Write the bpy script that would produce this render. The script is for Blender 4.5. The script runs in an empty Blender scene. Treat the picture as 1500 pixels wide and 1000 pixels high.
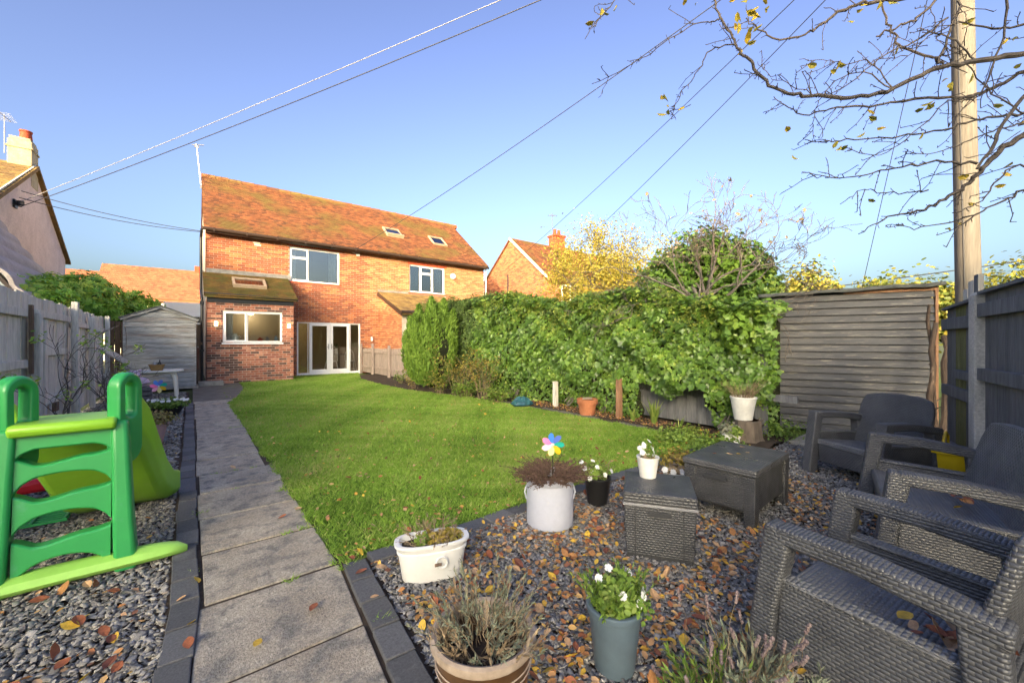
import bpy, bmesh, math, random
import numpy as np
from mathutils import Vector, Matrix

random.seed(7)
RNG = np.random.default_rng(7)
R = math.radians
SC = bpy.context.scene
COL = SC.collection

# ------------------------------------------------------------------ camera, sky, sun
# X runs along the house fronts, Y down the garden towards the house, metres
cam_data = bpy.data.cameras.new('camera')
cam = bpy.data.objects.new('camera', cam_data)
COL.objects.link(cam)
cam.location = (0, 0, 1.30)
cam.rotation_euler = (R(90), 0, -R(38.4))
cam_data.sensor_width = 36
cam_data.lens = 592 / 1500 * 36
cam_data.clip_start = 0.05
cam_data.clip_end = 2000
SC.camera = cam

SUN_AZ = R(50)          # from -Y (behind the camera) round towards -X (left)
SUN_EL = R(12)
to_sun = Vector((-math.sin(SUN_AZ) * math.cos(SUN_EL), -math.cos(SUN_AZ) * math.cos(SUN_EL), math.sin(SUN_EL)))
world = bpy.data.worlds.new('World')
SC.world = world
world.use_nodes = True
wn = world.node_tree
bg = wn.nodes['Background']
sky = wn.nodes.new('ShaderNodeTexSky')
sky.sky_type = 'NISHITA'
sky.sun_disc = False
sky.sun_elevation = SUN_EL
sky.sun_rotation = math.atan2(to_sun.x, to_sun.y)
sky.altitude = 20
sky.air_density = 1.0
sky.dust_density = 5.6
sky.ozone_density = 2.3
soft = wn.nodes.new('ShaderNodeGamma')          # deeper blue, as in the photograph
soft.inputs[1].default_value = 1.42
wn.links.new(sky.outputs[0], soft.inputs[0])
hue = wn.nodes.new('ShaderNodeHueSaturation')   # a little towards violet blue
hue.inputs['Hue'].default_value = 0.515
hue.inputs['Saturation'].default_value = 0.86
wn.links.new(soft.outputs[0], hue.inputs['Color'])
wn.links.new(hue.outputs[0], bg.inputs[0])
bg.inputs[1].default_value = 0.15

sun_data = bpy.data.lights.new('sun', 'SUN')
sun_data.energy = 3.5
sun_data.angle = R(0.5)
sun_data.color = (1.0, 0.74, 0.44)
sun = bpy.data.objects.new('sun', sun_data)
COL.objects.link(sun)
sun.rotation_euler = to_sun.to_track_quat('Z', 'Y').to_euler()
sun.location = (-20, -20, 20)

SC.view_settings.view_transform = 'Standard'
SC.view_settings.look = 'None'
SC.view_settings.gamma = 1
SC.view_settings.exposure = 1.22
SC.render.engine = 'CYCLES'
SC.render.resolution_x = 1024
SC.render.resolution_y = 682
SC.cycles.max_bounces = 8
SC.cycles.transparent_max_bounces = 16

# ------------------------------------------------------------------ mesh helpers
class MB:
    """collects verts and faces of one mesh object"""
    def __init__(s):
        s.v = []; s.f = []; s.r = []
    def add(s, vs, fs, rnd=0.0):
        n = len(s.v)
        s.v += [tuple(p) for p in vs]
        for f in fs:
            s.f.append(tuple(i + n for i in f)); s.r.append(rnd)
        return s
    BF = ((0, 3, 2, 1), (4, 5, 6, 7), (0, 1, 5, 4), (1, 2, 6, 5), (2, 3, 7, 6), (3, 0, 4, 7))
    def box(s, x0, x1, y0, y1, z0, z1, rnd=0.0):
        return s.add([(x0, y0, z0), (x1, y0, z0), (x1, y1, z0), (x0, y1, z0), (x0, y0, z1), (x1, y0, z1), (x1, y1, z1), (x0, y1, z1)], MB.BF, rnd)
    def hexa(s, lo, hi, rnd=0.0):
        return s.add(list(lo) + list(hi), MB.BF, rnd)
    def beam(s, p, q, w, h, up=(0, 0, 1), rnd=0.0):
        p = Vector(p); q = Vector(q); d = (q - p).normalized(); u = Vector(up)
        a = d.cross(u)
        if a.length < 1e-4: a = d.cross(Vector((1, 0, 0)))
        a.normalize(); b = a.cross(d)
        a *= w / 2; b *= h / 2
        c = [p - a - b, p + a - b, p + a + b, p - a + b]; e = [x + q - p for x in c]
        return s.add(c + e, ((3, 2, 1, 0), (4, 5, 6, 7), (0, 1, 5, 4), (1, 2, 6, 5), (2, 3, 7, 6), (3, 0, 4, 7)), rnd)
    def tube(s, pts, radii, n=6, rnd=0.0, cap=True):
        pts = [Vector(p) for p in pts]
        if not hasattr(radii, '__len__'): radii = [radii] * len(pts)
        vs = []; fs = []; prev = None
        for i, p in enumerate(pts):
            d = (pts[min(i + 1, len(pts) - 1)] - pts[max(i - 1, 0)])
            if d.length < 1e-9: d = Vector((0, 0, 1))
            d.normalize()
            if prev is None:
                a = d.cross(Vector((0, 0, 1)))
                if a.length < 1e-3: a = d.cross(Vector((1, 0, 0)))
            else:
                a = prev - d * prev.dot(d)
                if a.length < 1e-4: a = d.cross(Vector((1, 0, 0)))
            a.normalize(); prev = a; b = d.cross(a)
            for k in range(n):
                t = 2 * math.pi * k / n
                vs.append(p + (a * math.cos(t) + b * math.sin(t)) * radii[i])
        for i in range(len(pts) - 1):
            for k in range(n):
                k2 = (k + 1) % n
                fs.append((i * n + k, i * n + k2, (i + 1) * n + k2, (i + 1) * n + k))
        if cap:
            fs.append(tuple(range(n - 1, -1, -1))); fs.append(tuple((len(pts) - 1) * n + k for k in range(n)))
        return s.add(vs, fs, rnd)
    def lathe(s, prof, n=32, c=(0, 0, 0), sx=1.0, sy=1.0, rnd=0.0, power=2.0, cap=True):
        vs = []; fs = []
        for r, z in prof:
            for k in range(n):
                t = 2 * math.pi * k / n
                ct, st = math.cos(t), math.sin(t)
                if power != 2.0:
                    ct = math.copysign(abs(ct) ** (2 / power), ct); st = math.copysign(abs(st) ** (2 / power), st)
                vs.append((c[0] + r * sx * ct, c[1] + r * sy * st, c[2] + z))
        for i in range(len(prof) - 1):
            for k in range(n):
                k2 = (k + 1) % n
                fs.append((i * n + k, i * n + k2, (i + 1) * n + k2, (i + 1) * n + k))
        if cap and prof[0][0] > 1e-6: fs.append(tuple(range(n - 1, -1, -1)))
        if cap and prof[-1][0] > 1e-6: fs.append(tuple((len(prof) - 1) * n + k for k in range(n)))
        return s.add(vs, fs, rnd)
    def prism(s, poly, axis, a0, a1, rnd=0.0):
        """poly: 2-D points in the two other axes, in order; axis 0 -> (y,z), 1 -> (x,z), 2 -> (x,y)"""
        def P(a, p):
            return (a, p[0], p[1]) if axis == 0 else (p[0], a, p[1]) if axis == 1 else (p[0], p[1], a)
        n = len(poly)
        vs = [P(a0, p) for p in poly] + [P(a1, p) for p in poly]
        fs = [tuple(range(n)), tuple(range(2 * n - 1, n - 1, -1))]
        fs += [((i + 1) % n, i, n + i, n + (i + 1) % n) for i in range(n)]
        return s.add(vs, fs, rnd)
    def build(s, name, mat, parent=None, smooth=False, bevel=0.0, kind=None, fix=True, loc=None, seg=2):
        me = bpy.data.meshes.new(name)
        me.from_pydata(s.v, [], s.f)
        if fix:
            bm = bmesh.new(); bm.from_mesh(me)
            bmesh.ops.recalc_face_normals(bm, faces=bm.faces); bm.to_mesh(me); bm.free()
        a = me.attributes.new('rnd', 'FLOAT', 'FACE'); a.data.foreach_set('value', s.r)
        box_uv(me)
        if smooth:
            me.polygons.foreach_set('use_smooth', [True] * len(me.polygons))
            me.set_sharp_from_angle(angle=R(38))
        me.materials.append(mat)
        o = bpy.data.objects.new(name, me); COL.objects.link(o)
        if parent: o.parent = parent
        if loc: o.location = loc
        if bevel:
            m = o.modifiers.new('bevel', 'BEVEL'); m.width = bevel; m.segments = seg; m.limit_method = 'ANGLE'; m.angle_limit = R(35)
        if kind: o['kind'] = kind
        return o

def box_uv(me):
    """metre-sized texture coordinates by the main direction of each face"""
    uv = me.uv_layers.new(name='UVMap')
    nl = len(me.loops)
    if nl == 0 or len(me.polygons) > 40000: return
    co = np.empty(len(me.vertices) * 3); me.vertices.foreach_get('co', co); co = co.reshape(-1, 3)
    li = np.empty(nl, dtype=np.int32); me.loops.foreach_get('vertex_index', li)
    nr = np.empty(len(me.polygons) * 3); me.polygons.foreach_get('normal', nr); nr = np.abs(nr.reshape(-1, 3))
    lt = np.empty(len(me.polygons), dtype=np.int32); me.polygons.foreach_get('loop_total', lt)
    ax = np.repeat(np.argmax(nr, axis=1), lt)
    c = co[li]
    u = np.where(ax == 0, c[:, 1], c[:, 0]); v = np.where(ax == 2, c[:, 1], c[:, 2])
    uv.data.foreach_set('uv', np.stack([u, v], 1).ravel())

def npmesh(name, V, F, mat, parent=None, rnd=None, kind=None, smooth=False):
    """V (n,3), F (m,k) arrays -> one mesh object"""
    me = bpy.data.meshes.new(name)
    V = np.asarray(V, dtype=np.float32); F = np.asarray(F, dtype=np.int32)
    m, k = F.shape
    me.vertices.add(len(V)); me.vertices.foreach_set('co', V.ravel())
    me.loops.add(m * k); me.loops.foreach_set('vertex_index', F.ravel())
    me.polygons.add(m); me.polygons.foreach_set('loop_start', np.arange(0, m * k, k, dtype=np.int32))
    if rnd is not None:
        a = me.attributes.new('rnd', 'FLOAT', 'FACE'); a.data.foreach_set('value', np.asarray(rnd, dtype=np.float32))
    if smooth: me.polygons.foreach_set('use_smooth', np.ones(m, dtype=bool))
    me.update(calc_edges=True)
    me.materials.append(mat)
    o = bpy.data.objects.new(name, me); COL.objects.link(o)
    if parent: o.parent = parent
    if kind: o['kind'] = kind
    return o

def unit(a):
    return a / np.maximum(np.linalg.norm(a, axis=-1, keepdims=True), 1e-9)

def frames(nz, ydir=None):
    """rotation matrices whose third column is nz; second column near ydir (random if None)"""
    nz = unit(np.asarray(nz, dtype=float)); n = len(nz)
    y = unit(RNG.normal(size=(n, 3))) if ydir is None else np.asarray(ydir, dtype=float)
    x = unit(np.cross(y, nz)); y = np.cross(nz, x)
    return np.stack([x, y, nz], axis=2)

def scatter(tv, tf, P, M, S, rnd=None):
    """copies of a template (tv, tf) at P with rotations M and sizes S -> V, F, rnd per face"""
    tv = np.asarray(tv, dtype=float); tf = np.asarray(tf, dtype=np.int64); P = np.asarray(P, dtype=float)
    n = len(P); S = np.asarray(S, dtype=float)
    if S.ndim == 1: S = S[:, None]
    L = tv[None, :, :] * S[:, None, :]
    V = np.einsum('nij,nkj->nki', M, L) + P[:, None, :]
    F = tf[None, :, :] + (np.arange(n) * len(tv))[:, None, None]
    if rnd is None: rnd = RNG.random(n)
    return V.reshape(-1, 3), F.reshape(-1, tf.shape[1]), np.repeat(rnd, len(tf))

def merge(parts):
    Vs = []; Fs = []; Rs = []; n = 0
    for V, F, r in parts:
        Vs.append(V); Fs.append(F + n); Rs.append(r); n += len(V)
    return np.concatenate(Vs), np.concatenate(Fs), np.concatenate(Rs)

def empty(name, loc=(0, 0, 0), rz=0.0):
    o = bpy.data.objects.new(name, None); COL.objects.link(o)
    o.location = loc; o.rotation_euler = (0, 0, rz); o.empty_display_size = 0.1
    return o

def tag(o, label, cat, group=None):
    o['label'] = label; o['category'] = cat
    if group: o['group'] = group
    return o

def thing(name, label, cat, loc=(0, 0, 0), rz=0.0, group=None):
    return tag(empty(name, loc, rz), label, cat, group)

def struct(o):
    o['kind'] = 'structure'; return o

def copy_tree(o, parent=None):
    c = o.copy(); COL.objects.link(c); c.parent = parent
    for ch in list(o.children): copy_tree(ch, c)
    return c

# ------------------------------------------------------------------ materials
def pbr(m):
    return m.node_tree.nodes['Principled BSDF']

def ramp(nt, cols, interp='LINEAR', lo=0.0, hi=1.0):
    n = nt.nodes.new('ShaderNodeValToRGB'); cr = n.color_ramp; cr.interpolation = interp
    k = len(cols)
    while len(cr.elements) < k: cr.elements.new(0.5)
    for i, c in enumerate(cols):
        cr.elements[i].position = lo + (hi - lo) * (i / (k - 1) if interp == 'LINEAR' else i / k) if k > 1 else 0
        cr.elements[i].color = (c[0], c[1], c[2], 1)
    return n

def vecnode(nt, coord, stretch):
    if coord == 'pos':
        g = nt.nodes.new('ShaderNodeNewGeometry'); out = g.outputs['Position']
    elif coord == 'uv':
        g = nt.nodes.new('ShaderNodeTexCoord'); out = g.outputs['UV']
    else:
        g = nt.nodes.new('ShaderNodeTexCoord'); out = g.outputs['Object']
    mp = nt.nodes.new('ShaderNodeMapping'); mp.inputs['Scale'].default_value = stretch
    nt.links.new(out, mp.inputs['Vector'])
    return mp.outputs[0]

def noise(nt, vec, scale, detail=5, rough=0.55):
    n = nt.nodes.new('ShaderNodeTexNoise'); n.inputs['Scale'].default_value = scale
    n.inputs['Detail'].default_value = detail; n.inputs['Roughness'].default_value = rough
    nt.links.new(vec, n.inputs['Vector']); return n.outputs['Fac']

def mixc(nt, kind, fac, a, b):
    m = nt.nodes.new('ShaderNodeMix'); m.data_type = 'RGBA'; m.blend_type = kind
    for key, val in ((0, fac), (6, a), (7, b)):
        if hasattr(val, 'is_linked'): nt.links.new(val, m.inputs[key])
        elif isinstance(val, (int, float)): m.inputs[key].default_value = val
        else: m.inputs[key].default_value = (*val, 1)
    return m.outputs[2]

def mat(name, cols, by='noise', scale=6.0, stretch=(1, 1, 1), rough=0.8, bump=0.0, bscale=80.0, vary=0.25, vscale=30.0,
        patch=None, pscale=2.0, plo=0.5, phi=0.62, pstretch=None, coord='pos', spec=0.4, metallic=0.0, interp='LINEAR', trans=0.0, lo=None, hi=None, bdist=0.01):
    """procedural material: base colour from noise, from the per-face 'rnd' value or from the object; grain, patches and relief on top"""
    m = bpy.data.materials.new(name); m.use_nodes = True; nt = m.node_tree; b = pbr(m)
    vec = vecnode(nt, coord, stretch)
    if lo is None: lo, hi = (0.3, 0.7) if by == 'noise' else (0.0, 1.0)
    rp = ramp(nt, cols if len(cols) > 1 else [cols[0], cols[0]], interp, lo, hi)
    if by == 'noise': nt.links.new(noise(nt, vec, scale), rp.inputs[0])
    elif by == 'rnd':
        a = nt.nodes.new('ShaderNodeAttribute'); a.attribute_name = 'rnd'; nt.links.new(a.outputs['Fac'], rp.inputs[0])
    else:
        a = nt.nodes.new('ShaderNodeObjectInfo'); nt.links.new(a.outputs['Random'], rp.inputs[0])
    c = rp.outputs[0]
    if patch:
        pv = vec if pstretch is None else vecnode(nt, coord, pstretch)
        pr = ramp(nt, [(0, 0, 0), (1, 1, 1)], 'LINEAR', plo, phi)
        nt.links.new(noise(nt, pv, pscale, 8, 0.62), pr.inputs[0])
        c = mixc(nt, 'MIX', pr.outputs[0], c, patch)
    if vary:
        vr = ramp(nt, [(1 - vary,) * 3, (1 + vary,) * 3], 'LINEAR', 0.25, 0.75)
        nt.links.new(noise(nt, vec, vscale, 6, 0.65), vr.inputs[0])
        c = mixc(nt, 'MULTIPLY', 1.0, c, vr.outputs[0])
    nt.links.new(c, b.inputs['Base Color'])
    b.inputs['Roughness'].default_value = rough
    b.inputs['Specular IOR Level'].default_value = spec
    b.inputs['Metallic'].default_value = metallic
    if bump:
        bn = nt.nodes.new('ShaderNodeBump'); bn.inputs['Strength'].default_value = bump; bn.inputs['Distance'].default_value = bdist
        nt.links.new(noise(nt, vec, bscale, 6, 0.6), bn.inputs['Height'])
        nt.links.new(bn.outputs[0], b.inputs['Normal'])
    if trans:
        t = nt.nodes.new('ShaderNodeBsdfTranslucent'); nt.links.new(c, t.inputs[0])
        mx = nt.nodes.new('ShaderNodeMixShader'); mx.inputs[0].default_value = trans
        nt.links.new(b.outputs[0], mx.inputs[1]); nt.links.new(t.outputs[0], mx.inputs[2])
        nt.links.new(mx.outputs[0], nt.nodes['Material Output'].inputs[0])
    return m

def plain(name, c, rough=0.5, vary=0.08, vscale=14, bump=0.0, bscale=150, **k):
    return mat(name, [c], vary=vary, vscale=vscale, rough=rough, bump=bump, bscale=bscale, **k)

def glass(name, tint=(0.8, 0.86, 0.86), mirror=0.16):
    m = bpy.data.materials.new(name); m.use_nodes = True; nt = m.node_tree
    nt.nodes.remove(pbr(m))
    tr = nt.nodes.new('ShaderNodeBsdfTransparent'); tr.inputs[0].default_value = (*tint, 1)
    gl = nt.nodes.new('ShaderNodeBsdfGlossy'); gl.inputs['Roughness'].default_value = 0.01
    fr = nt.nodes.new('ShaderNodeFresnel'); fr.inputs[0].default_value = 1.6
    ad = nt.nodes.new('ShaderNodeMath'); ad.operation = 'ADD'; ad.use_clamp = True; ad.inputs[1].default_value = mirror
    mx = nt.nodes.new('ShaderNodeMixShader')
    nt.links.new(fr.outputs[0], ad.inputs[0]); nt.links.new(ad.outputs[0], mx.inputs[0])
    nt.links.new(tr.outputs[0], mx.inputs[1]); nt.links.new(gl.outputs[0], mx.inputs[2])
    nt.links.new(mx.outputs[0], nt.nodes['Material Output'].inputs[0])
    return m

def emit(name, c, strength):
    m = bpy.data.materials.new(name); m.use_nodes = True; b = pbr(m)
    b.inputs['Base Color'].default_value = (*c, 1)
    b.inputs['Emission Color'].default_value = (*c, 1); b.inputs['Emission Strength'].default_value = strength
    return m

def weave(name, c1, c2, a=0.026, b=0.0140, rough=0.36):
    """moulded basket weave relief in metre texture coordinates"""
    m = bpy.data.materials.new(name); m.use_nodes = True; nt = m.node_tree; bs = pbr(m)
    tc = nt.nodes.new('ShaderNodeTexCoord'); sp = nt.nodes.new('ShaderNodeSeparateXYZ'); nt.links.new(tc.outputs['UV'], sp.inputs[0])
    def M(op, x, y=None, z=None):
        n = nt.nodes.new('ShaderNodeMath'); n.operation = op
        for i, q in enumerate((x, y, z)):
            if q is None: continue
            if isinstance(q, (int, float)): n.inputs[i].default_value = q
            else: nt.links.new(q, n.inputs[i])
        return n.outputs[0]
    u = M('DIVIDE', sp.outputs[0], a); v = M('DIVIDE', sp.outputs[1], b)
    row = M('FLOOR', v)
    u2 = M('ADD', u, M('MULTIPLY', row, 0.5))
    fu = M('FRACT', u2); fv = M('FRACT', v)
    su = M('SINE', M('MULTIPLY', fu, math.pi)); sv = M('SINE', M('MULTIPLY', fv, math.pi))
    h = M('MULTIPLY', M('POWER', su, 0.45), M('POWER', sv, 0.6))
    bn = nt.nodes.new('ShaderNodeBump'); bn.inputs['Strength'].default_value = 0.6; bn.inputs['Distance'].default_value = 0.008
    nt.links.new(h, bn.inputs['Height']); nt.links.new(bn.outputs[0], bs.inputs['Normal'])
    vec = vecnode(nt, 'pos', (1, 1, 1))
    rp = ramp(nt, [c1, c2], 'LINEAR', 0.35, 0.7); nt.links.new(noise(nt, vec, 9, 6), rp.inputs[0])
    nt.links.new(rp.outputs[0], bs.inputs['Base Color'])
    rr = ramp(nt, [(rough - .08,) * 3, (rough + .2,) * 3], 'LINEAR', 0.3, 0.7); nt.links.new(noise(nt, vec, 5, 4), rr.inputs[0])
    nt.links.new(rr.outputs[0], bs.inputs['Roughness'])
    return m
SC.cycles.use_denoising = True

# ------------------------------------------------------------------ shared materials
M_soil = mat('soil', [(.035, .024, .016), (.075, .052, .034)], scale=9, bump=.8, bscale=40, rough=.95)
M_field = mat('far_ground', [(.05, .075, .02), (.09, .10, .035)], scale=.8, rough=.95)
M_turf = mat('turf', [(.07, .11, .018), (.13, .19, .03)], scale=5, bump=.6, bscale=60, rough=.95, patch=(.13, .11, .045), pscale=1.3, plo=.56, phi=.72)
M_slab = mat('concrete_slab', [(.29, .245, .185), (.47, .41, .32)], scale=3.5, bump=.7, bscale=110, rough=.9, vary=.5, vscale=75, patch=(.19, .175, .15), pscale=7, plo=.47, phi=.62)
M_block = mat('block_paver', [(.075, .075, .078), (.125, .125, .128)], by='obj', bump=.35, bscale=220, rough=.85, vary=.35, vscale=90, patch=(.13, .13, .13), pscale=5, plo=.58, phi=.72)
M_conc = mat('concrete', [(.20, .19, .165), (.36, .34, .30)], scale=5, bump=.35, bscale=150, rough=.9, vary=.3, vscale=60)
M_landing = mat('dark_concrete', [(.085, .08, .07), (.15, .14, .12)], scale=4, bump=.4, bscale=90, rough=.9)
M_slate = mat('slate_chips', [(.06, .06, .062), (.13, .13, .13), (.22, .215, .21), (.36, .345, .325), (.17, .135, .11)], by='rnd', rough=.62, vary=.3, vscale=120, spec=.5)
M_gravel2 = mat('pale_gravel', [(.09, .088, .085), (.18, .17, .155), (.28, .265, .235), (.38, .355, .315), (.18, .14, .11)], by='rnd', rough=.75, vary=.3, vscale=120)
M_mortar = mat('mortar', [(.40, .34, .28), (.54, .47, .39)], scale=6, rough=.95)
BR = [(.24, .08, .042), (.38, .125, .052), (.43, .15, .06), (.48, .18, .072), (.32, .095, .046), (.42, .165, .068), (.46, .195, .08), (.38, .14, .06), (.50, .225, .10), (.33, .115, .052)]
M_brick = mat('orange_brick', BR, by='rnd', interp='CONSTANT', rough=.9, vary=.25, vscale=16, bump=.3, bscale=60)
BX = [(.10, .055, .045), (.31, .12, .075), (.38, .165, .105), (.26, .095, .065), (.34, .135, .085), (.12, .065, .055), (.43, .21, .14), (.29, .11, .07)]
M_brick2 = mat('mottled_red_brick', BX, by='rnd', interp='CONSTANT', rough=.9, vary=.45, vscale=14, bump=.3, bscale=60)
M_redbrick = mat('red_soldier_brick', [(.38, .07, .03), (.48, .10, .045)], by='rnd', rough=.85)
M_tile = mat('clay_roof_tile', [(.13, .05, .025), (.21, .08, .035), (.29, .11, .045), (.10, .045, .03)], by='rnd', rough=.9, vary=.35, vscale=3.2, patch=(.15, .10, .03), pscale=.8, plo=.47, phi=.63)
M_moss = mat('mossy_roof_tile', [(.16, .095, .025), (.20, .12, .03), (.13, .075, .03)], by='rnd', rough=.95, vary=.4, vscale=6, patch=(.10, .085, .02), pscale=3, plo=.42, phi=.58)
M_pan = mat('orange_pantile', [(.30, .11, .055), (.37, .15, .075), (.25, .09, .05)], by='rnd', rough=.85, vary=.2, vscale=4)
M_ctile = mat('brown_concrete_tile', [(.21, .13, .045), (.27, .18, .06), (.15, .09, .04)], by='rnd', rough=.9, vary=.4, vscale=5)
M_render = mat('pebbledash_render', [(.58, .47, .43), (.72, .60, .55)], scale=2.5, rough=.95, bump=.9, bscale=28, vary=.25, vscale=18, bdist=.03)
M_cream = mat('cream_render', [(.70, .63, .50), (.78, .72, .60)], scale=2, rough=.9)
M_upvc = plain('white_upvc', (.78, .79, .80), rough=.35, vary=.04)
M_glass = glass('window_glass', mirror=.20)
M_glass_d = glass('door_glass', tint=(.85, .88, .86), mirror=.06)
M_black = plain('black_plastic', (.018, .018, .02), rough=.4)
M_gutter = plain('brown_gutter', (.045, .028, .02), rough=.5)
M_lead = mat('lead_flashing', [(.16, .15, .14), (.26, .25, .24)], scale=6, rough=.6)
M_metal = plain('galvanised_metal', (.30, .30, .31), rough=.4, metallic=.8)
M_cable = plain('cable_black', (.03, .03, .035), rough=.6)
M_cablew = plain('cable_grey', (.26, .26, .27), rough=.6)
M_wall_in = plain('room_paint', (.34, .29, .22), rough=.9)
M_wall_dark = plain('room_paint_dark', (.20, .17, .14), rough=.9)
M_wood_in = mat('kitchen_cabinet_paint', [(.34, .28, .19), (.40, .33, .23)], scale=3, rough=.5)
M_curtain = plain('pale_curtain', (.66, .66, .68), rough=.9)
M_curtain_b = plain('blue_curtain', (.28, .36, .46), rough=.9)
M_lampw = emit('warm_lamp', (1.0, .72, .38), 6)
M_aluf = mat('rooflight_frame', [(.34, .26, .18), (.42, .33, .24)], scale=5, rough=.5)
M_blind = plain('orange_blind', (.50, .30, .17), rough=.8)

# ------------------------------------------------------------------ ground, lawn, path, beds
def sheet(name, x0, x1, y0, y1, z, m, parent=None, nx=1, ny=1, jit=0.0):
    b = MB(); vs = []; fs = []
    for j in range(ny + 1):
        for i in range(nx + 1):
            vs.append((x0 + (x1 - x0) * i / nx, y0 + (y1 - y0) * j / ny, z + (random.uniform(-jit, jit) if jit else 0)))
    for j in range(ny):
        for i in range(nx):
            a = j * (nx + 1) + i; fs.append((a, a + 1, a + nx + 2, a + nx + 1))
    b.add(vs, fs)
    return b.build(name, m, parent, fix=False)

struct(sheet('ground', -600, 900, -600, 900, -0.06, M_field))
lawn = struct(sheet('lawn', 0.63, 5.45, 2.47, 17.0, -0.004, M_turf, nx=30, ny=80, jit=.008))
struct(sheet('gravel_bed', -1.62, -0.05, -1.0, 13.6, -0.028, M_soil))
struct(sheet('gravel_patio', 0.65, 8.5, -2.5, 2.45, -0.028, M_soil))
soilb = MB()
vs = []; fs = []
prof = [(5.46, 1.9), (5.30, 2.6), (5.28, 4.0), (5.22, 6.0), (5.10, 8.0), (4.75, 9.2), (4.55, 10.2), (4.5, 12.0), (4.6, 14.2), (5.0, 15.6)]
for i, (x, y) in enumerate(prof):
    for k in range(6):
        t = k / 5; vs.append((x + (6.35 - x) * t, y, 0.012 + 0.03 * math.sin(math.pi * min(t * 2, 1)) + random.uniform(-.01, .01)))
for i in range(len(prof) - 1):
    for k in range(5):
        a = i * 6 + k; fs.append((a, a + 1, a + 7, a + 6))
soilb.add(vs, fs)
struct(soilb.build('flower_bed', M_soil, smooth=True))
struct(sheet('neighbour_garden', 6.35, 30, 1.0, 17.0, -0.02, M_turf))

path = struct(sheet('path', -0.10, 0.70, 0.2, 11.0, -0.004, M_soil))
y = 0.66; k = 0
pav = {}
while y < 10.7:
    L = 0.60 + (0.006 if k % 3 else -0.004)
    sk = [0, 0, 0, .004, .0, -.008, .01][k] if k < 7 else random.uniform(-.012, .012)
    x0, x1 = 0.045 + sk, 0.665 + sk - (0.05 if k > 6 else 0)
    xa0, xa1, xb0, xb1 = ((-.07, .53, -.04, .56), (-.04, .565, -.01, .615), (-.008, .62, .03, .672))[k] if k < 3 else (x0, x1, x0, x1)
    dz = random.uniform(-.004, .006)
    b = MB(); n = 6
    e = 0.009
    b.hexa([(xa0, y + e, -.035), (xa1, y + e, -.035), (xb1, y + L - e, -.035), (xb0, y + L - e, -.035)],
           [(xa0, y + e, .006 + dz), (xa1, y + e, .006 + dz + random.uniform(-.005, .005)), (xb1, y + L - e, .006 + dz), (xb0, y + L - e, .006 + dz)])
    b.build('paving_slab', M_slab, path, bevel=.006)
    y += L + 0.008; k += 1
struct(sheet('house_apron', 0.02, 1.15, 11.0, 17.0, 0.0, M_landing))
b = MB(); b.box(.0, .72, 10.72, 10.95, -.03, .012); b.build('paving_slab', M_slab, path, bevel=.006)

edging = struct(sheet('path_edging', -0.16, 0.04, 0.2, 11.0, -0.012, M_soil))
bm_ = MB(); bm_.box(-.058, .058, .004, .226, -.05, .016)
blk0 = bm_.build('block', M_block, edging, bevel=.005)
y = 0.5; first = True; k = 0
while y < 10.8:
    o = blk0 if first else blk0.copy()
    if not first: COL.objects.link(o)
    first = False
    o.location = (-0.028 - max(0, 2.6 - y) * .05 + random.uniform(-.006, .006), y, random.uniform(-.006, .004))
    o.rotation_euler = (0, random.uniform(-.03, .03), random.uniform(-.02, .02) + (-0.05 if y < 2.4 else 0))
    y += 0.232; k += 1
edging2 = struct(sheet('patio_edging', 0.50, 0.84, 0.2, 2.5, -0.012, M_soil))
bm_ = MB(); bm_.box(-.062, .062, .004, .206, -.05, .016)
blk1 = bm_.build('block', M_block, edging2, bevel=.005)
first = True
for k in range(10):
    o = blk1 if first else blk1.copy()
    if not first: COL.objects.link(o)
    first = False
    o.location = (0.745 - max(0, 2.4 - (.31 + k * .212)) * .085 + random.uniform(-.006, .006), 0.31 + k * .212, random.uniform(-.004, .006))
    o.rotation_euler = (0, random.uniform(-.03, .03), random.uniform(-.02, .02) - .085)
for k in range(20):
    o = blk1.copy(); COL.objects.link(o)
    o.location = (0.84 + k * .213 + .2, 2.42 + random.uniform(-.01, .01), random.uniform(-.008, .002))
    o.rotation_euler = (random.uniform(-.03, .03), 0, R(90) + random.uniform(-.03, .03))
# low stone kerb between lawn and flower bed
kerb = struct(sheet('bed_kerb', 5.30, 5.42, 2.5, 7.6, -0.01, M_soil))
bm_ = MB(); bm_.box(-.05, .05, .0, .44, -.04, .03)
blk2 = bm_.build('kerb_stone', M_landing, kerb, bevel=.012)
for k in range(11):
    o = blk2 if k == 0 else blk2.copy()
    if k: COL.objects.link(o)
    o.location = (5.31 - max(0, k - 6) * .02, 2.6 + k * .45, random.uniform(-.02, .0)); o.rotation_euler = (0, 0, random.uniform(-.03, .03) + (.04 if k > 6 else 0))

# ------------------------------------------------------------------ walls, bricks, tiles
def wall_core(b, x0, x1, z0, z1, y0, y1, ops):
    xs = sorted({x0, x1, *[o[0] for o in ops], *[o[1] for o in ops]}); zs = sorted({z0, z1, *[o[2] for o in ops], *[o[3] for o in ops]})
    xs = [x for x in xs if x0 <= x <= x1]; zs = [z for z in zs if z0 <= z <= z1]
    for i in range(len(xs) - 1):
        for j in range(len(zs) - 1):
            cx = (xs[i] + xs[i + 1]) / 2; cz = (zs[j] + zs[j + 1]) / 2
            if any(o[0] < cx < o[1] and o[2] < cz < o[3] for o in ops): continue
            b.box(xs[i], xs[i + 1], y0, y1, zs[j], zs[j + 1])

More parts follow.
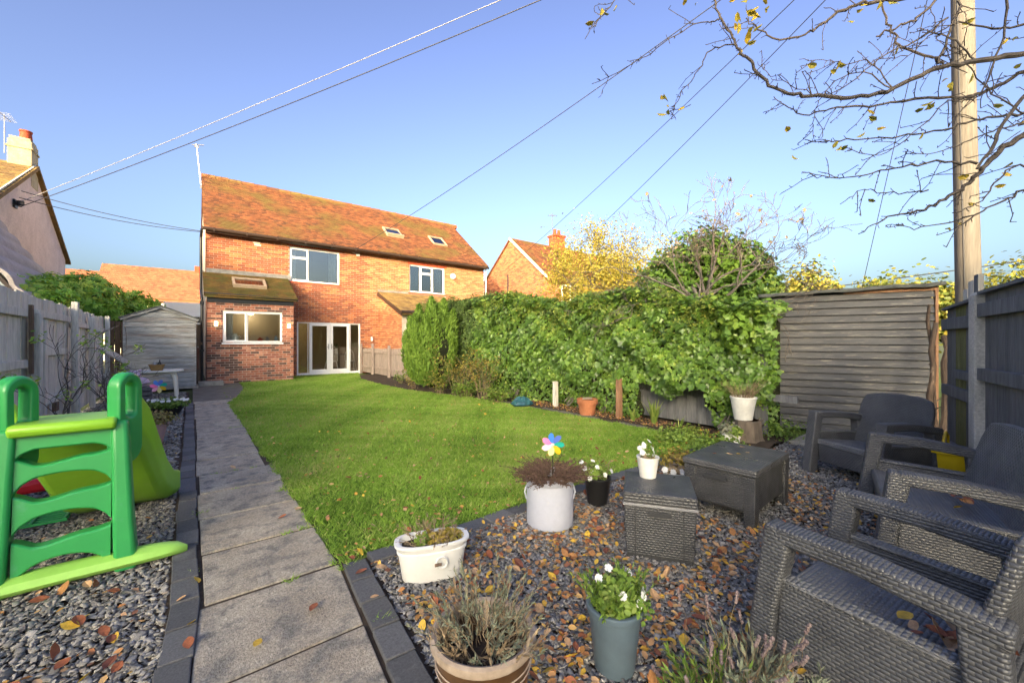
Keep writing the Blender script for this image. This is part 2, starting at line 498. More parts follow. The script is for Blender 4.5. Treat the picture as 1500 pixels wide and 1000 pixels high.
def brick_list(u0, u1, z0, z1, ops=(), top=None, left=None, right=None):
    """stretcher bond: (ua, ub, za, zb) of each brick of a wall, cut at openings"""
    out = []; row = 0; z = z0
    while z < z1 - .02:
        zb = min(z + .066, z1); zm = (z + zb) / 2
        a0 = u0 if left is None else left(zm); a1 = u1 if right is None else right(zm)
        iv = [(a0, a1)] if a1 > a0 else []
        for o in ops:
            if o[2] - .012 < zm < o[3] + .012:
                nv = []
                for a, c in iv:
                    if o[1] <= a or o[0] >= c: nv.append((a, c))
                    else:
                        if o[0] > a: nv.append((a, o[0]))
                        if o[1] < c: nv.append((o[1], c))
                iv = nv
        u = u0 - (.1125 if row % 2 else 0) - .45
        while u < u1:
            for a, c in iv:
                p, q = max(u, a), min(u + .215, c)
                if q - p > .035: out.append((p, q, z, zb))
            u += .225
        z += .0755; row += 1
    return out

def tiles(b, x0, x1, ya, za, yb, zb, tw=.165, gauge=.105, th=.016, lift=.018, rnds=(0, 1), skip=(), sag=.006):
    """courses of plain tiles on a slope from eave (ya, za) to ridge (yb, zb)"""
    L = math.hypot(yb - ya, zb - za); sy, sz = (yb - ya) / L, (zb - za) / L; ny, nz = -sz, sy
    if nz < 0: ny, nz = -ny, -nz
    n = int(L / gauge); row = 0
    for r in range(n):
        s0 = r * gauge; s1 = min(s0 + gauge * 1.25, L)
        x = x0 - (tw / 2 if r % 2 else 0)
        while x < x1:
            a = max(x + .003, x0); c = min(x + tw - .003, x1)
            x += tw
            if c - a < .02: continue
            cx = (a + c) / 2; cy = ya + sy * (s0 + .05)
            if any(k[0] < cx < k[1] and k[2] < cy < k[3] for k in skip): continue
            l0 = lift + th + random.uniform(0, sag); l1 = th * .6
            def P(s, h): return (ya + sy * s + ny * h, za + sz * s + nz * h)
            p0 = P(s0, 0); p1 = P(s1, 0); q1 = P(s1, l1); q0 = P(s0, l0)
            b.add([(a, *p0), (c, *p0), (c, *p1), (a, *p1), (a, *q0), (c, *q0), (c, *q1), (a, *q1)],
                  ((4, 5, 6, 7), (0, 1, 5, 4), (3, 0, 4, 7), (1, 2, 6, 5)), random.uniform(*rnds))

def window(parent, x0, x1, z0, z1, y, panes, name='window', glassm=None, fw=.055, dep=.07, fm=None):
    """frame with sashes and panes; panes: (u0, u1, w0, w1, sash) as fractions of the opening"""
    fm = fm or M_upvc
    b = MB()
    b.box(x0, x1, y, y + dep, z1 - fw, z1); b.box(x0, x1, y, y + dep, z0, z0 + fw)
    b.box(x0, x0 + fw, y, y + dep, z0 + fw, z1 - fw); b.box(x1 - fw, x1, y, y + dep, z0 + fw, z1 - fw)
    W, H = x1 - x0, z1 - z0
    f = b.build(name, fm, parent, bevel=.005)
    for (u0, u1, w0, w1, sash) in panes:
        a, c = x0 + u0 * W, x0 + u1 * W; p, q = z0 + w0 * H, z0 + w1 * H
        s = .05 if sash else .022; o = -.012 if sash else .012
        d = MB()
        d.box(a, c, y + o, y + dep - .004, q - s, q); d.box(a, c, y + o, y + dep - .004, p, p + s)
        d.box(a, a + s, y + o, y + dep - .004, p + s, q - s); d.box(c - s, c, y + o, y + dep - .004, p + s, q - s)
        d.build('sash' if sash else 'pane_bead', fm, f, bevel=.004)
        g = MB(); g.box(a + s - .004, c - s + .004, y + .03, y + .036, p + s - .004, q - s + .004)
        g.build('pane', glassm or M_glass, f)
    return f

def curtain(parent, x0, x1, y, z0, z1, m, name='curtain', n=28, amp=.018):
    vs = []; fs = []
    for i in range(n + 1):
        x = x0 + (x1 - x0) * i / n; yy = y + amp * math.sin(i * 1.9)
        vs += [(x, yy, z0), (x, yy, z1)]
    for i in range(n): fs.append((2 * i, 2 * i + 2, 2 * i + 3, 2 * i + 1))
    b = MB(); b.add(vs, fs); return b.build(name, m, parent, smooth=True, fix=False)

def room(parent, x0, x1, y0, y1, z0, z1, m, name='room', back=None):
    b = MB(); t = .05
    b.box(x0, x1, y1, y1 + t, z0, z1); b.box(x0 - t, x0, y0, y1, z0, z1); b.box(x1, x1 + t, y0, y1, z0, z1)
    b.box(x0 - t, x1 + t, y0, y1 + t, z1, z1 + t); b.box(x0 - t, x1 + t, y0, y1 + t, z0 - t, z0)
    return b.build(name, m, parent)

def rooflight(parent, xa, xb, ya, za, yb, zb, lift=.09, opened=0.0, glassm=None):
    b = MB(); L = math.hypot(yb - ya, zb - za); sy, sz = (yb - ya) / L, (zb - za) / L; ny, nz = -sz, sy
    def P(x, s, h): return (x, ya + sy * s + ny * h, za + sz * s + nz * h)
    w = .07
    def bar(xa_, xb_, s0, s1, h0, h1):
        b.hexa([P(xa_, s0, h0), P(xb_, s0, h0), P(xb_, s1, h0), P(xa_, s1, h0)], [P(xa_, s0, h1), P(xb_, s0, h1), P(xb_, s1, h1), P(xa_, s1, h1)])
    bar(xa, xb, 0, w, -.02, lift + opened); bar(xa, xb, L - w, L, -.02, lift); bar(xa, xa + w, w, L - w, -.02, lift); bar(xb - w, xb, w, L - w, -.02, lift)
    f = b.build('rooflight', M_aluf, parent, bevel=.006)
    g = MB(); g.hexa([P(xa + w, w, lift * .5 + opened * .7), P(xb - w, w, lift * .5 + opened * .7), P(xb - w, L - w, lift * .5), P(xa + w, L - w, lift * .5)],
                     [P(xa + w, w, lift * .6 + opened * .7), P(xb - w, w, lift * .6 + opened * .7), P(xb - w, L - w, lift * .6), P(xa + w, L - w, lift * .6)])
    g.build('pane', glassm or M_glass, f)
    i = MB(); i.hexa([P(xa + w, w, .0), P(xb - w, w, .0), P(xb - w, L - w, .0), P(xa + w, L - w, .0)], [P(xa + w, w, .02), P(xb - w, w, .02), P(xb - w, L - w, .02), P(xa + w, L - w, .02)])
    i.build('blind', M_blind if glassm else M_wall_dark, f)
    return f

# ------------------------------------------------------------------ the house at the end of the garden
HX0, HX1, HY = 0.36, 11.64, 17.0
house = thing('semi_detached_house', 'orange brick semi-detached house with clay tile roof and white french doors at the lawn end', 'house', (0, 0, 0))
W1 = (2.86, 4.64, 3.56, 4.86); W2 = (7.63, 9.39, 3.51, 4.75); DR = (3.11, 5.47, .03, 2.06)
b = MB(); wall_core(b, HX0 + .01, HX1 - .01, 0, 5.06, HY, HY + .28, [W1, W2, DR])
b.prism([(HY + .28, 0), (23.7, 0), (23.7, 5.06), (20.35, 7.72), (HY + .02, 5.06)], 0, HX0 + .01, HX0 + .25)
b.prism([(HY + .28, 0), (23.7, 0), (23.7, 5.06), (20.35, 7.72), (HY + .02, 5.06)], 0, HX1 - .25, HX1 - .01)
b.box(HX0 + .25, HX1 - .25, 23.4, 23.7, 0, 5.06)
wall = b.build('wall', M_mortar, house)
LT = (2.78, 4.74, 4.86, 5.06); SL = (2.8, 4.72, 3.49, 3.56); LT2 = (7.55, 9.47, 4.75, 4.90); SL2 = (7.55, 9.45, 3.44, 3.51)
b = MB()
for (p, q, z, zb) in brick_list(HX0, HX1, .004, 5.06, [W1, W2, DR, LT, SL, LT2, SL2, (HX0 - 1, 2.7, 0, 3.55)]):
    mid = (p + q) / 2
    yel = mid + random.uniform(-.35, .35) > 5.75
    r = random.random()
    rr = (.5 + .5 * r) if yel else .5 * r
    if not yel and random.random() < .35: rr = random.choice((.0, .42))
    d = .009 + random.uniform(-.003, .003)
    b.box(p, q, HY - d, HY + .01, z, zb, min(rr, .999))
b.build('brickwork', M_brick, wall, kind='stuff')
for L in (LT, LT2):
    x = L[0]; b = MB()
    while x < L[1] - .03:
        b.box(x, x + .066, HY - .014, HY + .05, L[2] + .004, L[3] - .004, random.random()); x += .0755
    b.build('lintel', M_redbrick, wall, kind='stuff')
for S in (SL, SL2):
    b = MB(); b.box(S[0], S[1], HY - .05, HY + .1, S[2] + .002, S[3] - .002, .6)
    b.build('sill', M_redbrick, wall, bevel=.006)
b = MB(); b.box(6.85, 7.05, HY - .004, HY + .02, 4.62, 4.72); b.build('air_brick', M_redbrick, wall)
for (x, z, w, h) in ((1.75, 4.72, .2, .06), (1.72, 4.80, .2, .05)):
    b = MB(); b.box(x, x + w, HY - .013, HY + .02, z, z + h); b.build('air_brick', M_cream, wall)
# roof
rp_ = [(16.72, 5.06), (20.35, 7.92), (23.98, 5.06), (23.98, 4.98), (20.35, 7.82), (16.72, 4.98)]
b = MB(); b.prism(rp_, 0, HX0 - .04, HX1 + .06); roof = b.build('roof', M_tile, house)
RL1 = (7.0, 7.78, 18.0, 18.68); RL2 = (9.3, 10.08, 17.95, 18.6)
b = MB(); tiles(b, HX0 - .06, HX1 + .08, 16.70, 5.065, 20.32, 7.915, skip=[RL1, RL2]); b.build('roof_tiles', M_tile, roof, kind='stuff')
b = MB(); x = HX0 - .06
while x < HX1:
    b.tube([(x, 20.35, 7.90), (x + .44, 20.35, 7.905 + random.uniform(-.01, .02))], [.12, .125], 8, random.random()); x += .45
b.build('ridge_tiles', M_tile, roof, smooth=True, kind='stuff')
sl = (7.92 - 5.06) / (20.35 - 16.72)
def zr(y): return 5.075 + (y - 16.72) * sl
rooflight(house, RL1[0], RL1[1], RL1[2], zr(RL1[2]), RL1[3], zr(RL1[3]), opened=.10)
rooflight(house, RL2[0], RL2[1], RL2[2], zr(RL2[2]), RL2[3], zr(RL2[3]))
b = MB(); b.tube([(HX0 - .08, 16.66, 5.02), (HX1 + .08, 16.66, 4.98)], .055, 8)
g_ = b.build('gutter', M_gutter, house, smooth=True)
b = MB(); b.box(HX0, HX1, 16.72, 16.99, 4.93, 4.985); b.build('soffit', M_gutter, house)
for k in range(13):
    b = MB(); b.box(HX0 + .2 + k * .92, HX0 + .25 + k * .92, 16.60, 16.72, 4.95, 5.06); b.build('gutter_bracket', M_gutter, g_)
b = MB(); b.tube([(.26, 16.66, 4.98), (.24, 16.9, 4.75), (.24, 16.92, 3.0), (.24, 15.22, 2.6), (.24, 15.2, .05)], .038, 8)
b.box(.19, .29, 15.16, 15.26, 2.4, 2.5); b.box(.19, .29, 15.16, 15.26, 1.0, 1.06)
b.build('downpipe', M_black, house, smooth=True)
b = MB(); b.tube([(11.70, 16.9, 4.95), (11.70, 16.95, .1)], .036, 8); b.build('downpipe', M_upvc, house, smooth=True)
# windows and doors
wf = window(house, *W1[:2], *W1[2:], HY + .045, [(.02, .365, .69, .97, True), (.02, .365, .03, .70, True), (.365, .985, .03, .97, False)])
curtain(wf, 4.28, 4.58, HY + .22, 3.6, 4.82, M_curtain); curtain(wf, 2.93, 3.12, HY + .22, 3.6, 4.82, M_curtain)
wf = window(house, *W2[:2], *W2[2:], HY + .045, [(.015, .30, .03, .97, False), (.31, .655, .03, .72, True), (.31, .655, .72, .97, True), (.665, .985, .03, .97, False)])
curtain(wf, 7.7, 8.12, HY + .2, 3.55, 4.7, M_curtain_b); curtain(wf, 8.95, 9.33, HY + .2, 3.55, 4.7, M_curtain)
df = window(house, *DR[:2], *DR[2:], HY + .03, [(.015, .17, .02, .975, False), (.83, .985, .02, .975, False)], name='french_doors', glassm=M_glass_d, fw=.06)
for s, (u0, u1) in enumerate(((.18, .5), (.5, .82))):
    W = DR[1] - DR[0]; a, c = DR[0] + u0 * W + .008, DR[0] + u1 * W - .004; p, q = DR[2] + .05, DR[3] - .05; w = .105
    d = MB(); y = HY + .005
    d.box(a, c, y, y + .07, q - w, q); d.box(a, c, y, y + .07, p, p + w * 1.25); d.box(a, a + w, y, y + .07, p + w * 1.25, q - w); d.box(c - w, c, y, y + .07, p + w * 1.25, q - w)
    dd = d.build('door_leaf', M_upvc, df, bevel=.006)
    g = MB(); g.box(a + w - .004, c - w + .004, y + .03, y + .036, p + w * 1.2, q - w + .004); g.build('pane', M_glass_d, df)
    hx = c - .05 if s == 0 else a + .05; sg = -1 if s == 0 else 1
    h = MB(); h.box(hx - .014, hx + .014, y - .012, y + .002, 1.0, 1.2); h.beam((hx, y - .035, 1.08), (hx + sg * .11, y - .035, 1.08), .018, .018); h.beam((hx, y - .04, 1.08), (hx, y, 1.08), .016, .016)
    h.build('door_handle', M_metal, df)
    hh = a + .015 if s == 0 else c - .015
    for zz in (.35, 1.05, 1.75):
        hg = MB(); hg.box(hh - .012, hh + .012, y - .016, y + .0, zz, zz + .1); hg.build('hinge', M_upvc, df)
b = MB(); b.box(DR[0] - .04, DR[1] + .04, HY - .09, HY + .1, -.02, .028); b.build('door_sill', M_upvc, house, bevel=.006)
# rooms behind the glass
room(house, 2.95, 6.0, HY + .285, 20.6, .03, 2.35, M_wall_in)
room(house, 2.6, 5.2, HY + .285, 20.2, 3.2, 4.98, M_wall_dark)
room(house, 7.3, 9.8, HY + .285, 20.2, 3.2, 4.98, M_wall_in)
# rear extension, bricks one by one
EY = 15.3; EW = (.75, 2.36, 1.26, 2.25)
b = MB(); wall_core(b, .37, 2.69, 0, 2.66, EY, EY + .22, [EW]); b.box(.37, .57, EY + .22, HY, 0, 2.66); b.box(2.49, 2.69, EY + .22, HY, 0, 2.66)
b.prism([(EY + .1, 2.66), (HY, 2.66), (HY, 3.5)], 0, .37, .57); b.prism([(EY + .1, 2.66), (HY, 2.66), (HY, 3.5)], 0, 2.49, 2.69)
ext = b.build('extension_wall', M_mortar, house)
base = []
for k in range(8):
    q = MB(); q.box(-.5, .5, -.006, .012, -.5, .5, (k + .5) / 8); base.append(q)
meshes = []
for q in base:
    o = q.build('brick', M_brick2); meshes.append(o.data); bpy.data.objects.remove(o)
pal = [1, 2, 3, 4, 7, 4, 1, 3, 2, 6, 0, 5, 0, 5, 0]
for (p, q, z, zb) in brick_list(.36, 2.70, .004, 2.60, [EW]):
    o = bpy.data.objects.new('brick', meshes[random.choice(pal)]); COL.objects.link(o); o.parent = ext
    o.location = ((p + q) / 2, EY + random.uniform(-.002, .002), (z + zb) / 2); o.scale = (q - p, 1, zb - z)
b = MB()
for (p, q, z, zb) in brick_list(EY + .02, HY, .004, 2.66): b.box(.362, .375, p, q, z, zb, random.random())
b.build('brickwork', M_brick2, ext, kind='stuff')
b = MB(); b.box(.36, 2.7, EY - .03, EY - .005, 2.5, 2.70); b.build('fascia', M_black, ext)
b = MB(); b.tube([(.28, EY - .09, 2.73), (2.8, EY - .09, 2.70)], .055, 8); b.build('gutter', M_black, ext, smooth=True)
b = MB(); b.prism([(EY - .12, 2.70), (HY - .02, 3.62), (HY - .02, 3.55), (EY - .12, 2.64)], 0, .30, 2.78); eroof = b.build('extension_roof', M_moss, house)
def ze(y): return 2.71 + (y - (EY - .12)) * (.92 / 1.80)
b = MB(); tiles(b, .28, 2.80, EY - .14, 2.70, HY - .02, 3.625, skip=[(1.05, 2.0, 15.85, 16.5)], sag=.012); b.build('roof_tiles', M_moss, eroof, kind='stuff')
rooflight(house, 1.05, 2.0, 15.88, ze(15.88), 16.5, ze(16.5), lift=.1, glassm=glass('blind_glass', (.9, .85, .8), .10))
b = MB(); b.box(.38, 2.9, HY - .03, HY - .012, 3.56, 3.76); b.build('flashing', M_lead, house)
wf = window(house, *EW[:2], *EW[2:], EY + .02, [(.02, .385, .03, .97, True), (.395, .985, .03, .97, False)], glassm=M_glass_d)
b = MB(); b.box(EW[0] - .03, EW[1] + .03, EY - .06, EY + .06, EW[2] - .05, EW[2]); b.build('sill', M_upvc, wf, bevel=.006)
room(house, .58, 2.48, EY + .225, HY - .1, .1, 2.5, M_wall_in)
curtain(wf, .85, 1.02, EY + .18, 1.3, 2.2, M_curtain)
# neighbour's lean-to on the right half
LX = 6.30
b = MB(); b.prism([(14.75, 0), (HY, 0), (HY, 3.30), (14.75, 2.42)], 0, LX + .01, LX + .22); b.box(LX + .22, 9.2, 14.75, 14.97, 0, 2.42)
lw = b.build('lean_to_wall', M_mortar, house)
b = MB()
for (p, q, z, zb) in brick_list(14.75, HY - .01, .004, 3.30):
    if zb < 2.42 + (p - 14.75) * .391: b.box(LX - .0, LX + .012, p, q, z, zb, .5 + .5 * random.random() * .999)
b.build('brickwork', M_brick, lw, kind='stuff')
b = MB(); b.prism([(14.45, 2.42), (HY - .02, 3.40), (HY - .02, 3.30), (14.45, 2.32)], 0, LX - .12, 9.3); lr = b.build('lean_to_roof', M_ctile, house)
b = MB(); tiles(b, LX - .12, 9.3, 14.43, 2.425, HY - .02, 3.405, tw=.3, gauge=.3, th=.02); b.build('roof_tiles', M_ctile, lr, kind='stuff')
b = MB(); b.beam((LX - .13, 14.43, 2.34), (LX - .13, HY - .02, 3.32), .025, .16); b.build('verge_board', M_gutter, lr)
b = MB(); b.tube([(LX - .15, 14.4, 2.42), (9.3, 14.4, 2.42)], .055, 8); b.build('gutter', M_gutter, lr, smooth=True)
b = MB(); b.box(LX - .1, 9.2, HY - .03, HY - .012, 3.38, 3.50); b.build('flashing', M_lead, house)
# alarm box, wall lamps, small boxes
al = thing('alarm_box', 'white round alarm box high on the brick wall beside a window', 'alarm', (9.83, HY - .012, 4.42))
b = MB(); b.lathe([(0, 0), (.145, 0), (.15, .02), (.14, .07), (.10, .09), (0, .092)], 8)
for i, v in enumerate(b.v): b.v[i] = (v[0], -v[2], v[1])
b.build('cover', M_upvc, al, bevel=.008)
def wall_lamp(x, y, z, lab):
    t = thing('wall_lamp', lab, 'wall lamp', (x, y, z), 0, 'lit lamps on the extension wall')
    b = MB(); b.box(-.03, .03, -.02, 0, -.06, .06); b.beam((0, -.02, -.02), (0, -.09, -.02), .02, .02); b.build('bracket', M_metal, t)
    b = MB(); b.lathe([(.0, -.03), (.042, -.03), (.045, .09), (.03, .11), (0, .11)], 12, (0, -.09, 0)); b.build('lamp_shade', M_lampw, t, smooth=True)
    ld = bpy.data.lights.new('lamp_light', 'POINT'); ld.energy = 1.6; ld.color = (1, .62, .28); ld.shadow_soft_size = .06
    lo = bpy.data.objects.new('lamp_light', ld); COL.objects.link(lo); lo.parent = t; lo.location = (0, -.2, .03)
wall_lamp(.58, EY - .01, 1.80, 'small lit wall lamp left of the extension window')
wall_lamp(2.55, EY - .01, 1.78, 'small lit wall lamp right of the extension window')
t = thing('cable_box', 'small white wall bracket where the cable meets the brick under the eaves', 'bracket', (5.36, HY - .01, 4.86))
b = MB(); b.box(-.07, .07, -.05, 0, -.05, .06); b.beam((-.05, -.03, .03), (-.32, -.03, .1), .03, .03); b.build('box', M_upvc, t, bevel=.008)
t = thing('outdoor_light', 'small white unlit outdoor light right of the french doors', 'wall light', (5.93, HY - .01, 1.42))
b = MB(); b.box(-.03, .03, -.03, 0, -.08, .08); b.lathe([(.035, -.1), (.04, .02), (0, .05)], 10, (0, -.07, 0)); b.build('body', M_upvc, t)
# things seen through the glass
t = thing('ceiling_lamp', 'glowing ceiling lamp seen through the left french door', 'ceiling lamp', (4.0, 18.6, 2.30))
b = MB(); b.lathe([(0, -.1), (.1, -.09), (.16, -.03), (.17, 0), (.17, .04), (0, .04)], 16); b.build('lamp_shade', M_lampw, t, smooth=True)
ld = bpy.data.lights.new('lamp_light', 'POINT'); ld.energy = 8; ld.color = (1, .66, .33); ld.shadow_soft_size = .15
lo = bpy.data.objects.new('lamp_light', ld); COL.objects.link(lo); lo.parent = t; lo.location = (0, 0, -.25)
t = thing('kitchen_lamp', 'spherical kitchen pendant lamp behind the extension window', 'ceiling lamp', (1.6, 16.5, 2.3))
b = MB(); b.lathe([(0, -.1), (.08, -.07), (.1, 0), (.07, .08), (0, .1)], 12); b.tube([(0, 0, .1), (0, 0, .2)], .008, 5); b.build('lamp_shade', M_lampw, t, smooth=True)
ld = bpy.data.lights.new('lamp_light', 'POINT'); ld.energy = 7; ld.color = (1, .74, .45); ld.shadow_soft_size = .12
lo = bpy.data.objects.new('lamp_light', ld); COL.objects.link(lo); lo.parent = t; lo.location = (0, 0, -.2)
t = thing('kitchen_unit', 'tall cream kitchen cupboard with dark oven seen through the left door pane', 'cupboard', (3.6, 20.2, .03))
b = MB(); b.box(-.6, .0, -.3, .3, 0, 2.2); b.box(.02, .6, -.3, .3, 0, 2.2); b.build('carcass', M_wood_in, t, bevel=.01)
b = MB(); b.box(-.55, -.05, -.33, -.302, .9, 1.45); b.build('oven', M_black, t, bevel=.008)
b = MB(); b.box(-.05, -.03, -.34, -.302, .4, .7); b.box(.08, .10, -.34, -.302, .9, 1.3); b.build('handle', M_metal, t)
t = thing('dining_table', 'small dark dining table inside the right french door', 'table', (4.95, 18.3, .03))
b = MB(); b.lathe([(0, .70), (.48, .70), (.5, .72), (.5, .74), (0, .74)], 24); b.lathe([(.22, 0), (.06, .05), (.05, .7)], 12); b.build('table_top', M_wall_dark, t, smooth=True)
def dchair(x, y, rz, lab):
    t = thing('dining_chair', lab, 'chair', (x, y, .03), rz, 'white chairs inside the house')
    b = MB(); b.lathe([(0, .43), (.2, .43), (.21, .45), (.2, .46), (0, .46)], 16); b.build('seat', M_upvc, t, smooth=True)
    for a, c in ((-1, -1), (1, -1), (1, 1), (-1, 1)):
        b = MB(); b.tube([(a * .14, c * .14, .43), (a * .2, c * .2, 0)], .016, 6); b.build('leg', M_upvc, t)
    b = MB(); pts = [(-.18, .16, .45), (-.17, .2, .75), (-.1, .22, .9), (0, .225, .93), (.1, .22, .9), (.17, .2, .75), (.18, .16, .45)]; b.tube(pts, .014, 6)
    for k in range(5): b.tube([(-.1 + k * .05, .17, .45), (-.1 + k * .05, .22, .89)], .007, 5)
    b.build('backrest', M_upvc, t)
dchair(4.55, 17.85, R(200), 'white spindle-back chair behind the right door leaf')
dchair(5.3, 17.75, R(150), 'white spindle-back chair behind the right side pane of the doors')
t = thing('vase', 'white vase of cut flowers on the dining table indoors', 'vase', (4.85, 18.2, .77))
b = MB(); b.lathe([(.05, 0), (.06, .1), (.04, .2), (.05, .24)], 12); b.build('vessel', M_upvc, t, smooth=True)
M_inplant = plain('indoor_leaves', (.06, .11, .04))
b = MB()
for k in range(22):
    a = random.uniform(0, 6.28); r = random.uniform(.04, .15); h = random.uniform(.3, .5)
    b.tube([(0, 0, .2), (r * math.cos(a) * .6, r * math.sin(a) * .6, h * .8), (r * math.cos(a), r * math.sin(a), h)], [.003, .012, .002], 4)
b.build('stems', M_inplant, t)
def silljar(x, h, r, m, lab, nm, cat):
    t = thing(nm, lab, cat, (x, EY + .15, 1.315))
    b = MB(); b.lathe([(r * .9, 0), (r, h * .2), (r * .95, h * .6), (r * .5, h * .8), (r * .55, h)], 12); b.build('body', m, t, smooth=True)
    b = MB(); b.tube([(r * .9, 0, h * .25), (r * 1.5, 0, h * .5), (r * .8, 0, h * .75)], .008, 5); b.build('handle', m, t)
silljar(1.08, .24, .1, M_upvc, 'white jug on the sill behind the small extension pane', 'jug', 'jug')
silljar(1.75, .12, .07, M_redbrick, 'red pot on the sill behind the large extension pane', 'mug', 'mug')
silljar(1.95, .15, .05, M_metal, 'grey tumbler on the sill behind the large extension pane', 'tumbler', 'cup')
silljar(2.2, .18, .05, M_curtain_b, 'blue bottle on the sill at the right end of the extension window', 'bottle', 'bottle')
b = MB(); b.box(.6, 2.47, EY + .07, EY + .3, 1.27, 1.31); b.build('inner_sill', M_upvc, house)

# aerial on the left verge
t = thing('roof_aerial', 'thin white aerial mast at the left verge of the brick house', 'aerial', (.30, 20.0, 7.3))
b = MB(); b.tube([(0, 0, 0), (-.15, 0, 1.7)], .022, 6); b.build('mast', M_metal, t)
b = MB(); b.beam((-.3, 0, 1.62), (.08, 0, 1.72), .03, .03); b.tube([(-.15, -.1, 1.66), (-.15, .1, 1.66)], .012, 5); b.box(-.22, -.08, -.02, .02, 1.55, 1.64); b.build('dipole', M_metal, t)
b = MB(); b.box(-.04, .1, -.03, .03, .0, .12); b.build('bracket', M_metal, t)
# ------------------------------------------------------------------ other buildings
M_wood_g = mat('weathered_grey_wood', [(.52, .485, .42), (.68, .64, .57)], scale=2.2, stretch=(6, 6, .5), rough=.92, bump=.4, bscale=12, vary=.35, vscale=14, patch=(.38, .35, .29), pscale=3, plo=.55, phi=.7)
M_wood_gh = mat('weathered_shed_wood', [(.19, .20, .21), (.32, .325, .33)], scale=2.0, stretch=(.6, 6, 7), rough=.9, bump=.4, bscale=10, vary=.4, vscale=8, patch=(.15, .10, .075), pscale=1.2, plo=.5, phi=.72)
M_wood_d = mat('dark_stained_wood', [(.095, .097, .106), (.16, .163, .174)], scale=2.4, stretch=(6, 6, .6), rough=.75, bump=.4, bscale=12, vary=.35, vscale=12, patch=(.10, .10, .10), pscale=2.5, plo=.62, phi=.76)
M_wood_b = mat('brown_old_wood', [(.10, .065, .045), (.19, .13, .09)], scale=2.4, stretch=(6, 6, .7), rough=.9, bump=.5, bscale=12, vary=.35, vscale=12)
M_wood_algae = mat('algae_board', [(.10, .11, .035), (.20, .19, .08)], scale=3, stretch=(5, 5, .8), rough=.9, bump=.4, bscale=14, vary=.3)
M_peel = mat('peeling_black_board', [(.055, .056, .062), (.095, .095, .10)], scale=2, stretch=(1, 8, 8), coord='obj', rough=.8, bump=.12, bscale=14, vary=.22, vscale=10,
             patch=(.24, .22, .19), pscale=2.6, plo=.58, phi=.62, pstretch=(1.7, 6, 34))
M_felt = mat('roof_felt', [(.05, .055, .055), (.10, .105, .10)], scale=6, rough=.95, bump=.5, bscale=90)
M_rust = mat('bare_timber_edge', [(.20, .10, .055), (.30, .17, .10)], scale=3, stretch=(5, 5, 1), rough=.9)

def gable_house(name, label, x0, x1, y0, y1, ze_, zr_, wallm, roofm, bricks=None, tw=.165, gauge=.105, parts=True, gable_right=False, side=True):
    t = thing(name, label, 'house')
    ym = (y0 + y1) / 2
    b = MB(); b.prism([(y0, -.1), (y1, -.1), (y1, ze_), (ym, zr_ - .12), (y0, ze_)], 0, x0, x1)
    w = b.build('wall', M_mortar if bricks else wallm, t)
    if bricks:
        b = MB(); s = (zr_ - .12 - ze_) / (ym - y0)
        for (p, q, z, zb) in brick_list(y0, y1, .0, zr_ - .15, left=lambda z: y0 if z < ze_ else y0 + (z - ze_) / s, right=lambda z: y1 if z < ze_ else y1 - (z - ze_) / s):
            b.box(x0 - .01, x0 + .01, p, q, z, zb, random.choice((.0, .1, .2, .3, .42, .5, .72)))
        for (p, q, z, zb) in brick_list(x0, min(x1, x0 + 8), 2.0, ze_): b.box(p, q, y0 - .01, y0 + .01, z, zb, random.random() * .999)
        b.build('brickwork', bricks, w, kind='stuff')
    e = .25; so = (zr_ - ze_) / (ym - y0)
    b = MB(); b.prism([(y0 - e, ze_ - e * so), (ym, zr_), (y1 + e, ze_ - e * so), (y1 + e, ze_ - e * so - .1), (ym, zr_ - .12), (y0 - e, ze_ - e * so - .1)], 0, x0 - .12, x1 + .12)
    r = b.build('roof', roofm, t)
    b = MB(); tiles(b, x0 - .13, x1 + .13, y0 - e - .02, ze_ - e * so + .002, ym, zr_, tw=tw, gauge=gauge)
    b.build('roof_tiles', roofm, r, kind='stuff')
    return t, w, r

# the next pair along to the right: brick gable, chimney
fh, fw, fr = gable_house('brick_house', 'far brick house with gable end and chimney right of the garden house', 16.04, 27.3, 17.0, 23.7, 5.05, 7.92, M_brick, M_tile, bricks=M_brick)
b = MB(); b.box(19.7, 20.6, 20.0, 20.7, 7.5, 8.75); b.box(19.62, 20.68, 19.92, 20.78, 8.6, 8.7); b.build('chimney', M_redbrick, fr)
for k in (0, 1):
    b = MB(); b.lathe([(.11, 8.75), (.13, 8.8), (.11, 9.1), (.13, 9.14), (.1, 9.15)], 10, (19.95 + k * .4, 20.35, 0)); b.build('chimney_pot', M_redbrick, fr, smooth=True)
b = MB(); b.tube([(19.66, 20.3, 8.4), (19.66, 20.3, 10.2)], .02, 5); b.beam((19.3, 20.3, 10.0), (20.1, 20.3, 10.1), .03, .03)
for k in range(5): b.beam((19.4 + k * .15, 20.1, 10.02 + k * .02), (19.4 + k * .15, 20.5, 10.02 + k * .02), .012, .012)
b.build('aerial', M_metal, fr)
b = MB(); b.tube([(15.99, 20.6, 5.6), (15.99, 20.6, .2)], .05, 6); b.build('waste_pipe', M_black, fh)
b = MB(); b.beam((15.9, 16.7, 4.87), (15.9, 20.35, 7.88), .05, .14); b.build('verge', M_cream, fr)
window(fh, 17.2, 18.8, 3.5, 4.7, 16.96, [(.02, .49, .03, .97, True), (.51, .98, .03, .97, False)])
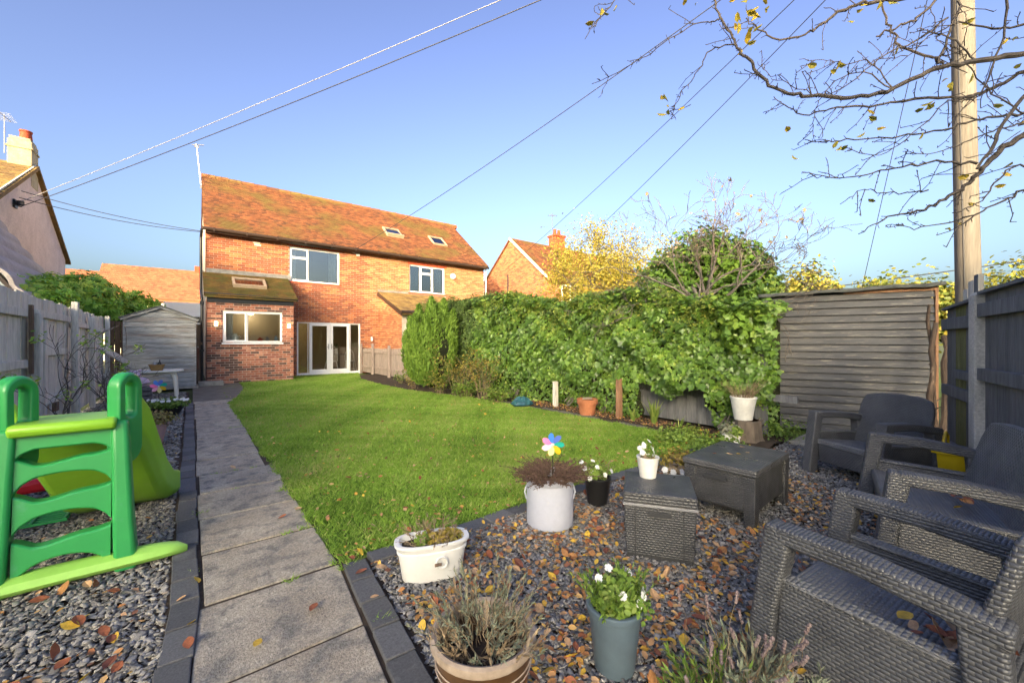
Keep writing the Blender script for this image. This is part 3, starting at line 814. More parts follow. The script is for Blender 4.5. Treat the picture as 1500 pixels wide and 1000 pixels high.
# pebbledashed house on the left
lh, lw_, lr_ = gable_house('rendered_house', 'pink pebbledashed house gable with chimney beyond the left fence', -14.5, -4.05, 15.9, 24.3, 4.72, 7.05, M_render, M_ctile, tw=.3, gauge=.28)
b = MB(); b.box(-4.55, -4.03, 19.8, 20.5, 6.3, 7.72); b.box(-4.58, -4.0, 19.77, 20.53, 7.45, 7.52); b.box(-4.52, -4.06, 19.83, 20.47, 7.72, 7.82)
M_chim = mat('yellowish_chimney', [(.32, .27, .16), (.46, .40, .27)], scale=5, rough=.95, bump=.6, bscale=20, vary=.3)  # yellowish tone on all faces, with noise grain
chs = b.build('chimney', M_chim, lr_, bevel=.02)
b = MB(); b.lathe([(.13, 7.8), (.15, 7.84), (.13, 8.06), (.15, 8.08), (.15, 8.12), (.11, 8.12)], 14, (-4.22, 20.1, 0)); b.build('chimney_pot', M_redbrick, lr_, smooth=True)
b = MB(); b.tube([(-4.6, 19.8, 7.2), (-4.6, 19.8, 8.4)], .015, 5); b.beam((-4.6, 19.4, 8.3), (-4.55, 20.2, 8.35), .015, .015)
for k in range(7): b.beam((-4.78, 19.45 + k * .11, 8.31), (-4.4, 19.45 + k * .11, 8.33), .008, .008)
b.build('aerial', M_metal, lr_)
b = MB(); b.beam((-4.0, 24.6, 4.62), (-4.0, 20.1, 7.05), .05, .12); b.build('verge', M_gutter, lr_)
b = MB(); b.beam((-4.0, 15.6, 4.62), (-4.0, 20.1, 7.05), .03, .08); b.build('verge', M_cream, lr_)
t = thing('cable_bracket', 'black insulator bracket on the pink gable where cables end', 'bracket', (-4.05, 18.2, 5.30))
b = MB(); b.box(0, .05, -.12, .12, -.12, .12)
b.build('plate', M_black, t, bevel=.01)
for k in range(3):
    b = MB(); b.lathe([(.03, 0), (.06, .03), (.05, .08), (.065, .11), (.02, .14)], 8, (.12, -.12 + k * .13, -.05 + k * .03)); b.beam((0, -.12 + k * .13, -.03), (.12, -.12 + k * .13, -.03), .02, .02); b.build('insulator', M_black, t, smooth=True)
# low outbuilding with corrugated roof behind the left fence
M_corr = mat('corrugated_sheet', [(.36, .31, .29), (.48, .42, .39)], scale=3, rough=.9)
M_blue = mat('pale_blue_boards', [(.36, .42, .46), (.45, .50, .53)], scale=3, rough=.8)
t = thing('garden_outbuilding', 'pale blue outbuilding with wavy corrugated roof edge over the left fence', 'outbuilding')
b = MB(); b.prism([(-6.2, 0), (-2.62, 0), (-2.72, 2.35), (-4.5, 5.15), (-6.3, 2.35)], 1, 12.55, 16.6); b.build('wall', M_blue, t)
vs = []; fs = []; n = 60; d = Vector((2.02, 0, -3.28)); pn = Vector((3.28, 0, 2.02)).normalized()
for i in range(n + 1):
    s = i / n; p = Vector((-4.5, 0, 5.30)) + d * s; h = .055 * abs(math.sin(s * 9 * math.pi))
    for (yy, hh) in ((12.2, h), (16.8, h), (12.2, h - .07), (16.8, h - .07)):
        q = p + pn * hh; vs.append((q.x, yy, q.z))
for i in range(n):
    a = i * 4; e = a + 4
    fs += [(a, a + 1, e + 1, e), (a + 2, e + 2, e + 3, a + 3), (a, e, e + 2, a + 2), (a + 1, a + 3, e + 3, e + 1)]
b = MB(); b.add(vs, fs); b.build('corrugated_roof', M_corr, t)
b = MB(); b.beam((-4.5, 12.3, 5.12), (-2.55, 12.3, 1.98), .06, .22, up=(0, 1, 0)); b.build('bargeboard', M_gutter, t)
b = MB(); b.box(-2.9, -2.66, 12.5, 12.54, 2.0, 2.32); b.build('window', M_upvc, t)
# terrace far behind, over the shed
t = thing('far_terrace', 'far cream house with orange pantile roof seen over the garden shed', 'house')
b = MB(); b.prism([(40, -.1), (48, -.1), (48, 4.2), (44, 6.4), (40, 4.2)], 0, -9, .75); b.build('wall', M_cream, t)
b = MB(); b.prism([(39.7, 4.4), (44, 7.3), (48.3, 4.4), (48.3, 4.25), (44, 7.1), (39.7, 4.25)], 0, -5.4, .85); r = b.build('roof', M_pan, t)
b = MB(); tiles(b, -5.4, .85, 39.68, 4.41, 44, 7.3, tw=.22, gauge=.32, th=.05); b.build('roof_tiles', M_pan, r, kind='stuff')
b = MB(); b.prism([(39.9, 4.2), (44, 6.7), (48.3, 4.2)], 0, -10, -5.45); b.build('lower_roof', M_pan, t)
b = MB(); b.box(.2, .8, 43.7, 44.3, 6.9, 7.7); b.build('chimney', M_redbrick, r)
for x in (-3.6, -1.9, -.5):
    window(t, x, x + .9, 2.9, 4.0, 39.93, [(.03, .48, .04, .96, True), (.52, .97, .04, .96, False)])
t = thing('conservatory', 'white framed conservatory glimpsed between the shed and the brick house', 'conservatory')
b = MB(); b.box(-1.0, .7, 24.0, 26, 0, 1.0); w = b.build('base_wall', M_redbrick, t)
b = MB(); b.box(-1.0, .7, 24.1, 26, 2.55, 3.1); b.build('roof', M_upvc, t)
b = MB(); b.box(-.9, .6, 25.2, 25.3, 1.0, 2.55); b.build('back_wall', M_wall_in, t)
for k in range(2): window(t, -1.0 + k * .85, -.15 + k * .85, 1.0, 2.55, 24.05, [(.05, .95, .72, .97, True), (.05, .95, .03, .70, False)])
# unseen blockers added far left: their ridges keep the low sun off the garden
def sun_blocker(y0, y1, xr, zr_, lab):
    t = thing('sun_blocker_terrace', lab, 'house')
    b = MB(); b.prism([(xr - 4.8, -.1), (xr + 4.8, -.1), (xr + 4.8, zr_ - 3.2), (xr, zr_ - .1), (xr - 4.8, zr_ - 3.2)], 1, y0, y1); b.build('wall', M_render, t)
    b = MB(); b.prism([(xr - 5.1, zr_ - 3.4), (xr, zr_), (xr + 5.1, zr_ - 3.4), (xr + 5.1, zr_ - 3.5), (xr, zr_ - .12), (xr - 5.1, zr_ - 3.5)], 1, y0 - .15, y1 + .15); b.build('roof', M_ctile, t)
sun_blocker(-29, -4, -32.0, 13.25, 'added unseen sun-blocking terrace far to the left, nearer the houses')
sun_blocker(-62, -30.4, -32.0, 13.8, 'added unseen sun-blocking terrace far to the left, behind the camera')

# ------------------------------------------------------------------ fences and sheds
def board_fence(t, L, h0, h1, m, bw=.145, gap=.008, thick=.018, y=0.0, jit=.012, name='board', z0=.06):
    x = 0.0
    while x < L - .03:
        w = min(bw * random.uniform(.93, 1.05), L - x); h = h0 + (h1 - h0) * x / L + random.uniform(-jit, jit)
        b = MB(); b.box(x, x + w - gap, y, y + thick, z0, h); o = b.build(name, m, t); o.rotation_euler = (random.uniform(-.006, .006), 0, 0); x += w
# left fence: runs along Y, local x = down the garden, local y = away from the garden
lf = thing('timber_fence', 'weathered grey close-board fence along the left gravel strip', 'fence', (-1.62, 3.2, 0), R(90))
board_fence(lf, 10.2, 1.93, 1.86, M_wood_g, bw=.155, jit=.02)
for (x0, x1, z) in ((0, 4.4, .42), (0, 4.4, .98), (0, 4.55, 1.60), (4.75, 6.5, .42), (4.85, 6.5, 1.10), (4.75, 6.55, 1.62), (6.75, 8.0, .45), (6.8, 8.1, 1.55), (8.2, 10.1, .45), (8.2, 10.1, 1.5)):
    b = MB(); b.box(x0, x1, -.055, -.004, z, z + .095); b.build('rail', M_wood_g, lf, bevel=.006)
for (x, h, w) in ((.1, 1.6, .1), (2.3, 1.62, .1), (4.46, 1.66, .14), (4.66, 1.58, .13), (6.6, 1.96, .12), (8.1, 1.78, .12), (9.9, 1.88, .11)):
    b = MB(); b.box(x, x + w, -.13, -.05, 0, h); b.build('post', M_wood_g, lf, bevel=.008)
b = MB(); b.beam((6.2, -.20, .0), (6.35, -.16, 1.42), .11, .03, up=(0, 1, 0)); b.build('loose_plank', M_wood_g, lf)
b = MB(); b.beam((8.3, -.12, 1.25), (10.6, -.42, .72), .03, .14); b.build('loose_plank', M_wood_g, lf)
b = MB(); b.box(4.34, 4.40, -.09, -.056, .9, 1.75); b.build('batten', M_wood_b, lf)
for xx in (3.9, 5.4): 
    b = MB(); b.box(xx, xx + .16, -.10, -.056, .30, .42); b.build('block', M_wood_b, lf)
# dark return fence between the left fence and the shed
rf = thing('brown_fence', 'dark brown board fence in the corner behind the garden shed', 'fence', (-1.75, 15.2, 0), 0)
board_fence(rf, 2.0, 1.85, 1.80, M_wood_b, bw=.12)
b = MB(); b.box(0, 2.0, -.05, -.004, 1.2, 1.28); b.build('rail', M_wood_b, rf)
# party fence by the neighbour's lean-to
pf = thing('low_timber_fence', 'low weathered board fence between the french doors and the conifer', 'fence', (5.52, 16.95, 0), R(-90))
M_wood_p = mat('pinkish_old_wood', [(.24, .19, .16), (.36, .29, .25)], scale=2.2, stretch=(6, 6, .5), rough=.92, bump=.4, bscale=12, vary=.35, vscale=14)
board_fence(pf, 5.2, 1.02, 1.06, M_wood_p, bw=.12, y=.03, name='board')
for x in (0, 1.35, 3.0):
    b = MB(); b.box(x, x + .09, -.09, -.01, 0, 1.22 if x < 2 else 1.16); b.build('post', M_wood_p, pf, bevel=.006)
for z in (.25, .86):
    b = MB(); b.box(0, 5.2, -.01, .026, z, z + .08); b.build('rail', M_wood_p, pf)
# dark fence behind the ivy
hf = thing('dark_board_fence', 'dark stained board fence mostly hidden under the ivy', 'fence', (6.02, 2.1, 0), R(90))
board_fence(hf, 6.0, 1.75, 1.8, M_wood_d, bw=.16)
for z in (.52, 1.3):
    b = MB(); b.box(-.35 if z < 1 else .3, 6.0, .022, .075, z, z + .085); b.build('rail', M_wood_d, hf)
for (y, hh, m, lab) in ((5.62, .52, M_wood_g, 'short grey post standing under the ivy left of the terracotta pot'), (4.12, .68, M_rust, 'reddish square post standing under the ivy right of the terracotta pot')):
    b = MB(); b.box(5.53, 5.61, y, y + .08, 0, hh); o = b.build('wooden_post', m, bevel=.006); tag(o, lab, 'post')
# wooden shed on the left
ls = thing('garden_shed', 'small weathered grey timber shed with pitched felt roof on the left', 'shed', (-1.39, 14.4, 0))
SW, SE, SA = 1.49, 1.93, 2.24
b = MB(); b.prism([(.02, .05), (SW - .02, .05), (SW - .02, SE - .03), (SW / 2, SA - .03), (.02, SE - .03)], 1, .022, 1.75); b.build('body', M_wood_gh, ls)
z = .06; n = 0
while z < SA - .04:
    z1 = min(z + .135, SA - .02)
    def half(zz): return SW / 2 if zz < SE else SW / 2 * (SA - zz) / (SA - SE)
    a0, a1 = half(z), half(z1)
    b = MB(); c = SW / 2
    b.hexa([(c - a0, -.008, z), (c + a0, -.008, z), (c + a0, .024, z), (c - a0, .024, z)], [(c - a1, .006, z1 - .006), (c + a1, .006, z1 - .006), (c + a1, .024, z1 - .006), (c - a1, .024, z1 - .006)])
    b.build('board', M_wood_gh, ls); z = z1
for s in (-1, 1):
    b = MB(); b.hexa([(SW / 2, -.08, SA), (SW / 2 + s * (SW / 2 + .08), -.08, SE - .035), (SW / 2 + s * (SW / 2 + .08), 1.85, SE - .035), (SW / 2, 1.85, SA)],
                     [(SW / 2, -.08, SA + .035), (SW / 2 + s * (SW / 2 + .08), -.08, SE), (SW / 2 + s * (SW / 2 + .08), 1.85, SE), (SW / 2, 1.85, SA + .035)]); b.build('roof_panel', M_felt, ls)
    b = MB(); b.beam((SW / 2, -.05, SA - .02), (SW / 2 + s * (SW / 2 + .05), -.05, SE - .055), .03, .06); b.build('bargeboard', M_wood_gh, ls)
    x = 0 if s < 0 else SW - .04
    b = MB(); b.box(x, x + .04, -.022, -.009, .06, SE - .04); b.build('corner_trim', M_wood_gh, ls)
b = MB(); b.box(-.05, SW + .05, -.05, 1.8, 0, .05); b.build('base', M_conc, ls)
# black shed on the right
rs = thing('black_shed', 'black shiplap shed with peeling paint and sagging felt roof on the right', 'shed', (6.73, 2.42, 0), math.atan2(-.93, .3676))
RW, RH = 1.86, 1.98
b = MB(); b.box(.02, RW - .02, .03, 1.7, .04, RH - .02); b.build('body', M_wood_d, rs)
z = .05; n = 0
while z < RH - .02:
    z1 = min(z + .101, RH); dx = random.uniform(0, .012)
    b = MB(); b.hexa([(0, -.024, z), (RW - dx, -.024, z), (RW - dx, .03, z), (0, .03, z)], [(0, .002, z1 - .013), (RW - dx, .002, z1 - .013), (RW - dx, .03, z1 - .013), (0, .03, z1 - .013)])
    o = b.build('board', M_peel, rs); o.location = (0, random.uniform(-.003, .003), 0); z = z1
b = MB(); b.box(RW, RW + .028, -.03, .06, .02, RH + .02); b.build('corner_trim', M_rust, rs)
b = MB(); b.box(-.012, .02, -.028, -.013, .05, RH - .1); b.build('corner_trim', M_wood_d, rs)
b = MB(); b.box(.95, RW, -.03, -.014, RH - .03, RH + .045); b.build('fascia', M_rust, rs)
vs = []; fs = []; n = 26
for i in range(n + 1):
    x = -.06 + (RW + .14) * i / n; zz = RH + .01 + .05 * (i / n) + .010 * math.sin(i * .75) * (i / n) + .003 * math.sin(i * 2.3)
    vs += [(x, -.10, zz - .035 - .004 * math.sin(i * 1.1)), (x, -.075, zz + .01), (x, .6, zz + .06), (x, 1.8, zz - .05)]
for i in range(n):
    for k in range(3): fs.append((i * 4 + k, i * 4 + 4 + k, i * 4 + 5 + k, i * 4 + 1 + k))
b = MB(); b.add(vs, fs); o = b.build('roof_felt', M_felt, rs, smooth=True); md = o.modifiers.new('thick', 'SOLIDIFY'); md.thickness = .012
b = MB(); b.box(-.38, .12, -.05, -.014, .46, .53); b.build('rail_end', M_wood_d, rs)
# right fence with concrete post
gf = thing('dark_panel_fence', 'dark stained panel fence with concrete post behind the wicker chairs', 'fence', (5.2, .22, 0), math.atan2(.269, .963))
x = -2.6
for (xa, xb, h0, h1) in ((-2.9, -.08, 1.72, 1.70), (.09, 1.02, 1.66, 1.63)):
    xx = xa
    while xx < xb - .02:
        w = min(.16 * random.uniform(.95, 1.05), xb - xx); h = h0 + (h1 - h0) * (xx - xa) / (xb - xa)
        al_ = xa > 0 and .40 < xx < .70
        b = MB(); b.box(xx, xx + w - .006, -.03, -.01, .05, h - .01 + random.uniform(-.004, .004)); b.build('board', M_wood_algae if al_ else M_wood_d, gf); xx += w
    rails = ((1.50, 1.61), (.98, 1.08), (.25, .35)) if xa < 0 else ((1.42, 1.53), (.95, 1.03), (.76, .86), (.2, .3))
    for k, (z0, z1) in enumerate(rails):
        b = MB(); b.box(xa, xb if not (xa > 0 and k == 1) else xa + .55, -.01, .035, z0, z1)
        o = b.build('rail', M_wood_d, gf, bevel=.004)
    b = MB(); b.hexa([(xa, -.05, h0 - .01), (xb, -.05, h1 - .01), (xb, .035, h1 - .01), (xa, .035, h0 - .01)], [(xa, -.05, h0 + .015), (xb, -.05, h1 + .015), (xb, .035, h1 + .015), (xa, .035, h0 + .015)])
    b.build('capping', M_wood_d, gf)
b = MB(); b.box(-.075, .075, -.07, .05, 0, 1.68); b.hexa([(-.075, -.07, 1.68), (.075, -.07, 1.68), (.075, .05, 1.68), (-.075, .05, 1.68)], [(-.055, -.05, 1.715), (.055, -.05, 1.715), (.055, .03, 1.715), (-.055, .03, 1.715)])
b.build('concrete_post', mat('pale_concrete', [(.42, .40, .36), (.58, .55, .50)], scale=5, bump=.4, bscale=120, rough=.9, vary=.3, vscale=60), gf, bevel=.008)
for (x, w, z0, z1, m) in ((.42, .13, 1.55, 1.86, M_wood_g), (.58, .12, 1.52, 1.80, M_wood_g), (.28, .11, 1.6, 1.90, M_wood_d)):
    b = MB(); b.box(x, x + w, -.09, -.055, z0, z1); b.build('broken_board', m, gf)
# leaning poles beside the shed
M_bark = mat('bark', [(.045, .03, .022), (.10, .07, .05)], scale=12, stretch=(1, 1, .4), rough=.95, bump=.9, bscale=30, patch=(.28, .20, .14), pscale=6, plo=.64, phi=.7)
for k, (p0, p1, r, lab) in enumerate((((6.45, .66, 0), (7.05, .66, 1.52), .035, 'rough brown branch leaning against the black shed corner, nearer the shed'), ((6.35, .52, 0), (6.98, .56, 1.36), .042, 'thicker peeling branch leaning by the black shed, nearer the fence'), ((6.8, .6, 0), (7.1, .72, 1.75), .025, 'thin dark stick leaning behind the two branches by the shed'))):
    b = MB(); pts = []; n = 9
    for i in range(n + 1):
        s = i / n; q = Vector(p0).lerp(Vector(p1), s); pts.append((q.x + random.uniform(-.018, .018), q.y + random.uniform(-.018, .018), q.z))
    b.tube(pts, [r * (1 - .35 * i / n) * random.uniform(.9, 1.1) for i in range(n + 1)], 8)
    for i in (3, 5, 7): 
        q = Vector(pts[i]); b.tube([q, q + Vector((random.uniform(-.1, .1), random.uniform(-.1, .05), .06))], [.01, .005], 5)
    o = b.build('leaning_branch', M_bark, smooth=True); tag(o, lab, 'branch')
# ------------------------------------------------------------------ vegetation
LEAF_V = [(0, 0, 0), (.30, .35, .05), (.24, .75, .06), (0, 1.0, -.04), (-.24, .75, .06), (-.30, .35, .05), (0, .5, -.03)]
LEAF_F = [(0, 1, 6), (1, 2, 6), (2, 3, 6), (3, 4, 6), (4, 5, 6), (5, 0, 6)]
IVY_V = [(0, 0, -.02), (.42, .02, .03), (.34, .34, .05), (.62, .52, .0), (.26, .66, .05), (0, 1.1, -.06), (-.26, .66, .05), (-.62, .52, .0), (-.34, .34, .05), (-.42, .02, .03), (0, .4, -.03)]
IVY_F = [(i, (i + 1) % 10, 10) for i in range(10)]
DIA_V = [(0, 0, 0), (.22, .45, .03), (0, 1, -.02), (-.22, .45, .03)]
DIA_F = [(0, 1, 2), (0, 2, 3)]

def leafmat(name, cols, rough=.5, trans=.25, spec=.4, vary=.15):
    return mat(name, cols, by='rnd', rough=rough, vary=vary, vscale=25, trans=trans, spec=spec)
M_ivy = leafmat('ivy_leaf', [(0.0405, 0.081, 0.0162), (0.0743, 0.149, 0.0216), (0.115, 0.216, 0.0297), (0.176, 0.297, 0.0405), (0.311, 0.405, 0.0675)], rough=.38, spec=.5)
M_ivyf = leafmat('flowering_ivy', [(0.065, 0.0975, 0.0156), (0.13, 0.195, 0.0286), (0.221, 0.273, 0.039), (0.364, 0.364, 0.065)], rough=.45)
M_privet = leafmat('privet_leaf', [(0.0416, 0.0715, 0.0195), (0.078, 0.137, 0.0286), (0.13, 0.202, 0.0416), (0.195, 0.26, 0.0585)], rough=.45)
M_darkcore = mat('hedge_inside', [(.012, .016, .007), (.03, .035, .014)], scale=14, rough=1, bump=1, bscale=20)  # solid dark cores inside the foliage, closing the view through
M_conifer = leafmat('conifer_spray', [(0.0543, 0.101, 0.0155), (0.101, 0.186, 0.0217), (0.155, 0.264, 0.0279), (0.232, 0.341, 0.0465)], rough=.65, trans=.2)
M_yellow = leafmat('yellow_leaf', [(.17, .19, .035), (.26, .25, .04), (.38, .32, .05), (.46, .37, .06), (.42, .29, .04)], rough=.55, trans=.35)
M_fatsia = leafmat('fatsia_leaf', [(0.0945, 0.227, 0.034), (0.189, 0.398, 0.0491), (0.302, 0.529, 0.0662), (0.529, 0.624, 0.0945)], rough=.4, trans=.3)
M_bare = mat('bare_twig', [(.09, .075, .065), (.20, .17, .145)], scale=8, rough=.9)
M_bare_d = mat('dark_twig', [(.028, .024, .026), (.065, .055, .05)], scale=10, rough=.9, bump=.4, bscale=60)
M_trunk = mat('trunk_bark', [(.10, .08, .06), (.19, .15, .115)], scale=10, stretch=(1, 1, .3), rough=.95, bump=.8, bscale=30)
M_mixed = leafmat('autumn_shrub_leaf', [(.08, .12, .02), (.15, .19, .03), (.30, .28, .05), (.42, .32, .06), (.20, .13, .04)], trans=.3)
M_dry = leafmat('dry_stalk', [(.16, .11, .06), (.26, .19, .11), (.35, .27, .17)], trans=.1, rough=.8)
M_ground_green = leafmat('bed_leaves', [(0.065, 0.117, 0.0195), (0.13, 0.221, 0.0325), (0.221, 0.325, 0.052), (0.325, 0.377, 0.078)], trans=.25)

def sm(x): return x * x * (3 - 2 * x)
def wob(a, b, seed=0.0):
    """smooth pseudo-random value -1..1 for arrays"""
    return (np.sin(a * 1.7 + seed) * np.cos(b * 2.1 - seed * .7) + .6 * np.sin(a * 4.3 - b * 3.1 + seed * 2) + .4 * np.sin(a * 9.1 + b * 7.7 + seed * 3)) / 2.0

# ---- ivy hedge along the right boundary (faces -X)
def hedge_top(y): return 1.86 + .065 * (y - 2.1) + .10 * np.sin(y * 1.9) + .05 * np.sin(y * 5.3)
def front_x(y, z): return 5.62 + .32 * np.clip((2.85 - y) / .8, 0, 1.2) + .15 * wob(y * 1.5, z * 2.4, 1.0) + .09 * wob(y * 4.1, z * 4.7, 2.0)
ivy = thing('ivy_hedge', 'tall ivy-covered hedge along the right side of the lawn', 'hedge')
n = 34000
y = RNG.uniform(2.0, 8.6, n); u = RNG.random(n)
z = hedge_top(y) * (1 - RNG.random(n) ** 1.05 * .98)
# bare fence shows low down on the right
low = (z < .55 + .12 * np.sin(y * 7)) & (y < 3.9) & (y > 2.75)
thin = (z < .5) & (RNG.random(n) < .35)
keep = ~low & ~thin
y, z = y[keep], z[keep]; n = len(y)
bulge = np.where(z < .6, .22 * (1 - z / .6), 0)
x = front_x(y, z) + bulge + RNG.exponential(.05, n) - .03
nz = np.stack([-np.ones(n), RNG.normal(0, .45, n) - .15, .45 + RNG.normal(0, .4, n)], 1)
down = np.stack([RNG.normal(0, .3, n), RNG.normal(0, .5, n), -np.ones(n)], 1)
sz = np.where(z < .55, RNG.uniform(.03, .05, n), np.exp(RNG.normal(-3.08, .32, n)))
cl = .5 + .35 * wob(y * 2.2, z * 3.0, 5.0) + RNG.normal(0, .16, n)
P1 = scatter(IVY_V, IVY_F, np.stack([x, y, z], 1), frames(nz, down), sz, np.clip(cl, 0, .999))
n = 5200   # top layer
y = RNG.uniform(2.0, 8.6, n); x = RNG.uniform(5.5, 6.5, n); z = hedge_top(y) + .10 * wob(x * 3, y * 3, 3.0) + RNG.uniform(-.08, .08, n)
nz = np.stack([RNG.normal(-.3, .5, n), RNG.normal(0, .5, n), np.ones(n)], 1)
P2 = scatter(IVY_V, IVY_F, np.stack([x, y, z], 1), frames(nz), RNG.uniform(.05, .085, n), np.clip(RNG.normal(.62, .2, n), 0, .999))
V, F, rn = merge([P1, P2]); npmesh('ivy_leaves', V, F, M_ivy, ivy, rn, 'stuff')
n = 16000  # paler flowering shoots near the top
y = RNG.uniform(2.6, 8.6, n); z = hedge_top(y) - np.abs(RNG.normal(0, .30, n)) + .12
sel = wob(y * 2.6, z * 3.4, 8.0) + RNG.normal(0, .25, n) > .05
y, z = y[sel], z[sel]; n = len(y); x = front_x(y, z) - .03 + RNG.normal(0, .05, n) + np.where(z > hedge_top(y), RNG.uniform(0, .6, n), 0)
nz = np.stack([RNG.normal(-.6, .5, n), RNG.normal(0, .5, n), RNG.normal(.6, .4, n)], 1)
V, F, rn = scatter(LEAF_V, LEAF_F, np.stack([x, y, z], 1), frames(nz), RNG.uniform(.025, .055, n), np.clip(RNG.normal(.5, .22, n), 0, .999)); npmesh('flowering_shoots', V, F, M_ivyf, ivy, rn, 'stuff')
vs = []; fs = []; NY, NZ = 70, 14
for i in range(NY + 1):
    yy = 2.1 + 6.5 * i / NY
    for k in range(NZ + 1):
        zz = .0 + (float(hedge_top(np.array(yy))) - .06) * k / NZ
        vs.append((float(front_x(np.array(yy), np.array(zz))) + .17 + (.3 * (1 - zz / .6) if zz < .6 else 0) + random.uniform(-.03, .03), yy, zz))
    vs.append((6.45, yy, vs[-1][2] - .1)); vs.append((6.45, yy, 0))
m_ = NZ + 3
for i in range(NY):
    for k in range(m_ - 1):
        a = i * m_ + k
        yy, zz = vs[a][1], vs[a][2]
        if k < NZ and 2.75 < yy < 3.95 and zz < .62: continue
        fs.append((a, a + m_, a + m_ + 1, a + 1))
b = MB(); b.add(vs, fs); b.build('dark_core', M_darkcore, ivy, fix=False)
b = MB(); random.seed(8)
for k in range(46):
    yy = random.choice((random.uniform(4.1, 8.5), random.uniform(4.1, 8.5), random.uniform(2.1, 2.6))); p = Vector((5.66, yy, random.uniform(0, .15))); pts = [p]
    for i in range(7):
        p = p + Vector((0, random.gauss(0, .07), random.uniform(.1, .24))); p.x = float(front_x(np.array(p.y), np.array(p.z))) + .09 + (.22 * (1 - p.z / .6) if p.z < .6 else 0) + random.gauss(0, .015); pts.append(p.copy())
    b.tube(pts, [.011 - .001 * i for i in range(8)], 5, cap=False)
b.build('climbing_stems', M_bare, ivy, fix=False, kind='stuff')
# stray ivy over the shed corner and up the mound
def leaf_blob(c, r, n, size, tpl=(IVY_V, IVY_F), shell=.55, flat=0.0, bias=.5, spread=.2, droop=.0, lump=.25, seed=0.0):
    """leaves through an uneven ellipsoid, denser to the outside"""
    d = unit(RNG.normal(size=(n, 3)))
    rr = (shell + (1 - shell) * RNG.random(n) ** .6)
    k = 1 + lump * wob(d[:, 0] * 3 + d[:, 2] * 2, d[:, 1] * 3 - d[:, 2], seed)
    Pp = np.array(c) + d * np.array(r) * (rr * k)[:, None]
    nz = d * (1 - droop) + np.array([0, 0, .35]) + RNG.normal(0, .5, (n, 3))
    col = np.clip(bias + .25 * wob(Pp[:, 0] * 3, Pp[:, 1] * 3 + Pp[:, 2] * 2, seed + 1) + RNG.normal(0, spread * .7, n), 0, .999)
    return scatter(tpl[0], tpl[1], Pp, frames(nz), RNG.uniform(size[0], size[1], n), col)
sh = [leaf_blob((5.85, 2.4, 1.5), (.34, .25, .4), 620, (.05, .10), bias=.62, seed=2), leaf_blob((5.95, 2.2, 1.55), (.28, .18, .18), 160, (.06, .10), bias=.68, seed=3),
      leaf_blob((6.2, 2.45, .75), (.2, .2, .75), 420, (.035, .06), bias=.5, seed=4)]
V, F, rn = merge(sh); npmesh('trailing_ivy', V, F, M_ivy, ivy, rn, 'stuff')

# ---- ivy-clad mound with a bare shrub in front
mound = thing('ivy_clad_tree', 'round dark green ivy-clad tree rising above the hedge', 'tree')
b = MB(); b.tube([(7.3, 3.0, 0), (7.3, 3.1, 1.4), (7.25, 3.2, 2.4)], [.14, .12, .06], 8); b.tube([(7.3, 3.1, 1.4), (7.45, 2.8, 2.5)], [.08, .04], 6); b.build('trunk', M_trunk, mound, smooth=True)
cr = [leaf_blob((7.10, 3.55, 2.50), (.62, .72, .78), 4600, (.05, .09), bias=.52, seed=1.0, lump=.4), leaf_blob((7.25, 2.95, 2.38), (.55, .5, .62), 3600, (.05, .09), bias=.52, seed=2.2, lump=.4),
      leaf_blob((6.85, 4.05, 2.25), (.5, .6, .6), 2800, (.045, .085), bias=.55, seed=3.1, lump=.4), leaf_blob((7.0, 3.2, 1.85), (.6, .95, .6), 3000, (.05, .09), bias=.5, seed=5.1, lump=.4),
      leaf_blob((7.25, 2.6, 2.05), (.35, .3, .5), 900, (.05, .09), bias=.88, seed=7.1)]  # yellower leaf clump paints sunlight on the right side of the crown
V, F, rn = merge(cr); npmesh('crown', V, F, M_ivy, mound, rn, 'stuff')
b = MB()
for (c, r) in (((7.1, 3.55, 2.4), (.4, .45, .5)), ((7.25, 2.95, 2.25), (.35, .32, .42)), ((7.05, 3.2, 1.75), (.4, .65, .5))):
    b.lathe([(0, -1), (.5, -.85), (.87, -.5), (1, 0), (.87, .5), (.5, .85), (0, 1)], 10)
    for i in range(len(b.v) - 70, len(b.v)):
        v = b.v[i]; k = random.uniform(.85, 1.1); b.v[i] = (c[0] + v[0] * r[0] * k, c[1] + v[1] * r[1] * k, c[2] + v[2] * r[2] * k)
b.build('dark_core', M_darkcore, mound)

def grow(b, p, d, L, r, lev, up=.15, spread=.55, n=None, tips=None, seg=4, shrink=.68, wig=.16, sides=5, kids=(2, 4), rmin=.0032):
    p = Vector(p); d = Vector(d).normalized(); pts = [p.copy()]; dirs = [d.copy()]
    for i in range(seg):
        d = (d + Vector((random.gauss(0, wig), random.gauss(0, wig), random.gauss(0, wig) + up * .25))).normalized()
        p = p + d * (L / seg); pts.append(p.copy()); dirs.append(d.copy())
    r1 = max(r * .55, rmin)
    b.tube(pts, [r + (r1 - r) * i / seg for i in range(seg + 1)], sides if r > .008 else 4, random.random(), cap=False)
    if lev <= 0:
        if tips is not None: tips.append((pts[-1], dirs[-1]))
        return
    for k in range(random.randint(*kids)):
        i = random.randint(1, seg) if k else seg
        q = pts[i]; dd = dirs[i]
        ax = dd.cross(Vector((random.gauss(0, 1), random.gauss(0, 1), random.gauss(0, 1)))).normalized()
        nd = (dd + ax * random.uniform(spread * .6, spread * 1.4) + Vector((0, 0, up))).normalized()
        grow(b, q, nd, L * shrink * random.uniform(.75, 1.15), r1 * random.uniform(.75, .95), lev - 1, up, spread, n, tips, seg, shrink, wig, sides, kids, rmin)

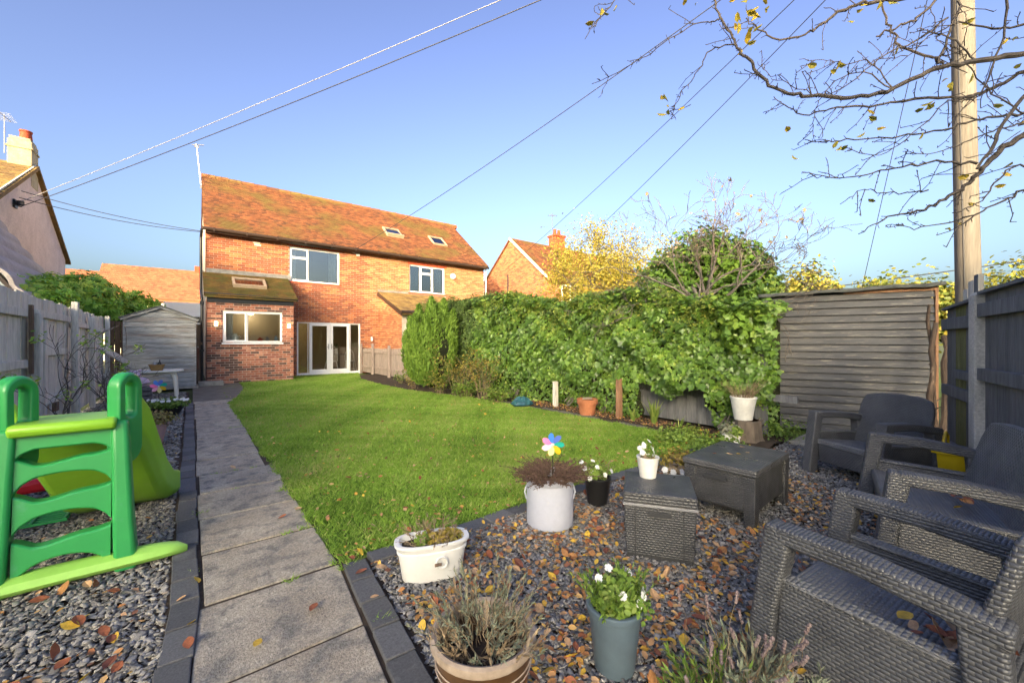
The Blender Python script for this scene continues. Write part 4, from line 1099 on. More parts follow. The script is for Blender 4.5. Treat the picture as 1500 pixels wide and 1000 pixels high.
bs = thing('bare_shrub', 'bare grey branching shrub in front of the ivy-clad tree', 'shrub', (0, 0, 0))
random.seed(21); RMIN = .0035; b = MB(); tips = []
base = Vector((6.35, 3.22, 1.25))
b.tube([(6.35, 3.22, .9), base, (6.36, 3.2, 1.75)], [.05, .045, .04], 7)
for (d, L, r) in (((.15, -.5, .85), .75, .028), ((-.1, .15, 1), .7, .03), ((.25, .5, .8), .7, .025), ((.1, -.9, .5), .65, .02), ((-.2, .8, .42), .75, .022), ((.3, -.1, 1), .85, .028), ((-.35, -.35, .7), .6, .02)):
    grow(b, (6.36, 3.2, 1.6 + random.uniform(0, .15)), d, L, r * 1.15, 5, up=.07, spread=.6, tips=tips, shrink=.72, kids=(2, 3))
for (d, L, r) in (((-.5, .75, .55), 1.0, .022), ((-.6, .8, .25), .9, .018), ((.45, -.6, .75), .85, .02), ((-.3, .5, .85), .95, .02), ((.2, -.45, .9), .85, .02)):
    grow(b, (6.38, 3.18, 1.8 + random.uniform(0, .3)), d, L, r, 5, up=.06, spread=.65, tips=tips, shrink=.68, kids=(2, 3))
for (d, L, r) in (((.25, -.45, .95), .95, .024), ((.1, -.25, 1.0), 1.05, .024), ((.1, .35, .95), .95, .022), ((.0, .75, .75), .95, .02), ((.15, .1, 1), .9, .022)):
    grow(b, (6.5, 3.15, 2.0), d, L * .60, r * 1.1, 5, up=.10, spread=.5, tips=tips, shrink=.70, kids=(2, 3))
b.build('branches', M_bare, bs, fix=False)
P_ = np.array([t[0] for t in tips if random.random() < .10]); n = len(P_)
V, F, rn = scatter(LEAF_V, LEAF_F, P_, frames(RNG.normal(size=(n, 3))), RNG.uniform(.04, .08, n)); npmesh('dry_leaves', V, F, M_dry, bs, rn, 'stuff')

# ---- yellow autumn tree behind
random.seed(5)
def leafy_tree(name, label, base, H, crown_c, crown_r, nleaf, size, m, lev=4, seed=1.0, gaps=.25, cat='tree', wood=None, nlimb=6, bias=.5, group=None):
    t = thing(name, label, cat, group=group)
    b = MB(); tips = []; c = Vector(crown_c); bp = Vector(base)
    top = c - Vector((0, 0, crown_r[2] * .55))
    b.tube([bp, bp.lerp(top, .5) + Vector((.06, -.05, 0)), top], [H * .022 + .03, H * .018 + .02, H * .013 + .015], 8)
    for k in range(nlimb):
        a = 6.283 * k / nlimb + random.uniform(-.4, .4); e = random.uniform(.25, 1.1)
        d = Vector((math.cos(a) * math.cos(e) * crown_r[0], math.sin(a) * math.cos(e) * crown_r[1], math.sin(e) * crown_r[2]))
        grow(b, bp.lerp(top, random.uniform(.75, 1.0)), d, d.length * .62, H * .008 + .01, lev - 1, up=.1, spread=.55, tips=tips, shrink=.66)
    b.build('trunk', wood or M_trunk, t, fix=False)
    tp = np.array([x[0] for x in tips])
    d = (tp - np.array(crown_c)) / np.array(crown_r); ln = np.linalg.norm(d, axis=1, keepdims=True); tp = np.where(ln > 1, np.array(crown_c) + d / ln * np.array(crown_r), tp)
    k = RNG.integers(0, len(tp), nleaf); P1 = tp[k] + RNG.normal(0, 1, (nleaf, 3)) * np.array(crown_r) * .13
    q = leaf_blob(crown_c, crown_r, int(nleaf * .5), size, (LEAF_V, LEAF_F), shell=.35, bias=bias, seed=seed, lump=.4)
    hole = wob(P1[:, 0] * 3.0 / crown_r[0], P1[:, 1] * 2.5 / crown_r[1] + P1[:, 2] * 3.0 / crown_r[2], seed) > -.75 + gaps
    P1 = P1[hole]; n = len(P1)
    nz = np.stack([RNG.normal(0, .8, n), RNG.normal(0, .8, n), RNG.normal(.5, .6, n)], 1)
    col = np.clip(bias + .22 * wob(P1[:, 0] * 2, P1[:, 1] * 2 + P1[:, 2] * 2, seed + 2) + RNG.normal(0, .17, n), 0, .999)
    V, F, rn = merge([scatter(LEAF_V, LEAF_F, P1, frames(nz), RNG.uniform(size[0], size[1], n), col), q])
    npmesh('crown', V, F, m, t, rn, 'stuff')
    return t
leafy_tree('yellow_tree', 'loose yellow autumn tree between the hedge and the far brick house', (9.4, 7.9, 0), 5.0, (9.35, 7.9, 3.5), (1.5, 1.5, 1.5), 9000, (.04, .08), M_yellow, seed=3, gaps=.35)
leafy_tree('yellow_tree', 'second yellow autumn tree, partly hidden by the bare shrub', (10.2, 6.8, 0), 4.8, (10.1, 6.9, 3.2), (1.3, 1.4, 1.55), 7000, (.04, .08), M_yellow, seed=7, gaps=.3)
leafy_tree('golden_bush', 'golden green bush showing left of the black shed roof', (18.9, 5.3, 0), 4.2, (18.9, 5.3, 2.9), (1.1, 1.1, 1.6), 5200, (.10, .18), M_mixed, seed=11, gaps=.1, cat='bush', bias=.42)
leafy_tree('leafy_bush', 'green bush showing above the black shed roof', (18.0, 2.3, 0), 3.8, (18.0, 2.3, 2.3), (1.0, 1.7, 1.25), 5200, (.10, .18), M_mixed, seed=13, gaps=.2, cat='bush', bias=.35)
leafy_tree('golden_hedge', 'yellow green hedge over the dark fence at the right edge', (20.6, .2, 0), 4.0, (20.6, .0, 2.5), (1.2, 1.5, 1.5), 5600, (.10, .18), M_mixed, seed=17, gaps=.1, cat='hedge', bias=.42)
leafy_tree('dark_evergreen', 'dark green bush behind the hedge in front of the far brick house', (7.3, 8.6, 0), 2.7, (7.3, 8.5, 1.75), (.9, 1.2, .95), 4200, (.05, .08), M_privet, seed=19, gaps=.1, cat='bush')

# ---- privet hedge, farther along the boundary
ph = thing('privet_hedge', 'dark small-leaved hedge behind the conifer, far end of the ivy', 'hedge')
n = 15000
y = RNG.uniform(8.2, 11.6, n); z = 2.38 * (1 - RNG.random(n) ** 1.1) + .05
x = 5.72 + .14 * wob(y * 1.5, z * 2, 4) + RNG.exponential(.05, n) + (y - 8.2) * .05
P1 = scatter(LEAF_V, LEAF_F, np.stack([x, y, z], 1), frames(np.stack([-np.ones(n), RNG.normal(-.2, .6, n), RNG.normal(.5, .5, n)], 1)), RNG.uniform(.035, .065, n), np.clip(.42 + .2 * wob(y * 2, z * 3, 2) + RNG.normal(0, .15, n), 0, .999))
n = 9000
y = RNG.uniform(8.0, 11.8, n); x = RNG.uniform(5.6, 6.9, n); z = 2.36 + .12 * wob(x * 3, y * 2, 1) + RNG.normal(0, .06, n)
P2 = scatter(LEAF_V, LEAF_F, np.stack([x, y, z], 1), frames(np.stack([RNG.normal(-.3, .6, n), RNG.normal(0, .6, n), np.ones(n)], 1)), RNG.uniform(.035, .065, n), np.clip(RNG.normal(.6, .2, n), 0, .999))
V, F, rn = merge([P1, P2]); npmesh('leaves', V, F, M_privet, ph, rn, 'stuff')
b = MB(); b.box(5.95, 6.8, 8.3, 11.5, 0, 2.28); b.build('dark_core', M_darkcore, ph)

# ---- conifer with upright spires
cf = thing('conifer', 'bright green upright conifer with several pointed tips at the hedge end', 'conifer', (5.0, 9.75, 0))
parts_ = []
b = MB()
spires = [(0, 0, 2.42, .30), (-.28, .18, 2.22, .26), (.22, -.25, 2.36, .28), (.35, .2, 2.3, .26), (-.15, -.36, 2.28, .27), (-.5, -.05, 1.95, .24), (.1, .42, 2.15, .25), (-.38, -.42, 1.9, .24), (.45, -.35, 2.1, .22), (-.42, .42, 1.9, .22), (-.62, .25, 1.5, .2), (-.6, -.35, 1.45, .2)]
for (sx, sy, h, rr) in spires:
    z0 = .15; n = int(3000 * h / 2.2)
    s = RNG.random(n); zz = z0 + (h - z0) * s
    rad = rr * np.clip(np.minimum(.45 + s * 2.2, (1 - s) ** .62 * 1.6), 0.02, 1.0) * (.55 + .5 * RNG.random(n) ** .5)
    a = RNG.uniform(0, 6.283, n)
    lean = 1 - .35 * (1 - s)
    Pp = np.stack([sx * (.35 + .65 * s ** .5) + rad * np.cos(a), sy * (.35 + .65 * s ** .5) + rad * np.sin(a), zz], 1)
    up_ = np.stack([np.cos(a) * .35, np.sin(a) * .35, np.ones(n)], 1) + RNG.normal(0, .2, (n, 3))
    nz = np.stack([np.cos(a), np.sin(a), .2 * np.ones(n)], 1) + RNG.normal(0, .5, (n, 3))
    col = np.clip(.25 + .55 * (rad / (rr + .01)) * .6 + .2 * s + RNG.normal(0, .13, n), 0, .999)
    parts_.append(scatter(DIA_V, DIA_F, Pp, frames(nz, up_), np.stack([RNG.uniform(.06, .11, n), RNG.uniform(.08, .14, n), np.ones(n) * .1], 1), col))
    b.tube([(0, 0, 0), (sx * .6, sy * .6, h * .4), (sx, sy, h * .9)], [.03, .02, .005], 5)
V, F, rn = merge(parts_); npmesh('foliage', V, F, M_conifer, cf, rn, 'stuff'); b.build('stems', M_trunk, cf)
b = MB(); b.lathe([(.10, .1), (.42, .5), (.55, 1.1), (.46, 1.6), (.2, 2.0), (0, 2.1)], 12); b.build('dark_core', M_darkcore, cf)

# ---- shrubs and low plants along the bed
def wisp(name, label, c, h, n, spread, m_leaf, nleaf, size, m_stem=None, cat='plant', lean=.35, thick=.004, bias=.6, group=None, stem_nodes=1):
    t = thing(name, label, cat, (c[0], c[1], c[2] if len(c) > 2 else 0), 0, group)
    b = MB(); tp = []
    for k in range(n):
        a = random.uniform(0, 6.283); r0 = random.uniform(0, spread * .35); hh = h * random.uniform(.6, 1.05); ln = random.uniform(.1, lean)
        p0 = Vector((r0 * math.cos(a), r0 * math.sin(a), 0)); p1 = p0 + Vector((math.cos(a) * ln * hh * .35, math.sin(a) * ln * hh * .35, hh * .55)); p2 = p0 + Vector((math.cos(a) * (ln * hh + spread * .3), math.sin(a) * (ln * hh + spread * .3), hh))
        b.tube([p0, p1, p2], [thick, thick * .8, thick * .4], 4, random.random(), cap=False)
        for q in range(3): tp.append(p1.lerp(p2, random.random()))
        tp.append(p2)
    b.build('stems', m_stem or M_dry, t, fix=False)
    if nleaf:
        tp = np.array(tp); k = RNG.integers(0, len(tp), nleaf); P1 = tp[k] + RNG.normal(0, size[1] * .8, (nleaf, 3)); P1[:, 2] = np.maximum(P1[:, 2], .01)
        nz = np.stack([RNG.normal(0, .7, nleaf), RNG.normal(0, .7, nleaf), np.ones(nleaf)], 1)
        V, F, rn = scatter(LEAF_V, LEAF_F, P1, frames(nz), RNG.uniform(size[0], size[1], nleaf), np.clip(RNG.normal(bias, .22, nleaf), 0, .999)); npmesh('leaves', V, F, m_leaf, t, rn, 'stuff')
    return t
random.seed(11)
wisp('rose_bush', 'straggly yellow-leaved bush beside the conifer, taller than its neighbours', (5.0, 8.35), 1.15, 26, .5, M_mixed, 620, (.03, .07), lean=.5, bias=.6, cat='shrub')
wisp('dry_shrub', 'brown straggly shrub in front of the dark hedge, left of the blue bag', (5.15, 7.5), 1.0, 34, .55, M_mixed, 560, (.03, .06), lean=.5, bias=.75, cat='shrub')
wisp('low_shrub', 'low leafy green clump at the foot of the conifer', (4.75, 8.8), .5, 22, .4, M_mixed, 380, (.04, .08), bias=.3)
wisp('low_shrub', 'low leafy green clump at the lawn edge before the dry shrub', (4.95, 8.0), .32, 26, .45, M_ground_green, 520, (.04, .08), bias=.5)
wisp('low_shrub', 'low leafy clump at the lawn edge just left of the blue bag', (5.1, 6.9), .3, 24, .4, M_ground_green, 480, (.04, .08), bias=.55)
wisp('low_shrub', 'small yellowing clump under the conifer towards the low fence', (4.7, 10.2), .5, 18, .35, M_mixed, 240, (.04, .08), bias=.6)
wisp('low_shrub', 'sparse clump of leaves in the soil by the low fence', (4.9, 11.6), .35, 18, .3, M_ground_green, 260, (.03, .06), bias=.4)
def blades(name, label, c, n, h, m, w=.018, cat='plant', lean=.5):
    t = thing(name, label, cat, c)
    b = MB()
    for k in range(n):
        a = random.uniform(0, 6.283); hh = h * random.uniform(.55, 1.05); ln = random.uniform(.1, lean) * hh; dx, dy = math.cos(a), math.sin(a); px, py = -dy * w / 2, dx * w / 2
        pts = []
        for s in (0, .35, .7, .9, 1.0):
            r = ln * s ** 1.8 + .03; z_ = hh * (s - .18 * s ** 3) ; ww = 1 - s ** 3
            pts.append((dx * r + px * ww, dy * r + py * ww, z_)); pts.append((dx * r - px * ww, dy * r - py * ww, z_))
        b.add(pts, [(2 * i, 2 * i + 1, 2 * i + 3, 2 * i + 2) for i in range(4)], random.random())
    b.build('leaf_blades', m, t, fix=False, kind='stuff')
M_iris = leafmat('iris_blade', [(.10, .17, .03), (.18, .27, .045), (.26, .33, .07), (.36, .33, .10)], trans=.3)
blades('iris_clump', 'spiky pale green iris clump right of the reddish post', (5.55, 3.5, .01), 34, .50, M_iris, w=.026)
blades('iris_clump', 'smaller spiky iris clump just left of the larger one', (5.5, 3.85, .01), 16, .36, M_iris, w=.02)
blades('iris_clump', 'smallest spiky green clump, right of the large iris', (5.6, 3.12, .01), 14, .32, M_iris, w=.02)
for (c, r, n, lab, bi) in (((4.55, 2.12, .10), (.55, .28, .16), 1500, 'low mat of green bedding leaves behind the wicker table', .5), ((5.0, 2.75, .08), (.5, .3, .13), 1100, 'creeping green groundcover at the lawn corner near the stump', .6), ((6.15, 2.0, .14), (.3, .35, .2), 420, 'leafy weeds at the foot of the black shed', .35), ((3.95, 2.2, .08), (.3, .2, .12), 520, 'dry brown and green groundcover behind the cool box', .75)):
    t = thing('groundcover', lab, 'plant')
    V, F, rn = leaf_blob(c, r, n, (.022, .05), (LEAF_V, LEAF_F), shell=.2, bias=bi, seed=c[0]); V[:, 2] = np.maximum(V[:, 2], .004); npmesh('leaves', V, F, M_mixed if bi > .7 else M_ground_green, t, rn, 'stuff')

# ---- big glossy shrub over the left fence
fs_ = thing('fatsia_shrub', 'large bright green shrub rising over the left fence', 'shrub')
PALM_V = []; PALM_F = []
for k in range(7):
    a = -1.9 + k * 3.8 / 6; l = 1 - .25 * abs(a) / 1.9; i0 = len(PALM_V); ca, sa = math.sin(a), math.cos(a)
    PALM_V += [(0, 0, 0), (ca * .5 * l - sa * .11, sa * .5 * l + ca * .11, .05), (ca * l, sa * l, -.12), (ca * .5 * l + sa * .11, sa * .5 * l - ca * .11, .05)]
    PALM_F += [(i0, i0 + 1, i0 + 2), (i0, i0 + 2, i0 + 3)]
FB = (((-2.75, 14.0, 2.1), (.7, 1.4, .65), 700), ((-2.25, 15.9, 2.35), (.75, 1.4, .8), 900), ((-1.5, 17.3, 2.1), (.85, .7, .75), 700), ((-2.9, 16.5, 2.4), (.9, 1.4, .75), 600))
sh = [leaf_blob(c, r, n, (.12, .21), (PALM_V, PALM_F), shell=.55, bias=.72, seed=i * 1.7) for i, (c, r, n) in enumerate(FB)]
sh += [leaf_blob(c, r, n, (.09, .16), (LEAF_V, LEAF_F), shell=.6, bias=.8, seed=i * 1.3) for i, (c, r, n) in enumerate(FB)]
V, F, rn = merge(sh); npmesh('foliage', V, F, M_fatsia, fs_, rn, 'stuff')
b = MB()
for (x, y) in ((-2.7, 14.0), (-2.3, 15.6), (-1.6, 17.2), (-2.9, 16.4)):
    b.tube([(x, y, 0), (x + .1, y + .1, 1.2), (x, y, 2.2)], [.06, .05, .02], 6)
b.build('stems', M_trunk, fs_)
b = MB()
for (c, r) in (((-2.8, 14.0, 1.8), (.45, 1.0, .6)), ((-2.3, 15.9, 2.0), (.45, 1.0, .7)), ((-1.5, 17.4, 1.7), (.5, .4, .7))):
    b.lathe([(0, -1), (.5, -.85), (.87, -.5), (1, 0), (.87, .5), (.5, .85), (0, 1)], 10)
    for i in range(len(b.v) - 70, len(b.v)):
        v = b.v[i]; b.v[i] = (c[0] + v[0] * r[0], c[1] + v[1] * r[1], c[2] + v[2] * r[2])
b.build('dark_core', M_darkcore, fs_)
# sparse shrub against the left fence
random.seed(4)
t = thing('sparse_shrub', 'thin shrub with few yellow green leaf clusters against the left fence', 'shrub')
b = MB(); tips = []
for d, L in (((-.1, -.3, 1), .75), ((.15, .35, .9), .7), ((.05, .7, .6), .65), ((0, -.6, .8), .6)):
    grow(b, (-1.25, 7.6, .03), d, L, .013, 3, up=.12, spread=.55, tips=tips, kids=(2, 3))
b.build('branches', M_bare, t, fix=False)
tp = np.array([q[0] for q in tips if q[0].y < 8.0]); tp = tp[RNG.random(len(tp)) < .4]; k = RNG.integers(0, len(tp), 320)
V, F, rn = scatter(LEAF_V, LEAF_F, tp[k] + RNG.normal(0, .035, (320, 3)), frames(np.stack([RNG.normal(0, .6, 320), RNG.normal(0, .6, 320), np.ones(320)], 1)), RNG.uniform(.035, .06, 320), np.clip(RNG.normal(.75, .15, 320), 0, .999)); npmesh('leaves', V, F, M_fatsia, t, rn, 'stuff')
t = thing('twiggy_shrub', 'leafless brown twiggy shrub by the left fence near the shed', 'shrub')
b = MB(); tips = []
for d, L in (((.1, -.3, 1), .55), ((.15, .35, .9), .5), ((.3, .0, .8), .5), ((.2, -.6, .7), .5), ((-.1, .1, 1), .6)):
    grow(b, (-1.1, 9.6, .03), d, L, .010, 3, up=.1, spread=.6, tips=tips, kids=(2, 4))
b.build('branches', M_bare, t, fix=False)
# ------------------------------------------------------------------ pole and cables
PX, PY = 9.30, .50
M_pole = mat('telegraph_pole_wood', [(.125, .112, .095), (.19, .172, .15)], scale=3, stretch=(6, 6, .35), rough=.9, bump=.5, bscale=14, vary=.3, vscale=10, patch=(.15, .135, .11), pscale=2, plo=.55, phi=.7)
tp_ = thing('telegraph_pole', 'tall round timber telegraph pole behind the right fence', 'pole', (PX, PY, 0))
b = MB(); n = 14; b.tube([(0, 0, -.1), (0, 0, 1.5), (-.06, .05, 5), (-.12, .09, 9.6)], [.145, .142, .13, .115], 20); b.build('shaft', M_pole, tp_, smooth=True)
for k in range(6):
    b = MB(); s = 1 if k % 2 else -1; z = 6.6 + k * .35; b.tube([(-.08, .06, z), (-.08 + s * .1, .06 + s * .25, z)], .012, 5); b.build('step_peg', M_metal, tp_)
for k, z in enumerate((9.3, 8.9)):
    b = MB(); b.beam((-.11 - .5, .09 + .4, z), (-.11 + .5, .09 - .4, z), .07, .09); b.build('cross_arm', M_pole, tp_)
b = MB(); b.tube([(-.22, .0, .2), (-.26, .1, 6.0), (-.27, .15, 9.0)], .012, 5); b.build('riser_cable', M_cable, tp_)
def cable(label, p, q, sag=.15, r=.009, m=None, name='overhead_cable'):
    b = MB(); p = Vector(p); q = Vector(q); n = 24
    pts = [p.lerp(q, i / n) - Vector((0, 0, sag * 4 * (i / n) * (1 - i / n))) for i in range(n + 1)]
    b.tube(pts, r, 5); o = b.build(name, m or M_cable, smooth=True); tag(o, label, 'cable', 'overhead cables')
TOP = (PX - .12, PY + .09, 9.35)
cable('pale overhead cable from the pole top to the pink gable, upper of the pair', (PX - .3, PY + .3, 9.5), (-3.95, 18.15, 5.34), .1, .008, M_cablew)
cable('dark overhead cable from the pole top to the pink gable, lower of the pair', (PX - .2, PY + .2, 9.25), (-3.95, 18.3, 5.26), .2, .010)
cable('dark overhead cable from the pole to the bracket on the brick house front', (PX - .1, PY + .1, 9.2), (5.1, 16.97, 4.95), .25, .010)
cable('dark overhead cable from the pole to the far brick house, upper of two', (PX, PY, 9.1), (16.0, 20.8, 6.0), .2, .010)
cable('dark overhead cable from the pole to the far brick house, lower of two', (PX + .1, PY - .05, 8.9), (16.0, 17.2, 5.0), .25, .010)
cable('thin dark cable between the pink gable and the brick house corner, upper', (-3.95, 18.4, 5.75), (.3, 17.1, 5.0), .12, .011)
cable('thin dark cable between the pink gable and the brick house corner, lower', (-3.95, 18.2, 5.5), (.3, 16.98, 4.95), .14, .011)
cable('thin distant cable crossing behind the right fence and pole', (17, 9, 2.9), (26, -6, 5.0), .1, .02)
cable('pale stay wire running down steeply left of the telegraph pole', (PX - .15, PY + .1, 8.6), (13.5, 2.6, 2.4), 0, .007, M_cable, 'stay_wire')

# ------------------------------------------------------------------ woven resin garden furniture
M_weave = weave('dark_grey_weave', (.058, .060, .067), (.092, .095, .104))
M_weave_l = weave('grey_weave_seat', (.105, .108, .117), (.16, .164, .175), a=.027, b=.017, rough=.33)
M_weave_k = weave('charcoal_weave', (.036, .037, .040), (.058, .059, .063))
M_weave_kt = weave('charcoal_weave_top', (.05, .051, .055), (.08, .081, .086), a=.03, b=.018, rough=.3)
M_resin = plain('smooth_dark_resin', (.035, .036, .040), rough=.5)
M_strip = plain('grey_strip', (.22, .22, .23), rough=.5)

def armchair(name, label, W, loc, rz, group=None, cat='armchair'):
    """local x to the sitter's left/right, y forward"""
    t = thing(name, label, cat, loc, rz, group)
    h = W / 2; aw = .095
    for s in (-1, 1):
        xo, xi = s * h, s * (h - aw); x0, x1 = min(xo, xi), max(xo, xi)
        def pr(poly, nm, a0=x0, a1=x1, bv=.014, m=None):
            b = MB(); b.prism(poly, 0, a0, a1); return b.build(nm, m or M_weave, t, bevel=bv, smooth=True, seg=3)
        pr([(.37, 0), (.27, 0), (.245, .30), (.20, .545), (.245, .612), (.285, .612)], 'leg')
        pr([(.2449, .545), (.2449, .612), (.0, .605), (-.22, .575), (-.33, .55), (-.33, .49), (-.2, .512), (0, .54)], 'arm_rest')
        pr([(-.22, .52), (-.32, .52), (-.34, 0), (-.26, 0)], 'leg', x0 + .004, x1 - .004)
        e = .012
        px0, px1 = (x0 + .03, x1 - .02) if s < 0 else (x0 + .02, x1 - .03)
        pr([(.262, .12), (-.285, .12), (-.285, .375), (.238, .40)], 'side_panel', px0, px1, .01)
        pr([(.236, .402), (-.282, .377), (-.282, .392), (.234, .418)], 'side_rail', px0 - .008, px1 + .008, .005, M_weave_l)
    hi = h - aw
    b = MB(); b.prism([(.275, .325), (.27, .345), (-.26, .30), (-.26, .26), (.275, .29)], 0, -hi, hi); b.build('seat', M_weave_l, t, bevel=.008, smooth=True)
    b = MB(); b.hexa([(-hi, .252, .12), (hi, .252, .12), (hi, .222, .12), (-hi, .222, .12)], [(-hi, .268, .289), (hi, .268, .289), (hi, .235, .289), (-hi, .235, .289)]); b.build('front_panel', M_weave, t, bevel=.008)
    # reclined backrest, gently curved, rounded top corners
    vs = []; fs = []; nx, nz = 14, 10; hb = h - .045
    for side in (0, 1):
        for i in range(nx + 1):
            u = -1 + 2 * i / nx
            for k in range(nz + 1):
                v = k / nz; wtap = hb * (1 - .05 * v) * (1 - (.10 * max(0, (v - .8) / .2) ** 2))
                zz = .22 + v * (.585 - .035 * abs(u) ** 3.0)
                yy = -.215 - .135 * v + .05 * u * u * (1 - .4 * v) - (.012 if W > 1 and abs(u) < .04 else 0) + (0 if side == 0 else -.055 + .02 * v)
                vs.append((u * wtap, yy, zz))
    o = (nx + 1) * (nz + 1)
    for i in range(nx):
        for k in range(nz):
            a = i * (nz + 1) + k; c = a + nz + 1
            fs.append((a, c, c + 1, a + 1)); fs.append((o + a, o + a + 1, o + c + 1, o + c))
    for i in range(nx):
        a = i * (nz + 1); c = a + nz + 1; fs.append((a, o + a, o + c, c)); fs.append((a + nz, c + nz, o + c + nz, o + a + nz))
    for k in range(nz):
        fs.append((k, k + 1, o + k + 1, o + k)); a = nx * (nz + 1) + k; fs.append((a, o + a, o + a + 1, a + 1))
    b = MB(); b.add(vs, fs); b.build('backrest', M_weave_l if W > 1 else M_weave, t, bevel=.01, smooth=True)
    b = MB(); b.box(-hi, hi, -.30, -.27, .12, .26); b.build('back_panel', M_weave, t)
    return t
armchair('wicker_armchair', 'nearest dark wicker-effect armchair at the bottom right corner', .75, (2.08, .30, -.012), R(-6), 'dark wicker-effect seats')
armchair('wicker_sofa', 'dark wicker-effect two-seat sofa in the middle of the seating', 1.26, (3.62, .32, -.012), R(14), 'dark wicker-effect seats', 'sofa')
armchair('wicker_armchair', 'farthest dark wicker-effect armchair in front of the black shed', .74, (5.02, .90, -.012), math.atan2(.47, -.88) - R(90), 'dark wicker-effect seats')

ct = thing('wicker_table', 'low dark wicker-effect storage table with a few leaves on top', 'table', (3.40, 1.40, -.012), R(3))
b = MB(); b.prism([(-.37, .105), (.37, .105), (.385, .375), (-.385, .375)], 1, -.225, .225); b.build('body', M_weave_k, ct, bevel=.008)
for s, q in ((-1, -1), (1, -1), (1, 1), (-1, 1)):
    b = MB(); x = s * .34; y = q * .205
    b.hexa([(x - .04, y - .035, 0), (x + .04, y - .035, 0), (x + .04, y + .035, 0), (x - .04, y + .035, 0)], [(x - .055, y - .045, .372), (x + .055, y - .045, .372), (x + .055, y + .045, .372), (x - .055, y + .045, .372)]); b.build('leg', M_weave_k, ct, bevel=.008)
b = MB(); b.box(-.405, .345, -.258, .258, .376, .425); b.build('lid', M_weave_kt, ct, bevel=.010)
b = MB(); b.box(.346, .43, -.22, .23, .10, .395); b.build('end_panel', M_weave_k, ct, bevel=.008)
b = MB(); b.box(-.426, -.41, -.07, .08, .315, .34); b.build('handle_slot', M_resin, ct)
b = MB(); b.box(-.393, -.384, -.17, .17, .13, .30); b.build('front_inset', M_weave_k, ct, bevel=.004)
cb = thing('cool_box', 'square dark wicker-effect cool box carrying a white flower bucket', 'cool box', (2.315, 1.43, -.01), math.atan2(-.34, .23))
CW = .41   # local x along the front, local y back
b = MB(); b.prism([(.015, .03), (CW - .015, .03), (CW, .32), (0, .32)], 1, 0, .40); o = b.build('body', M_weave_k, cb, bevel=.008)
b = MB(); b.box(-.006, CW + .006, -.008, .408, .321, .338); b.build('strip', M_strip, cb, bevel=.003)
b = MB(); b.box(-.004, CW + .004, -.012, .41, .339, .405); b.build('lid', M_weave_kt, cb, bevel=.012)
b = MB(); b.box(.14, .27, -.006, .004, .268, .292); b.build('handle_slot', M_resin, cb)
for x in (.065, CW - .075):
    b = MB(); b.box(x, x + .006, -.004, .003, .035, .318); b.build('groove', M_resin, cb)
b = MB(); b.box(.02, CW - .02, .01, .39, 0, .03); b.build('base', M_resin, cb)
for o in cb.children: o.location = (-CW / 2, -.20 + .03, 0)

# ------------------------------------------------------------------ pots and planters
M_white = plain('white_glaze', (.66, .66, .64), rough=.3, vary=.07)
M_whitem = mat('white_painted_pot', [(.62, .61, .57), (.74, .73, .69)], scale=6, rough=.5, vary=.1, patch=(.45, .42, .36), pscale=4, plo=.62, phi=.75)
M_pale = mat('pale_lilac_enamel', [(.38, .40, .49), (.47, .49, .57)], scale=2.5, rough=.35, vary=.06, patch=(.50, .50, .52), pscale=6, plo=.6, phi=.75)
M_glaze = mat('brown_glazed_stoneware', [(.055, .028, .012), (.11, .056, .025)], scale=5, rough=.28, vary=.25, vscale=18, patch=(.15, .10, .06), pscale=3, plo=.6, phi=.75)
M_rim = mat('stoneware_rim', [(.30, .23, .17), (.42, .34, .27)], scale=8, rough=.6, vary=.25)
M_bluepot = plain('slate_blue_plastic', (.085, .12, .15), rough=.4, vary=.15)
M_terra = mat('terracotta', [(.34, .12, .055), (.44, .17, .08)], scale=6, rough=.85, vary=.2, patch=(.40, .25, .17), pscale=3, plo=.6, phi=.75)
M_pink = mat('dusty_pink_plastic', [(.38, .24, .24), (.45, .29, .29)], scale=3, rough=.6, vary=.08)
M_compost = mat('compost', [(.025, .017, .012), (.06, .042, .03)], scale=20, rough=1, bump=1, bscale=60)
M_petal = leafmat('white_petal', [(.72, .72, .70), (.82, .82, .80)], trans=.2, rough=.6)
M_flowerleaf = leafmat('bedding_leaf', [(.07, .13, .02), (.12, .21, .03), (.19, .30, .045), (.30, .36, .08)], trans=.3)
M_lav = leafmat('lavender_leaf', [(.11, .13, .09), (.18, .21, .14), (.27, .29, .20), (.22, .17, .11)], trans=.15, rough=.8)
M_heather = leafmat('dead_heather', [(.055, .03, .022), (.10, .058, .045), (.15, .09, .07), (.10, .085, .04)], trans=.05, rough=.9)
M_heads = mat('lavender_heads', [(.12, .085, .09), (.22, .17, .16)], scale=40, rough=.9)
PET_V = [(0, 0, 0), (.5, .55, .1), (.3, 1.0, .06), (0, .92, .02), (-.3, 1.0, .06), (-.5, .55, .1)]
PET_F = [(0, 1, 2, 3), (0, 3, 4, 5)]

